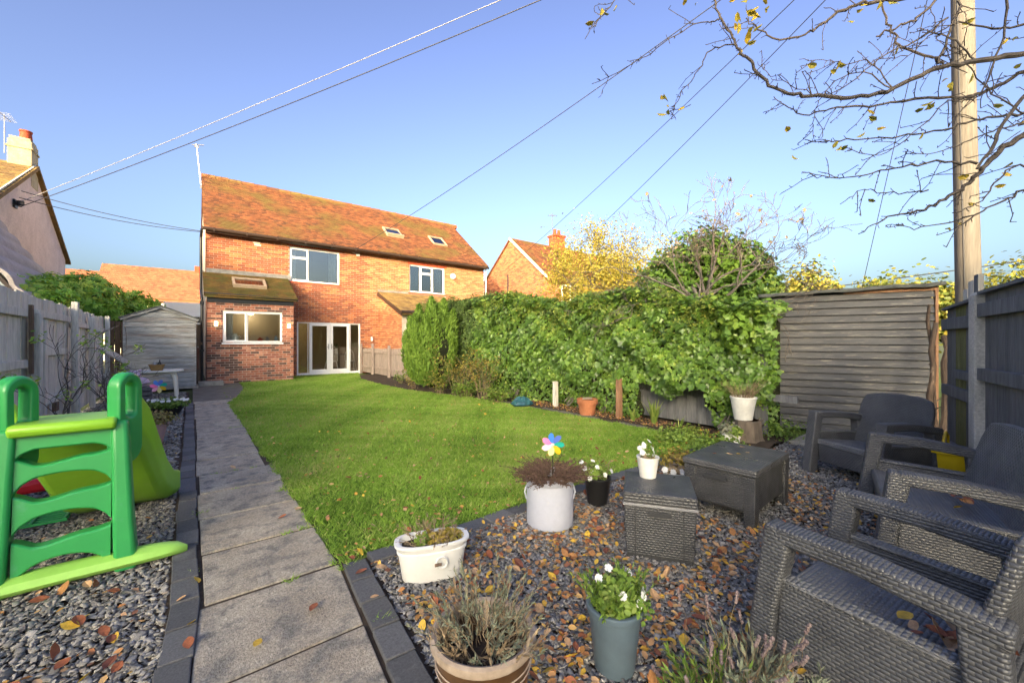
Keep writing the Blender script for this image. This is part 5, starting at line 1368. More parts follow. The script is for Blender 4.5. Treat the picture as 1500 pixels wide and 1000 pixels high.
def pot(name, label, loc, prof, m, cat='pot', rz=0, sx=1, sy=1, power=2.0, fill=.82, nseg=36, part='vessel'):
    """prof: outer profile (r, z) upwards; wall and compost are added inside"""
    t = thing(name, label, cat, loc, rz)
    top = prof[-1]; inner = [(top[0] - .012, top[1]), (top[0] - .02, top[1] - .01), (prof[0][0] * .5 + top[0] * .42, top[1] * (fill - .08))]
    b = MB(); b.lathe([(0.001, prof[0][1])] + prof + inner, nseg, sx=sx, sy=sy, power=power); b.build(part, m, t, smooth=True)
    r = top[0] - .022; z = top[1] * fill
    b = MB(); vs = [(0, 0, z + .01)]; k = 20
    for i in range(k):
        a = 6.283 * i / k; ca, sa = math.cos(a), math.sin(a)
        if power != 2: ca = math.copysign(abs(ca) ** (2 / power), ca); sa = math.copysign(abs(sa) ** (2 / power), sa)
        vs.append((r * sx * ca, r * sy * sa, z + random.uniform(-.008, .008)))
    b.add(vs, [(0, 1 + i, 1 + (i + 1) % k) for i in range(k)]); b.build('compost', M_compost, t)
    return t
def flowers(t, pts, size, m=None, np_=5, name='flower'):
    for (p, nrm) in pts:
        n = np_; q = Vector(nrm).normalized(); x = q.orthogonal().normalized(); y = q.cross(x); vs = []; fs = []
        ph = random.uniform(0, 6)
        for k in range(n):
            a = ph + 6.283 * k / n; d = x * math.cos(a) + y * math.sin(a); s = q.cross(d); i0 = len(vs)
            for (u, v, w) in PET_V: vs.append(d * v * size + s * u * size + q * w * size * 2.2)
            fs += [tuple(j + i0 for j in f) for f in PET_F]
        b = MB(); b.add(vs, fs, random.random()); b.build(name, m or M_petal, t, loc=p, fix=False)
def tuft(t, c, r, n, size, m, shell=.15, name='leaves', tpl=(LEAF_V, LEAF_F), bias=.5, zmin=None, lump=.25, seed=1.0):
    V, F, rn = leaf_blob(c, r, n, size, tpl, shell=shell, bias=bias, seed=seed, lump=lump)
    if zmin is not None: V[:, 2] = np.maximum(V[:, 2], zmin)
    return npmesh(name, V, F, m, t, rn, 'stuff')
def sprigs(t, n, r0, h, lean, m, z0, leafn=26, size=(.012, .03), name='sprigs', stemm=None, head=0, droop=0.0, thick=.003):
    """upright or arching stems set with narrow leaves"""
    b = MB(); Ps = []; Ns = []; Ds = []; heads = []
    for k in range(n):
        a = random.uniform(0, 6.283); rr = r0 * math.sqrt(random.random()); hh = h * random.uniform(.45, 1.05); ln = lean * random.uniform(.2, 1.1)
        pts = []
        for i in range(6):
            s = i / 5; pts.append(Vector((rr * math.cos(a) + math.cos(a) * ln * s ** 1.4 + random.gauss(0, .008), rr * math.sin(a) + math.sin(a) * ln * s ** 1.4 + random.gauss(0, .008), z0 + hh * (s - droop * s * s))))
        b.tube(pts, [thick * (1 - .12 * i) for i in range(6)], 4, random.random(), cap=False)
        d = (pts[5] - pts[3]).normalized()
        if k < head: heads.append((pts[5], d))
        for j in range(leafn):
            s = random.uniform(.25, 1.0) * 5; i = min(int(s), 4); p = pts[i].lerp(pts[i + 1], s - i); Ps.append(p); v = Vector((random.gauss(0, 1), random.gauss(0, 1), random.gauss(0, 1))); o_ = (d * 1.0 + v.normalized() * .9).normalized(); Ds.append(o_); Ns.append(v)
    b.build('stems', stemm or M_dry, t, fix=False)
    n_ = len(Ps)
    if n_:
        S = np.stack([RNG.uniform(size[0], size[1], n_) * .5, RNG.uniform(size[0], size[1], n_), np.ones(n_) * .01], 1)
        V, F, rn = scatter(DIA_V, DIA_F, np.array(Ps), frames(np.array(Ns), np.array(Ds)), S, np.clip(RNG.normal(.5, .25, n_), 0, .999)); npmesh(name, V, F, m, t, rn, 'stuff')
    if heads:
        b = MB()
        for (p, d) in heads:
            for i in range(4): b.lathe([(0, -.008), (.006, -.003), (.007, .003), (0, .01)], 6, p + d * (i * .011 - .02) + Vector((random.gauss(0, .001), random.gauss(0, .001), 0)))
        b.build('flower_heads', M_heads, t, kind='stuff')

random.seed(31)
GZ = -.005
# brown glazed pot with lavender, front
bp = pot('brown_plant_pot', 'large brown glazed pot of straggly lavender at the bottom centre', (.80, 1.17, GZ), [(.115, 0), (.135, .02), (.152, .10), (.163, .20), (.168, .262)], M_glaze, cat='plant pot', fill=.80)
b = MB(); b.lathe([(.168, .268), (.180, .270), (.185, .280), (.183, .298), (.172, .304), (.160, .298), (.154, .268), (.150, .23)], 40, cap=False); b.build('rim', M_rim, bp, smooth=True)
for z, r in ((.20, .1655), (.10, .1545), (.225, .1675)):
    b = MB(); b.lathe([(r - .001, z - .002), (r + .0025, z), (r - .001, z + .002)], 40, cap=False); b.build('band', M_rim, bp, smooth=True)
sprigs(bp, 48, .11, .27, .17, M_lav, .21, leafn=44, size=(.014, .032), thick=.0022, droop=.15)
sprigs(bp, 40, .13, .16, .10, M_dry, .21, leafn=16, size=(.02, .05), name='dry_leaves', thick=.002)
# blue-grey pot with white flowers
gp = pot('blue_grey_plant_pot', 'slate blue plastic pot of white bedding flowers in the foreground gravel', (1.335, 1.02, GZ), [(.078, 0), (.080, .01), (.103, .225), (.110, .227), (.113, .237), (.112, .25), (.108, .254)], M_bluepot, cat='plant pot', fill=.9)
tuft(gp, (0.02, -.01, .27), (.11, .11, .09), 1500, (.014, .035), M_flowerleaf, zmin=.235, lump=.35)
sprigs(gp, 30, .09, .15, .08, M_flowerleaf, .23, leafn=22, size=(.018, .04), thick=.0018, stemm=M_flowerleaf)
flowers(gp, [((.01, -.11, .30), (-.3, -1, .5)), ((-.04, -.07, .33), (-.6, -.8, .6)), ((.05, -.10, .31), (.1, -1, .7)), ((-.06, .03, .36), (-.8, -.3, .6)), ((.0, .03, .38), (-.4, -.5, .9)), ((.10, .0, .34), (.3, -.9, .6)), ((.11, -.06, .29), (.5, -.8, .4))], .017)
# white oval planter
op = pot('oval_planter', 'white oval ceramic planter with dried plants and a side handle', (1.06, 2.06, GZ), [(.128, 0), (.135, .012), (.150, .13), (.152, .15), (.158, .153), (.158, .162), (.153, .166), (.163, .185), (.170, .195), (.168, .205), (.160, .207)], M_white, cat='planter', rz=R(-20), sx=1.22, sy=.62, power=2.9, fill=.86, nseg=48)
b = MB(); b.lathe([(.030, -.008), (.036, 0), (.030, .008), (.024, 0), (.030, -.008)], 16, cap=False)
for i, v in enumerate(b.v): b.v[i] = (v[0] - .01 + .05, v[2] - .098 - .004, v[1] + .11)
b.build('ring_handle', M_white, op, smooth=True)
b = MB(); b.tube([(.0, -.112, .105), (.035, -.118, .11)], [.009, .007], 8); b.build('spigot', M_wood_b, op)
sprigs(op, 40, .12, .10, .10, M_dry, .19, leafn=10, size=(.012, .03), thick=.002); tuft(op, (.06, 0, .20), (.13, .06, .03), 260, (.02, .05), M_mixed, bias=.7, zmin=.17); tuft(op, (-.06, -.02, .21), (.05, .03, .03), 160, (.012, .028), M_flowerleaf, zmin=.17)
# pale drum planter with heather and pinwheel
dp = pot('drum_planter', 'pale lilac enamel drum planter with dead heather and a toy windmill', (2.03, 2.12, GZ), [(.158, 0), (.166, .008), (.168, .03), (.168, .29), (.166, .30), (.170, .305), (.176, .315), (.176, .325), (.168, .333), (.162, .337), (.165, .35)], M_pale, cat='planter', nseg=48)
sprigs(dp, 260, .13, .11, .22, M_heather, .32, leafn=46, size=(.014, .030), thick=.0025, droop=.35, stemm=M_heather)
for s in (-1, 1):
    b = MB(); a = R(38.4); b.tube([(s * .168 * math.cos(-a), s * .168 * math.sin(-a), .27), (s * .182 * math.cos(-a), s * .182 * math.sin(-a), .22), (s * .168 * math.cos(-a), s * .168 * math.sin(-a), .17)], .006, 6); b.build('handle', M_pale, dp)
def pinwheel(label, loc, h, size, rz, cols=None, tilt=0):
    t = thing('toy_windmill', label, 'toy windmill', loc, rz, 'toy windmills')
    b = MB(); b.tube([(0, .01, 0), (0, .01, h)], .004, 6); b.build('stick', M_black, t)
    cols = cols or [(.05, .20, .62), (.10, .16, .55), (.02, .38, .32), (.70, .45, .02), (.75, .68, .30), (.75, .35, .50), (.80, .12, .35)]
    n = len(cols)
    for k, c in enumerate(cols):
        m = plain('petal_%d' % k, c, rough=.35); a = math.pi / 2 - 6.283 * k / n + tilt; d = Vector((math.cos(a), 0, math.sin(a))); s = Vector((-math.sin(a), 0, math.cos(a)))
        prof = [(.08, .0), (.3, .22), (.6, .30), (.85, .24), (1.0, .02)]; vs = []; fs = []
        for r, w in prof:
            vs.append(d * r * size + s * w * size + Vector((0, -.28 * w * size, 0))); vs.append(d * r * size - s * w * size * .7 + Vector((0, .2 * w * size, 0)))
        for i in range(4): fs.append((2 * i, 2 * i + 1, 2 * i + 3, 2 * i + 2))
        b = MB(); b.add(vs, fs); b.build('vane', m, t, loc=(0, -.006, h), fix=False)
    b = MB(); b.lathe([(0, -.012), (.01, -.008), (.012, 0), (.01, .008), (0, .012)], 8, (0, -.012, h)); b.build('hub', M_petal, t)
pinwheel('multicoloured toy windmill stuck in the dead heather of the drum planter', (2.04, 2.10, .30), .26, .085, R(-42), tilt=.15)
# small black pot beside the cool box
kp = pot('black_plant_pot', 'small black ribbed pot of white flowers behind the cool box', (2.57, 2.13, GZ), [(.075, 0), (.078, .01), (.105, .20), (.11, .205), (.11, .22)], M_black, cat='plant pot', fill=.9)
tuft(kp, (-.02, .02, .25), (.13, .11, .08), 620, (.018, .042), M_flowerleaf, zmin=.2); sprigs(kp, 16, .08, .14, .08, M_dry, .2, leafn=14)
flowers(kp, [((-.13, .02, .30), (-.8, -.4, .6)), ((-.08, .0, .28), (-.6, -.8, .5)), ((-.03, -.10, .26), (-.2, -1, .5)), ((-.1, .08, .33), (-.6, -.2, .8)), ((.06, -.09, .27), (.2, -1, .6)), ((-.14, -.04, .24), (-.7, -.6, .3)), ((.0, .05, .33), (0, -.4, 1)), ((-.05, -.04, .31), (-.3, -.7, .8))], .020)
# white bucket on the cool box
wb = pot('white_flower_bucket', 'small white metal bucket of white flowers on the cool box', (2.40, 1.56, .395), [(.052, 0), (.053, .006), (.070, .125), (.074, .127), (.074, .135)], M_whitem, cat='bucket', fill=.9)
sprigs(wb, 18, .05, .10, .04, M_flowerleaf, .12, leafn=10, size=(.012, .026), thick=.0018, stemm=M_flowerleaf); tuft(wb, (-.01, -.01, .128), (.05, .05, .008), 60, (.015, .035), M_dry, zmin=.118)
flowers(wb, [((-.045, .03, .19), (-.6, -.4, .5)), ((-.02, .02, .20), (-.3, -.8, .6)), ((.05, .0, .18), (.2, -1, .5)), ((.055, -.01, .15), (.4, -.9, .2)), ((.045, .02, .225), (.3, -.6, .8)), ((-.06, .0, .17), (-.8, -.5, .3)), ((.0, .03, .21), (0, -.7, .7))], .019)
# pots by the hedge and the shed
st = thing('tree_stump', 'short sawn tree stump in front of the black shed', 'stump', (5.66, 2.22, 0))
b = MB(); pr_ = [(.20, 0), (.17, .06), (.155, .16), (.15, .27), (.145, .285)]; b.lathe(pr_, 22)
for i, v in enumerate(b.v):
    a = math.atan2(v[1], v[0]); k = 1 + .06 * math.sin(a * 5) + .04 * math.sin(a * 11 + 1); b.v[i] = (v[0] * k, v[1] * k, v[2])
b.build('trunk', M_trunk, st)
b = MB(); b.lathe([(.001, .287), (.138, .287)], 22); b.build('cut_face', M_rust, st)
bk = pot('white_bucket_planter', 'tall white bucket of dry grassy stalks standing on the stump', (5.62, 2.25, .29), [(.105, 0), (.107, .01), (.150, .27), (.156, .272), (.158, .285), (.155, .295)], M_whitem, cat='bucket', fill=.9)
sprigs(bk, 110, .11, .28, .18, M_dry, .25, leafn=5, size=(.01, .03), thick=.0022)
tr = thing('white_trough', 'low white trough of grey green plants beside the stump', 'planter', (5.30, 2.28, 0), R(30))
b = MB(); b.prism([(-.15, 0), (.15, 0), (.165, .13), (-.165, .13)], 1, -.09, .09); b.box(-.172, .172, -.098, .098, .13, .15); b.build('vessel', M_whitem, tr, bevel=.006)
tuft(tr, (0, 0, .19), (.18, .11, .09), 520, (.03, .06), M_lav, zmin=.14); tuft(tr, (-.1, -.05, .2), (.12, .08, .06), 160, (.03, .06), M_ground_green, zmin=.14)
sw = pot('low_white_bowl', 'low white bowl with trailing white flowers behind the cool box', (3.55, 2.02, GZ), [(.06, 0), (.09, .03), (.11, .08), (.115, .09)], M_white, cat='bowl', fill=.9)
tuft(sw, (0, 0, .10), (.12, .1, .05), 260, (.02, .05), M_dry, zmin=.07)
flowers(sw, [((-.1, -.04, .11), (-.5, -.8, .6)), ((-.06, -.1, .12), (-.2, -1, .5)), ((.02, -.1, .12), (.1, -1, .5)), ((-.12, .03, .12), (-.8, -.3, .6))], .03)
tcp = pot('terracotta_pot', 'terracotta pot with a tile on top at the foot of the ivy', (5.42, 4.72, .015), [(.125, 0), (.128, .01), (.155, .20), (.175, .202), (.18, .215), (.182, .28), (.178, .285)], M_terra, cat='plant pot', fill=.9)
b = MB(); b.lathe([(.0, .29), (.12, .29), (.12, .302), (0, .302)], 4, (.0, .0, 0), sx=1.1, sy=.8); b.build('tile', M_rim, tcp)
M_bag = mat('blue_green_plastic_bag', [(.02, .07, .10), (.05, .15, .17)], scale=8, rough=.3, vary=.3)
b = MB(); b.lathe([(0, 0), (.16, .01), (.21, .05), (.18, .11), (.10, .16), (.04, .18), (0, .17)], 18, (0, 0, 0), sx=1.15, sy=.8)
for i, v in enumerate(b.v):
    k = 1 + random.uniform(-.16, .16); b.v[i] = (v[0] * k, v[1] * k, v[2] * random.uniform(.75, 1.1))
tag(b.build('plastic_bag', M_bag, loc=(5.12, 6.15, .03)), 'crumpled blue green plastic bag at the hedge foot', 'bag')
# yellow tub behind the sofa
M_yel = plain('yellow_plastic', (.62, .44, .01), rough=.4)
yt = thing('yellow_tub', 'bright yellow plastic tub behind the wicker sofa', 'tub', (5.25, .42, 0))
b = MB(); b.lathe([(.0, 0), (.15, 0), (.19, .33), (.205, .335), (.205, .35), (.185, .35), (.145, .03), (0, .03)], 24); b.build('vessel', M_yel, yt, smooth=True)
b = MB(); b.tube([(-.2, 0, .34), (-.16, 0, .45), (0, 0, .5), (.16, 0, .45), (.2, 0, .34)], .01, 6); b.build('handle', M_yel, yt)
b = MB(); b.box(6.0, 6.75, 1.35, 1.85, -.02, .035); tag(b.build('loose_slab', M_conc, bevel=.01), 'pale concrete slab lying in front of the black shed', 'slab')
# lavender at the bottom edge
for (x, y, s, lab) in ((1.40, .64, .72, 'clump of lavender with spent flower spikes at the bottom edge, left one'), (1.60, .58, .75, 'clump of lavender with spent flower spikes beside the nearest armchair')):
    t = thing('lavender_clump', lab, 'plant', (x, y, 0))
    sprigs(t, 44, .10, .26 * s, .13, M_flowerleaf if x < 1.5 else M_lav, 0, leafn=34, size=(.02, .05), thick=.002, stemm=M_dry)
    sprigs(t, 15, .09, .50 * s, .16, M_dry, 0, leafn=1, size=(.01, .02), thick=.0015, head=15, name='dry_leaves')

# ------------------------------------------------------------------ left strip: slide, toys, pots, table
M_green = plain('green_toy_plastic', (.028, .30, .075), rough=.36, vary=.10, vscale=5, spec=.5, patch=(.06, .31, .13), pscale=11, plo=.60, phi=.75)
M_lime = plain('lime_toy_plastic', (.26, .54, .03), rough=.36, vary=.10, vscale=5, spec=.5, patch=(.33, .55, .09), pscale=11, plo=.60, phi=.75)
M_limed = plain('lime_toy_plastic_foot', (.30, .58, .10), rough=.45, vary=.08)
sl_ = thing('toddler_slide', 'green plastic toddler slide with lime chute on the left gravel', 'slide', (0, 0, 0))
def ladder_pt(x, z):   # ladder plane leans forward towards the top
    return Vector((x, 3.22 + .10 * z, z))
XL, XR = -.755, -.33
for s, xc in ((-1, XL), (1, XR)):
    b = MB(); pts = [ladder_pt(xc + s * .035, 0), ladder_pt(xc + s * .02, .3), ladder_pt(xc + s * .01, .6), ladder_pt(xc, .84)]
    vs = []; fs = []
    for p, w, d in zip(pts, (.05, .044, .04, .038), (.07, .065, .06, .055)):
        vs += [(p.x - w, p.y - d, p.z), (p.x + w, p.y - d, p.z), (p.x + w, p.y + d, p.z), (p.x - w, p.y + d, p.z)]
    for i in range(3):
        for k in range(4): fs.append((i * 4 + k, i * 4 + (k + 1) % 4, i * 4 + 4 + (k + 1) % 4, i * 4 + 4 + k))
    fs += [(3, 2, 1, 0), (12, 13, 14, 15)]
    b.add(vs, fs); b.build('side_post', M_green, sl_, bevel=.022, smooth=True, seg=4)
    # hand loop with a sleeve down the outside of the post
    vs = []; fs = []; N = 40; ring = []
    cy, cz = 3.36, .955; hl = .17; rr = .085     # stadium-shaped slab with a slot
    def stad(r, h, n=40):
        o_ = []
        for i in range(n):
            a = 2 * math.pi * i / n; o_.append((cy + r * math.cos(a), cz + (h if math.sin(a) >= 0 else -h) + r * math.sin(a)))
        return o_
    out = [(cy + .085 * math.cos(2 * math.pi * i / 40), cz + (.075 if math.sin(2 * math.pi * i / 40) >= 0 else -.30) + .085 * math.sin(2 * math.pi * i / 40)) for i in range(40)]; inn = stad(.040, .062); x0, x1 = xc - .036, xc + .036
    for (x, ringp) in ((x0, out), (x1, out), (x0, inn), (x1, inn)): vs += [(x, p[0], p[1]) for p in ringp]
    for i in range(N):
        j = (i + 1) % N
        fs += [(i, j, N + j, N + i), (2 * N + j, 2 * N + i, 3 * N + i, 3 * N + j), (i, 2 * N + i, 2 * N + j, j), (N + j, 3 * N + j, 3 * N + i, N + i)]
    ca_, sa_ = math.cos(R(-32)), math.sin(R(-32)); vs = [(xc + (v[0] - xc) * ca_ - (v[1] - 3.33) * sa_, 3.33 + (v[0] - xc) * sa_ + (v[1] - 3.33) * ca_, v[2]) for v in vs]
    b = MB(); b.add(vs, fs); b.build('hand_loop', M_green, sl_, bevel=.018, smooth=True, seg=4)
# rungs: panels between the posts with wavy openings
def rung(zc, th, amp, dip):
    n = 16; vs = []; fs = []
    for i in range(n + 1):
        u = i / n; x = XL + .03 + (XR - XL - .06) * u; e = min(1, min(u, 1 - u) * 5)
        top = zc + th / 2 + (1 - e) * .03 - amp * math.sin(u * math.pi * 2) * .4 * e
        bot = zc - th / 2 - (1 - e ** .5) * .05 + dip * math.sin(u * math.pi) * .2
        for (z, d) in ((bot, -.035), (top, -.035), (top, .045), (bot, .045)):
            p = ladder_pt(x, z); vs.append((p.x, p.y + d, p.z))
    for i in range(n):
        for k in range(4): fs.append((i * 4 + k, i * 4 + (k + 1) % 4, i * 4 + 4 + (k + 1) % 4, i * 4 + 4 + k))
    b = MB(); b.add(vs, fs); b.build('rung', M_green, sl_, bevel=.010, smooth=True)
rung(.775, .10, .02, .0); rung(.605, .095, .035, .15); rung(.405, .12, .035, .2); rung(.165, .14, .035, .28)
b = MB(); b.prism([(3.22, .80), (3.62, .80), (3.62, .86), (3.22, .865), (3.20, .84)], 0, XL + .01, XR - .01); b.build('deck', M_lime, sl_, bevel=.015, smooth=True)
# long foot under the ladder
vs = []; fs = []; n = 26; m_ = 10
for i in range(n + 1):
    u = i / n; x = -1.22 + 1.20 * u; k = (1 - abs(2 * u - 1) ** 6) ** .5; w = .092 * (1 - .2 * u) * max(k, .02); h = .055 * max(k, .05)
    yc = 3.20 + .02 * math.sin(u * 3)
    for j in range(m_):
        a = 2 * math.pi * j / m_; vs.append((x, yc + w * math.cos(a), .045 + (h if math.sin(a) > 0 else .04) * math.sin(a)))
for i in range(n):
    for j in range(m_): fs.append((i * m_ + j, i * m_ + (j + 1) % m_, (i + 1) * m_ + (j + 1) % m_, (i + 1) * m_ + j))
fs += [tuple(range(m_)), tuple(n * m_ + j for j in range(m_))]
b = MB(); b.add(vs, fs); b.build('foot', M_limed, sl_, smooth=True)
# chute: U section from deck to the ground
path_ = [(3.56, .80), (3.72, .70), (3.95, .47), (4.15, .26), (4.32, .13), (4.46, .10)]
vs = []; fs = []; prof = [(-.29, -.05), (-.29, .17), (-.245, .17), (-.22, .02), (.22, .02), (.245, .17), (.29, .17), (.29, -.05), (.245, -.10), (-.245, -.10)]
for i, (y, z) in enumerate(path_):
    sc = 1 + .05 * i / 5; lo_ = [0, 0, 0, 0, .3, .5][i]
    for (px_, pz) in prof:
        zz = z + pz * (1 if pz > 0 else (1 + (.5 if 0 < i < 4 else 0))) * (1 - .35 * (i / 5 if pz > .1 else 0)); zz = max(zz, .005)
        vs.append((-.55 + .035 * i + px_ * sc, y, zz))
m_ = len(prof)
for i in range(len(path_) - 1):
    for j in range(m_): fs.append((i * m_ + j, i * m_ + (j + 1) % m_, (i + 1) * m_ + (j + 1) % m_, (i + 1) * m_ + j))
fs += [tuple(range(m_)), tuple((len(path_) - 1) * m_ + j for j in range(m_))]
b = MB(); b.add(vs, fs); o = b.build('chute', M_lime, sl_, bevel=.02, smooth=True, seg=3)
# ride-on toy seen through the ladder
M_red = plain('red_toy_plastic', (.62, .02, .03), rough=.35); M_or = plain('orange_toy_plastic', (.80, .20, .01), rough=.4); M_lb = plain('pale_blue_toy_plastic', (.33, .52, .66), rough=.4)
tt = thing('ride_on_toy', 'red and orange ride-on toy with pale blue wheels behind the slide ladder', 'toy', (-.98, 4.9, 0), R(20))
b = MB(); b.prism([(-.25, .12), (.22, .10), (.26, .17), (.12, .22), (-.22, .20)], 1, -.10, .10); b.build('body', M_red, tt, bevel=.03, smooth=True)
b = MB(); b.tube([(.17, 0, .18), (.21, 0, .50)], [.035, .025], 10); b.tube([(.21, -.12, .48), (.21, .12, .48)], .018, 8); b.build('handlebar', M_or, tt, smooth=True)
b = MB(); b.lathe([(0, -.05), (.06, -.03), (.08, 0), (.06, .04), (0, .06)], 12, (.20, 0, .52)); b.build('toy_head', M_or, tt, smooth=True)
for (x, y) in ((-.18, -.13), (-.18, .13), (.20, -.13), (.20, .13)):
    b = MB(); b.lathe([(0, -.02), (.075, -.02), (.085, 0), (.075, .02), (0, .02)], 18)
    for i, v in enumerate(b.v): b.v[i] = (x + v[0], y + v[2], .085 + v[1])
    b.build('wheel', M_lb, tt, smooth=True)
# toy rake/grid
tg = thing('toy_grate', 'small green plastic lattice lying on the gravel under the slide', 'toy', (-.95, 4.35, .02))
for k in range(5):
    b = MB(); b.box(-.25, .25, -.1 + k * .05, -.085 + k * .05, 0, .015); b.build('bar', M_green, tg)
for k in range(4):
    b = MB(); b.box(-.25 + k * .16, -.235 + k * .16, -.1, .115, .016, .026); b.build('bar', M_green, tg)
# yellow ring toy
b = MB(); pts = [(.10 * math.cos(a * 6.283 / 20), 0, .13 + .10 * math.sin(a * 6.283 / 20)) for a in range(21)]; b.tube(pts, .035, 8, cap=False)
tag(b.build('ring_toy', plain('ochre_plastic', (.40, .27, .04), rough=.5), smooth=True, loc=(-.98, 7.6, 0)), 'ochre ring toy standing by the left fence behind the slide', 'toy')
# pink pot
pp = pot('pink_plant_pot', 'dusty pink plastic pot of yellowing foliage on the left gravel', (-.42, 6.75, GZ), [(.125, 0), (.128, .01), (.185, .26), (.192, .265), (.192, .29)], M_pink, cat='plant pot', fill=.9)
tuft(pp, (0, 0, .33), (.27, .25, .10), 1300, (.025, .055), leafmat('bronze_leaf', [(.10, .11, .03), (.20, .19, .05), (.30, .22, .09), (.25, .15, .08)], trans=.25), zmin=.24)
bw = pot('black_bowl_planter', 'low black bowl of small white flowers beyond the pink pot', (-.33, 9.3, GZ), [(.12, 0), (.15, .02), (.23, .15), (.235, .16)], M_black, cat='plant pot', fill=.9)
tuft(bw, (0, 0, .22), (.33, .30, .10), 1400, (.025, .05), M_flowerleaf, zmin=.14)
flowers(bw, [((random.uniform(-.28, .28), random.uniform(-.28, .1), .29), (random.uniform(-.5, .5), -.8, .8)) for k in range(26)], .026)
pinwheel('small rainbow toy windmill standing in the black bowl planter', (-.45, 9.35, .1), .42, .12, R(0), tilt=.5)
# slatted crate with a plush toy
crt = thing('slatted_crate', 'dark wooden slatted crate by the left fence near the white table', 'crate', (-.78, 9.9, 0))
for k in range(6):
    for s in (-1, 1):
        b = MB(); b.box(-.20, .20, s * .18 - .012, s * .18 + .012, .02 + k * .08, .08 + k * .08); b.build('slat', M_wood_d, crt)
        b = MB(); b.box(s * .20 - .012, s * .20 + .012, -.167, .167, .02 + k * .08, .08 + k * .08); b.build('slat', M_wood_d, crt)
b = MB(); b.box(-.187, .187, -.167, .167, .02, .035); b.build('floor', M_wood_d, crt)
b = MB(); b.box(-.187, .187, -.167, .167, .46, .475); b.build('lid', M_wood_d, crt)
M_plush = plain('lilac_plush', (.55, .42, .52), rough=.95, bump=.6)
pl = thing('plush_toy', 'pale lilac plush toy slumped on the slatted crate', 'soft toy', (-.78, 9.9, .475))
b = MB(); b.lathe([(0, 0), (.12, .02), (.16, .08), (.13, .15), (.05, .18), (0, .18)], 14, sx=1.2); b.build('body', M_plush, pl, smooth=True)
b = MB(); b.lathe([(0, -.09), (.06, -.07), (.09, 0), (.06, .07), (0, .09)], 12, (-.02, -.02, .22)); b.build('head', M_plush, pl, smooth=True)
for s in (-1, 1):
    b = MB(); b.lathe([(0, -.03), (.03, 0), (0, .03)], 8, (-.02 + s * .07, -.02, .30)); b.build('ear', M_plush, pl, smooth=True)
# white plastic table with basket
M_plas = plain('white_garden_plastic', (.66, .64, .56), rough=.5, vary=.1)
wt = thing('white_garden_table', 'white plastic garden table in front of the grey shed', 'table', (-.68, 12.35, 0))
b = MB(); b.lathe([(.001, .60), (.50, .60), (.52, .61), (.52, .635), (.50, .64), (.001, .64)], 40, sx=1.03, sy=.85, power=3.2); b.build('table_top', M_plas, wt, smooth=True)
for s, q in ((-1, -1), (1, -1), (1, 1), (-1, 1)):
    b = MB(); b.tube([(s * .33, q * .25, .60), (s * .38, q * .30, .45), (s * .41, q * .34, 0)], [.055, .04, .03], 8); b.build('leg', M_plas, wt, smooth=True)
b = MB(); b.prism([(-.4, .56), (.4, .56), (.4, .60), (-.4, .60)], 1, -.34, -.32); b.build('apron', M_plas, wt)
wk = thing('wicker_basket', 'small brown basket holding bottles on the white garden table', 'basket', (-.62, 12.2, .64))
M_bask = weave('brown_basket_weave', (.22, .13, .04), (.33, .20, .07), a=.03, b=.015, rough=.7)
b = MB(); b.lathe([(.001, 0), (.10, 0), (.14, .12), (.15, .125), (.15, .14), (.13, .13), (.10, .02), (.001, .02)], 20); b.build('basket_bowl', M_bask, wk, smooth=True)
for (x, y, h, m) in ((-.04, 0, .22, M_metal), (.05, .03, .24, M_black), (.03, -.04, .19, M_black)):
    o = MB(); o.lathe([(.03, .03), (.032, h * .7), (.012, h * .85), (.012, h)], 10, (x, y, 0)); o.build('bottle', m, wk, smooth=True)
b = MB(); b.box(.15, .75, 14.75, 15.2, 0, .12); tag(b.build('door_step', M_conc, bevel=.01), 'low concrete step between the shed and the extension', 'step')
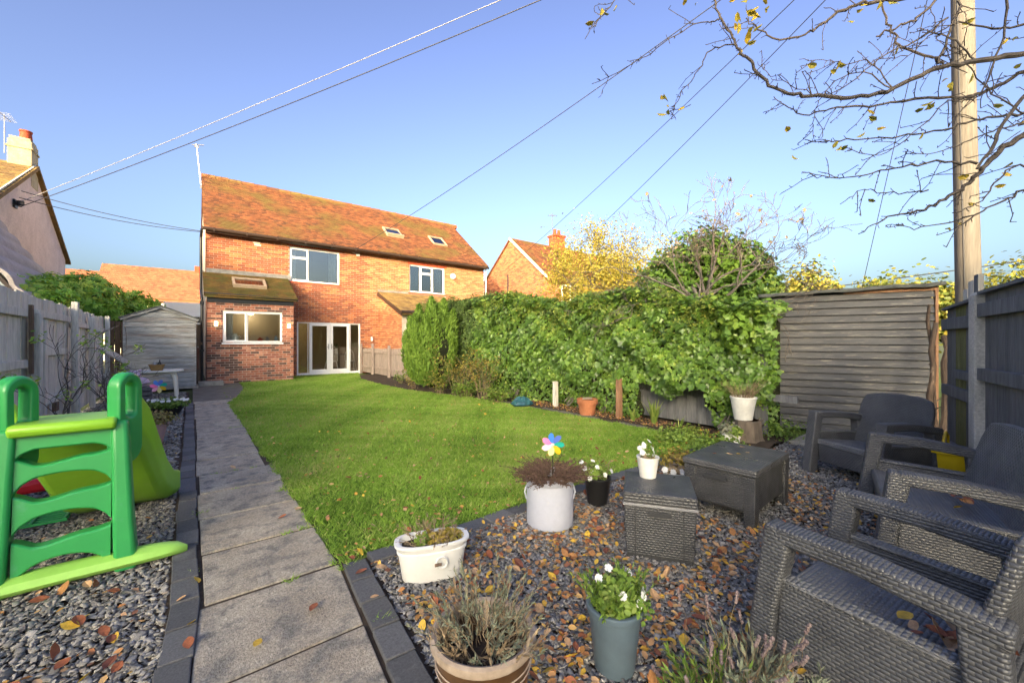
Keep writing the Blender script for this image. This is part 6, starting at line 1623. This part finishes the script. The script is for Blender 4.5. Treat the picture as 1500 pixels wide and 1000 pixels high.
# ------------------------------------------------------------------ overhanging tree, trunk outside the picture on the right
BRANCHES = [
 (0.02, 0.006, [(4.57, -0.18, 3.28), (4.4, -0.01, 3.24), (4.2, 0.19, 3.21), (4.02, 0.37, 3.18), (3.83, 0.55, 3.06), (3.69, 0.7, 3.02), (3.48, 0.9, 3.04), (3.38, 1.02, 3.07), (3.28, 1.14, 3.16), (3.23, 1.21, 3.29), (3.18, 1.29, 3.43), (3.17, 1.33, 3.54), (3.13, 1.4, 3.71), (3.12, 1.45, 3.89), (3.12, 1.48, 4.05)]),
 (0.016, 0.003, [(4.74, -0.19, 3.25), (4.61, -0.01, 3.21), (4.53, 0.12, 3.12), (4.43, 0.27, 3.09), (4.18, 0.54, 3.1), (4.05, 0.72, 3.09), (3.89, 0.92, 3.11), (3.79, 1.06, 3.08), (3.73, 1.18, 3.19), (3.73, 1.26, 3.3)]),
 (0.012, 0.003, [(4.91, -0.19, 2.96), (4.75, -0.01, 2.96), (4.61, 0.15, 2.95), (4.45, 0.33, 2.9), (4.25, 0.55, 2.86), (3.95, 0.84, 2.85), (3.88, 0.95, 2.86), (3.81, 1.07, 2.9)]),
 (0.024, 0.003, [(4.24, -0.17, 2.72), (4.12, -0.01, 2.6), (4.08, 0.09, 2.53), (4.03, 0.18, 2.4), (4.03, 0.25, 2.32), (3.97, 0.37, 2.23), (3.91, 0.47, 2.19), (3.82, 0.61, 2.16), (3.75, 0.73, 2.07)]),
 (0.009, 0.0025, [(4.19, 0.19, 2.51), (4.04, 0.37, 2.54), (3.88, 0.56, 2.52), (3.77, 0.72, 2.49), (3.61, 0.9, 2.5), (3.55, 1.01, 2.55)]),
 (0.01, 0.0025, [(4.41, -0.17, 2.43), (4.29, -0.01, 2.3), (4.23, 0.11, 2.22), (4.14, 0.27, 2.14), (4.01, 0.44, 2.1), (3.96, 0.56, 2.14)]),
 (0.017, 0.004, [(4.26, 0.32, 3.83), (4.08, 0.53, 3.81), (3.91, 0.73, 3.81), (3.84, 0.85, 3.79), (3.79, 0.95, 3.74), (3.75, 1.05, 3.7), (3.62, 1.21, 3.69), (3.57, 1.32, 3.81), (3.55, 1.4, 3.94)]),
 (0.01, 0.006, [(4.25, 0.33, 3.83), (4.13, 0.47, 3.65), (4.07, 0.56, 3.61), (3.98, 0.67, 3.56)]),
 (0.006, 0.009, [(3.98, 0.67, 3.92), (4.02, 0.61, 3.64), (4.03, 0.58, 3.52), (4.07, 0.53, 3.43), (4.18, 0.42, 3.36), (4.23, 0.35, 3.29)]),
 (0.006, 0.0025, [(3.28, 1.36, 3.58), (3.14, 1.49, 3.55), (3.09, 1.56, 3.41), (3.02, 1.64, 3.28), (2.98, 1.7, 3.14), (2.96, 1.74, 3.11)]),
 (0.006, 0.0025, [(3.19, 1.43, 3.77), (3.18, 1.49, 3.79), (3.09, 1.61, 3.79), (2.94, 1.78, 3.67), (2.79, 1.95, 3.54), (2.56, 2.18, 3.4)]),
 (0.005, 0.0025, [(2.67, 1.97, 4.1), (2.64, 2.03, 4.01), (2.57, 2.13, 3.89), (2.52, 2.22, 3.77)]),
 (0.006, 0.009, [(4.35, 0.25, 3.83), (4.33, 0.27, 3.75), (4.25, 0.33, 3.47), (4.2, 0.37, 3.29)]),
 (0.008, 0.004, [(4.26, 0.06, 3.66), (4.29, 0.08, 3.34), (4.25, 0.14, 3.1), (4.22, 0.19, 2.97), (4.18, 0.26, 2.97)]),
 (0.01, 0.003, [(4.57, -0.18, 3.54), (4.42, -0.01, 3.45), (4.33, 0.12, 3.46), (4.2, 0.27, 3.52), (4.12, 0.38, 3.49), (4.08, 0.47, 3.54)]),
 (0.006, 0.0025, [(4.33, 0.27, 3.04), (4.27, 0.35, 3.02), (4.14, 0.49, 2.82), (3.97, 0.65, 2.68), (3.81, 0.81, 2.74)]),
 (0.008, 0.0025, [(4.74, -0.19, 2.87), (4.58, -0.01, 2.83), (4.48, 0.12, 2.8), (4.38, 0.26, 2.74), (4.23, 0.42, 2.67), (4.14, 0.55, 2.71)]),
 (0.005, 0.0025, [(4.08, 0.41, 2.37), (4, 0.52, 2.36), (3.88, 0.66, 2.38), (3.86, 0.72, 2.41), (3.78, 0.84, 2.32)]),
 (0.008, 0.012, [(3.96, 0.18, 2.41), (4, 0.11, 2.57), (4.09, -0.01, 2.83), (4.24, -0.17, 3.01)]),
 (0.008, 0.003, [(4.24, -0.17, 2.24), (4.12, -0.01, 2.41), (4.08, 0.09, 2.35), (4.06, 0.16, 2.22), (3.99, 0.29, 2.16)]),
 (0.005, 0.002, [(4.02, 0.58, 3.14), (3.84, 0.76, 3.28), (3.72, 0.91, 3.17), (3.7, 0.98, 3.01), (3.74, 0.99, 2.85)]),
 (0.005, 0.002, [(4.02, 0.58, 3.14), (3.93, 0.7, 3.36), (3.82, 0.83, 3.38), (3.77, 0.92, 3.43), (3.65, 1.06, 3.46)]),
 (0.006, 0.002, [(4.27, 0.19, 3.24), (4.18, 0.31, 3.43), (4.12, 0.41, 3.48), (4.08, 0.5, 3.38), (3.98, 0.62, 3.37), (3.91, 0.73, 3.35)]),
 (0.004, 0.002, [(3.7, 0.96, 3.14), (3.56, 1.11, 3.27), (3.49, 1.21, 3.36), (3.46, 1.28, 3.48)]),
 (0.006, 0.003, [(4.68, -0.01, 2.93), (4.55, 0.1, 3.05), (4.4, 0.21, 3.22), (4.33, 0.27, 3.37), (4.26, 0.32, 3.43)]),
 (0.007, 0.003, [(4.25, 0.33, 3.62), (4.1, 0.48, 3.47), (3.93, 0.65, 3.36), (3.78, 0.8, 3.18), (3.67, 0.92, 3.13)]),
]
BLEAVES = [(3.22, 1.27, 3.5), (3.26, 1.25, 3.68), (3.24, 1.26, 3.59), (3.17, 1.31, 3.66), (3.16, 1.32, 3.6), (3.22, 1.27, 3.75), (3.31, 1.2, 3.7), (3.26, 1.24, 3.6), (2.75, 1.65, 3.1), (2.78, 1.63, 3.08), (2.77, 1.63, 2.99), (2.83, 1.59, 3.02), (2.34, 1.97, 3.68), (2.43, 1.9, 3.73), (2.38, 1.94, 3.72), (2.86, 1.56, 3.79), (2.93, 1.5, 3.81), (3.12, 1.35, 3.82), (3.19, 1.3, 3.82), (3.58, 0.99, 3.35), (3.75, 0.86, 3.3), (3.81, 0.81, 3.35), (3.81, 0.81, 3.68), (3.46, 1.09, 2.9), (3.53, 1.03, 2.65), (3.74, 0.86, 2.71), (3.82, 0.8, 2.76), (4.04, 0.62, 2.89), (4.27, 0.45, 3.04), (4.32, 0.4, 3.08), (4.36, 0.37, 3.23), (4.41, 0.33, 3.18), (4.52, 0.25, 3.21), (4.22, 0.48, 2.79), (3.98, 0.67, 2.94), (4.08, 0.59, 3.42), (4.48, 0.28, 3.65), (4.73, 0.08, 3.05), (4.81, 0.02, 2.91), (4.77, 0.04, 3.55), (4.7, 0.1, 3.49), (4.82, 0.0, 3.36), (3.98, 0.67, 2.34), (4.45, 0.3, 2.52), (4.56, 0.22, 2.32), (4.47, 0.28, 2.18), (4.41, 0.33, 2.15), (4.78, 0.04, 2.54), (4.66, 0.13, 2.45), (4.72, 0.09, 2.59), (3.91, 0.73, 3.77), (3.98, 0.67, 3.75), (4.12, 0.56, 3.81), (3.17, 1.31, 3.42), (3.34, 1.18, 3.8)]
random.seed(77)
ot = thing('overhanging_tree', 'nearly bare dark tree branches hanging in from the top right', 'tree')
def smooth_path(pts, k=5):
    P = [Vector(p) for p in pts]; P = [P[0] * 2 - P[1]] + P + [P[-1] * 2 - P[-2]]; out = []
    for i in range(1, len(P) - 2):
        for j in range(k):
            t = j / k; a, b_, c, d = P[i - 1], P[i], P[i + 1], P[i + 2]
            out.append(.5 * ((2 * b_) + (c - a) * t + (2 * a - 5 * b_ + 4 * c - d) * t * t + (3 * b_ - a - 3 * c + d) * t ** 3))
    out.append(P[-2]); return out
b = MB(); b.tube([(5.6, -1.5, -.1), (5.5, -1.4, 1.5), (5.35, -1.2, 2.6), (5.2, -1.0, 3.6), (4.9, -.8, 5.0)], [.16, .14, .12, .09, .04], 10)
for k, (q, z) in enumerate((((4.95, -.62, 3.10), 2.6), ((4.85, -.5, 2.75), 2.3), ((4.9, -.55, 2.4), 2.1), ((4.5, -.1, 4.2), 3.6))):
    b.tube([(5.45, -1.3, z), ((5.45 + q[0]) / 2, (-1.3 + q[1]) / 2, (z + q[2]) / 2 + .08), q], [.05, .04, .026], 8)
b.build('trunk', M_bare_d, ot, smooth=True)
for (r0, r1, pts) in BRANCHES:
    b = MB(); P = smooth_path(pts); n = len(P)
    for i in range(1, n - 1): P[i] = P[i] + Vector((random.gauss(0, .006), random.gauss(0, .006), random.gauss(0, .006)))
    b.tube(P, [(r0 + (r1 - r0) * (i / (n - 1)) ** .7) * random.uniform(.92, 1.12) for i in range(n)], 7 if r0 > .012 else 5)
    ln = sum((P[i + 1] - P[i]).length for i in range(n - 1))
    for k in range(int(ln * 26)):       # spurs and short twigs
        i = random.randint(1, n - 2); d = (P[i + 1] - P[i]).normalized(); v = Vector((random.gauss(0, 1), random.gauss(0, 1), random.gauss(0, 1))); v = (v - d * v.dot(d)).normalized()
        L = random.uniform(.012, .045) if random.random() < .70 else random.uniform(.08, .24)
        q = P[i]; dd = (d * .6 + v * .8).normalized(); tw = [q]
        for s in range(3):
            dd = (dd + Vector((random.gauss(0, .2), random.gauss(0, .2), random.gauss(0, .2)))).normalized(); tw.append(tw[-1] + dd * L / 3)
        b.tube(tw, [.0032, .0028, .0024, .003], 4, cap=False)
        if L > .08:
            for s in (1, 2, 3):
                w = Vector((random.gauss(0, 1), random.gauss(0, 1), random.gauss(0, 1))).normalized(); b.tube([tw[s], tw[s] + w * random.uniform(.012, .03)], [.0026, .002], 4, cap=False)
    b.build('branch', M_bare_d, ot, fix=False)
M_tleaf = leafmat('last_leaf', [(.16, .17, .03), (.30, .26, .035), (.42, .30, .03), (.20, .22, .05)], trans=.45, rough=.5)
lb = MB(); lv_meshes = []
for k in range(4):
    q = MB(); w = random.uniform(.85, 1.15)
    q.add([(x * .9 * w, y, z * 2 + random.uniform(-.06, .06)) for (x, y, z) in LEAF_V], LEAF_F, (k + .5) / 4); o = q.build('leaf', M_tleaf, fix=False); lv_meshes.append(o.data); bpy.data.objects.remove(o)
for p in BLEAVES:
    for r in range(random.choice((1, 1, 2))):
        o = bpy.data.objects.new('leaf', random.choice(lv_meshes)); COL.objects.link(o); o.parent = ot
        o.location = Vector(p) + Vector((random.gauss(0, .02), random.gauss(0, .02), random.gauss(0, .02))) * r; s = random.uniform(.05, .085); o.scale = (s, s, s)
        o.rotation_euler = (random.uniform(1.9, 3.6), random.uniform(-.8, .8), random.uniform(0, 6.28))

# ------------------------------------------------------------------ lawn grass
M_grass = mat('grass_blade', [(.085, .17, .022), (.16, .29, .036), (.24, .40, .052), (.32, .46, .085), (.46, .43, .17)], by='rnd', rough=.6, vary=.22, vscale=.9, trans=.35, spec=.3)
def lawn_edge_right(y): return np.interp(y, [2.4, 4, 6, 8, 9.2, 10.2, 12, 14.2, 15.6, 17], [5.30, 5.26, 5.18, 5.05, 4.72, 4.5, 4.45, 4.55, 4.95, 5.4])
def lawn_edge_left(y): return np.interp(y, [2.4, 3, 6, 10.4, 11.5, 13.5, 15.3, 15.4, 17], [.70, .665, .64, .60, .86, 1.18, 1.2, 2.72, 2.75]) + .018 * np.sin(y * 9) + .012 * np.sin(y * 23)
def grass(n, y0, y1, h, w):
    y = RNG.uniform(y0, y1, n); x = RNG.uniform(.58, 5.4, n)
    ok = (x > lawn_edge_left(y) + RNG.normal(0, .012, n)) & (x < lawn_edge_right(y) + RNG.normal(0, .03, n)) & (y > 2.48 + .015 * np.sin(x * 17) + RNG.normal(0, .012, n)) & (y < 16.9)
    # only what the camera side of the garden sees of the near corner
    x, y = x[ok], y[ok]; n = len(x)
    clump = .5 + .5 * wob(x * 4, y * 4, 2.0); hh = h * RNG.uniform(.5, 1.25, n) * (.75 + .5 * clump)
    a = RNG.uniform(0, 6.283, n); ln = RNG.uniform(.15, 1.0, n) * hh
    ca, sa = np.cos(a), np.sin(a); pa = a + RNG.uniform(1.0, 2.1, n); wx, wy = np.cos(pa) * w / 2, np.sin(pa) * w / 2
    z0 = np.zeros(n) - .006
    V = np.stack([np.stack([x - wx, y - wy, z0], 1), np.stack([x + wx, y + wy, z0], 1), np.stack([x + ca * ln * .3 + wx * .8, y + sa * ln * .3 + wy * .8, z0 + hh * .6], 1), np.stack([x + ca * ln, y + sa * ln, z0 + hh], 1)], 1)
    F = np.array([[0, 1, 2], [0, 2, 3]])[None] + (np.arange(n) * 4)[:, None, None]
    patchy = wob(x * 1.1, y * 1.1, 6.0); col = np.clip(.50 + .26 * patchy + .12 * wob(x * 5, y * 5, 9.0) + RNG.normal(0, .17, n) + .35 * (RNG.random(n) < .07), 0, .999)
    return V.reshape(-1, 3), F.reshape(-1, 3), np.repeat(col, 2)
V, F, rn = merge([grass(100000, 2.4, 4.2, .036, .0042), grass(110000, 4.2, 7.0, .036, .006), grass(110000, 7.0, 11.5, .038, .009), grass(70000, 11.5, 17.0, .042, .014)])
tag(npmesh('lawn_grass', V, F, M_grass, None, rn, 'stuff'), 'short mown green grass covering the lawn', 'grass')
# longer weeds in the joints and along the edges
b = MB()
for (x, y, n, h) in ((.70, 2.40, 26, .07), (.66, 2.50, 20, .06), (.70, 1.84, 22, .06), (.42, 2.47, 16, .04), (.05, 3.85, 14, .05), (.20, 4.90, 14, .035), (.35, 4.90, 14, .035), (.5, 4.9, 12, .035), (.6, 4.0, 14, .05), (.64, 5.5, 14, .05), (.50, 3.08, 14, .04), (.62, 3.10, 20, .05), (.45, 7.35, 16, .04), (.55, 7.35, 16, .04), (.3, 4.3, 10, .03), (.0, 2.9, 10, .04)):
    for k in range(n):
        a = random.uniform(0, 6.283); hh = h * random.uniform(.4, 1.1); px_, py_ = x + random.gauss(0, .022), y + random.gauss(0, .012); w = .004
        b.add([(px_ - w, py_, 0), (px_ + w, py_, 0), (px_ + math.cos(a) * hh * .9, py_ + math.sin(a) * hh * .9, hh * .7)], [(0, 1, 2)], random.uniform(.2, .9))
tag(b.build('joint_weeds', M_grass, fix=False, kind='stuff'), 'small tufts of grass growing in the paving joints', 'weeds')

# ------------------------------------------------------------------ slate chippings
CHV = np.array([(-.5, -.45, -.2), (.5, -.5, -.25), (.45, .5, -.2), (-.45, .4, -.25), (-.38, -.3, .25), (.36, -.4, .2), (.4, .3, .28), (-.3, .36, .2)])
CHF = [(0, 3, 2, 1), (4, 5, 6, 7), (0, 1, 5, 4), (1, 2, 6, 5), (2, 3, 7, 6), (3, 0, 4, 7)]
def chips(n, fx, fy, s0, s1, z0=-.02, z1=.0, flat=.55):
    x = RNG.uniform(fx[0], fx[1], n); y = RNG.uniform(fy[0], fy[1], n); return x, y
def chip_mesh(x, y, s0, s1, zl, zh):
    n = len(x); parts = []
    for v in range(5):
        idx = np.arange(v, n, 5); k = len(idx)
        tv = CHV + RNG.uniform(-.13, .13, CHV.shape)
        s = RNG.uniform(s0, s1, k) * np.where(RNG.random(k) < .10, 1.5, 1); S = np.stack([s * RNG.uniform(.9, 1.4, k), s * RNG.uniform(.6, 1.0, k), s * RNG.uniform(.22, .5, k)], 1)
        P = np.stack([x[idx], y[idx], RNG.uniform(zl, zh, k)], 1)
        nz = np.stack([RNG.normal(0, .4, k), RNG.normal(0, .4, k), np.ones(k)], 1)
        parts.append(scatter(tv, CHF, P, frames(nz), S, np.clip(RNG.beta(1.6, 2.0, k), 0, .999)))
    return merge(parts)
x = RNG.uniform(.72, 3.4, 40000); y = RNG.uniform(.35, 2.36, 40000)
vis = (y > .2 + .0 * x) & (x * .621 + y * .784 > 1.15) & (x > .83 - np.maximum(0, 2.4 - y) * .085)
x1, y1 = x[vis], y[vis]
x = RNG.uniform(3.4, 6.6, 22000); y = RNG.uniform(.0, 2.36, 22000); vis = ~((y > 1.9) & (x > 5.2))
tagm = merge([chip_mesh(x1, y1, .011, .026, -.018, .003), chip_mesh(x[vis], y[vis], .015, .030, -.018, .004)])
tag(npmesh('slate_chippings', *tagm[:2], M_slate, None, tagm[2], 'stuff'), 'dark grey slate chippings under the garden furniture', 'gravel')
x = RNG.uniform(-1.55, -.10, 22000); y = RNG.uniform(1.6, 4.6, 22000); ok = x > -.42 * y + .2
pa_ = chip_mesh(x[ok], y[ok], .012, .028, -.018, .004)
x = RNG.uniform(-1.6, -.12, 20000); y = RNG.uniform(4.6, 13.4, 20000)
pb_ = chip_mesh(x, y, .024, .042, -.018, .004)
tagm = merge([pa_, pb_])
tag(npmesh('grey_gravel', *tagm[:2], M_gravel2, None, tagm[2], 'stuff'), 'mixed grey gravel in the strip along the left fence', 'gravel')

# ------------------------------------------------------------------ fallen leaves
LCOL = [(.30, .10, .045), (.42, .20, .07), (.50, .31, .16), (.62, .40, .05), (.20, .07, .04), (.55, .36, .20)]
LM = [mat('fallen_leaf_%d' % i, [tuple(v * .75 for v in c), tuple(min(1, v * 1.2) for v in c)], scale=40, rough=.65, vary=.25, vscale=120, trans=.15) for i, c in enumerate(LCOL)]
fl_mesh = []
random.seed(99)
for i, m in enumerate(LM):
    for k in range(3):
        cu = random.uniform(.15, .55); tw = random.uniform(-.3, .3); w = random.uniform(.75, 1.15); vs = []; fs = []
        rows = [(0, .02), (.2, .25), (.45, .36), (.7, .30), (.88, .16), (1.0, .01)]
        for (s, ww) in rows:
            for e in (-1, 0, 1):
                vs.append((e * ww * w, s - .5, cu * (abs(e) * ww * .9 + (s - .5) ** 2 * random.uniform(.5, 1.0)) + tw * e * ww * (s - .5)))
        for r_ in range(5):
            for c_ in range(2):
                a = r_ * 3 + c_; fs.append((a, a + 1, a + 4, a + 3))
        q = MB(); q.add(vs, fs); o = q.build('fallen_leaf', m, smooth=True, fix=False); fl_mesh.append((i, o.data)); bpy.data.objects.remove(o)
WG = [0, 0, 0, 1, 1, 2, 2, 3, 3, 4, 4, 5]
LWORD = ['rust brown', 'orange brown', 'tan', 'yellow', 'dark brown', 'pale buff']
NEAR = [('brown glazed pot', .80, 1.17), ('blue grey pot', 1.335, 1.02), ('oval planter', 1.06, 2.06), ('drum planter', 2.03, 2.12), ('cool box', 2.32, 1.43), ('wicker table', 3.4, 1.4), ('black pot', 2.57, 2.13), ('nearest armchair', 2.1, .6), ('sofa front', 3.4, .85), ('block edging', .8, 1.6), ('lavender clump', 1.5, .62)]
def put_leaf(x, y, z, s, label, group, tilt=.45):
    c = random.choice(WG); o = bpy.data.objects.new('fallen_leaf', random.choice([d for (i, d) in fl_mesh if i == c])); COL.objects.link(o)
    label = LWORD[c] + ' ' + label
    o.location = (x, y, z); s *= random.uniform(.75, 1.25); o.scale = (s, s, s); o.rotation_euler = (random.gauss(0, tilt), random.gauss(0, tilt), random.uniform(0, 6.28))
    tag(o, label, 'leaf', group)
def clear(x, y):
    for (cx, cy, r) in ((.80, 1.17, .20), (1.335, 1.02, .12), (1.03, 2.06, .20), (2.03, 2.12, .19), (2.32, 1.43, .26), (3.4, 1.4, .36), (2.57, 2.13, .12)):
        if (x - cx) ** 2 + (y - cy) ** 2 < r * r: return False
    return True
cnt = 0
while cnt < 190:
    x = .82 + 2.6 * random.random() ** 1.25; y = random.uniform(.75, 2.34)
    if x * .621 + y * .784 < 1.2 or not clear(x, y): continue
    put_leaf(x, y, random.uniform(.010, .022), .058, 'dead leaf on the slate chippings, nearest the ' + min(NEAR, key=lambda q: (q[1] - x) ** 2 + (q[2] - y) ** 2)[0], 'leaves on the slate chippings'); cnt += 1
for k in range(34):
    y = random.uniform(2.0, 3.1) if k % 3 else random.uniform(3.2, 6.5)
    put_leaf(random.uniform(-.9, -.17) if k % 2 else random.uniform(-.45, -.17), y, .018, .062, 'dead leaf on the left gravel, ' + ('in front of the slide foot' if y < 3.2 else 'beyond the slide foot'), 'leaves on the left gravel')
for (x, y) in ((.46, 2.12), (.22, 2.02), (.0, 2.35), (-.04, 2.6), (.02, 2.75), (.52, 3.36), (.64, 3.45), (.72, 2.02), (.74, 2.28), (.33, 5.0), (.0, 1.9), (-.01, 2.2), (.74, 2.46), (.80, 2.5)):
    put_leaf(x, y, .02, .055, 'dead leaf lying on the path paving or its edging', 'leaves on the path', .2)
for k in range(44):
    y = 2.55 + 5 * random.random() ** 1.6; x = random.uniform(.75, 5.0); put_leaf(x, y, .03, .05, 'dead leaf on the lawn, ' + ('near the path' if x < 1.8 else 'near the flower bed' if x > 3.9 else 'in the middle') + (' and close to the patio' if y < 3.6 else ' further up'), 'leaves on the lawn')
for k in range(20):
    put_leaf(1.93 + random.gauss(0, .06), .14 + random.gauss(0, .05), .325 + random.uniform(0, .03), .06, 'dead leaf on the seat of the nearest wicker armchair', 'leaves on the seats')
for k in range(7): put_leaf(3.66 + random.gauss(0, .08), .22 + random.gauss(0, .04), .325 + random.uniform(0, .03), .06, 'dead leaf on the seat of the wicker sofa', 'leaves on the seats')
for (x, y) in ((3.3, 1.42), (3.22, 1.5), (3.45, 1.35), (3.36, 1.38), (3.6, 1.45)): put_leaf(x, y, .42, .04, 'dead leaf lying on the wicker table top', 'leaves on the table', .12)
# the many smaller ones
Ps = []; 
DR_ = [(.80, 1.17, .30), (1.335, 1.02, .22), (1.06, 2.06, .30), (2.03, 2.12, .30), (2.32, 1.43, .42), (3.4, 1.4, .52), (.85, 1.7, .25), (1.8, 1.1, .5), (1.6, 1.6, .5)]
while len(Ps) < 7000:
    r = random.random()
    if r < .30: x, y = .82 + 3.6 * random.random(), random.uniform(.6, 2.36)
    elif r < .55:
        q = random.choice(DR_); x, y = random.gauss(q[0], q[2] * .7), random.gauss(q[1], q[2] * .7)
        if y > 2.34 or x < .84: continue
    elif r < .70: x, y = random.uniform(5.32, 5.8), random.uniform(2.4, 6.5)
    elif r < .76: x, y = random.uniform(-1.5, -.14), random.uniform(2.0, 8.0)
    elif r < .94: x, y = random.uniform(.7, 5.1), 2.5 + 9 * random.random() ** 1.5
    else: x, y = random.uniform(3.2, 6.4), random.uniform(.3, 2.3)
    if clear(x, y): Ps.append((x, y, .055 if (x > 5.25 and y > 2.4) else .012 if not (x > .7 and y > 2.5 and x < 5.2) else .028))
P_ = np.array(Ps); n = len(P_)
M_lsm = leafmat('small_fallen_leaves', LCOL, trans=.1, rough=.7)
V, F, rn = scatter(LEAF_V, LEAF_F, P_, frames(np.stack([RNG.normal(0, .35, n), RNG.normal(0, .35, n), np.ones(n)], 1)), RNG.uniform(.018, .045, n)); 
tag(npmesh('leaf_litter', V, F, M_lsm, None, rn, 'stuff'), 'scattered small dead leaves over gravel, bed and lawn', 'leaf litter')
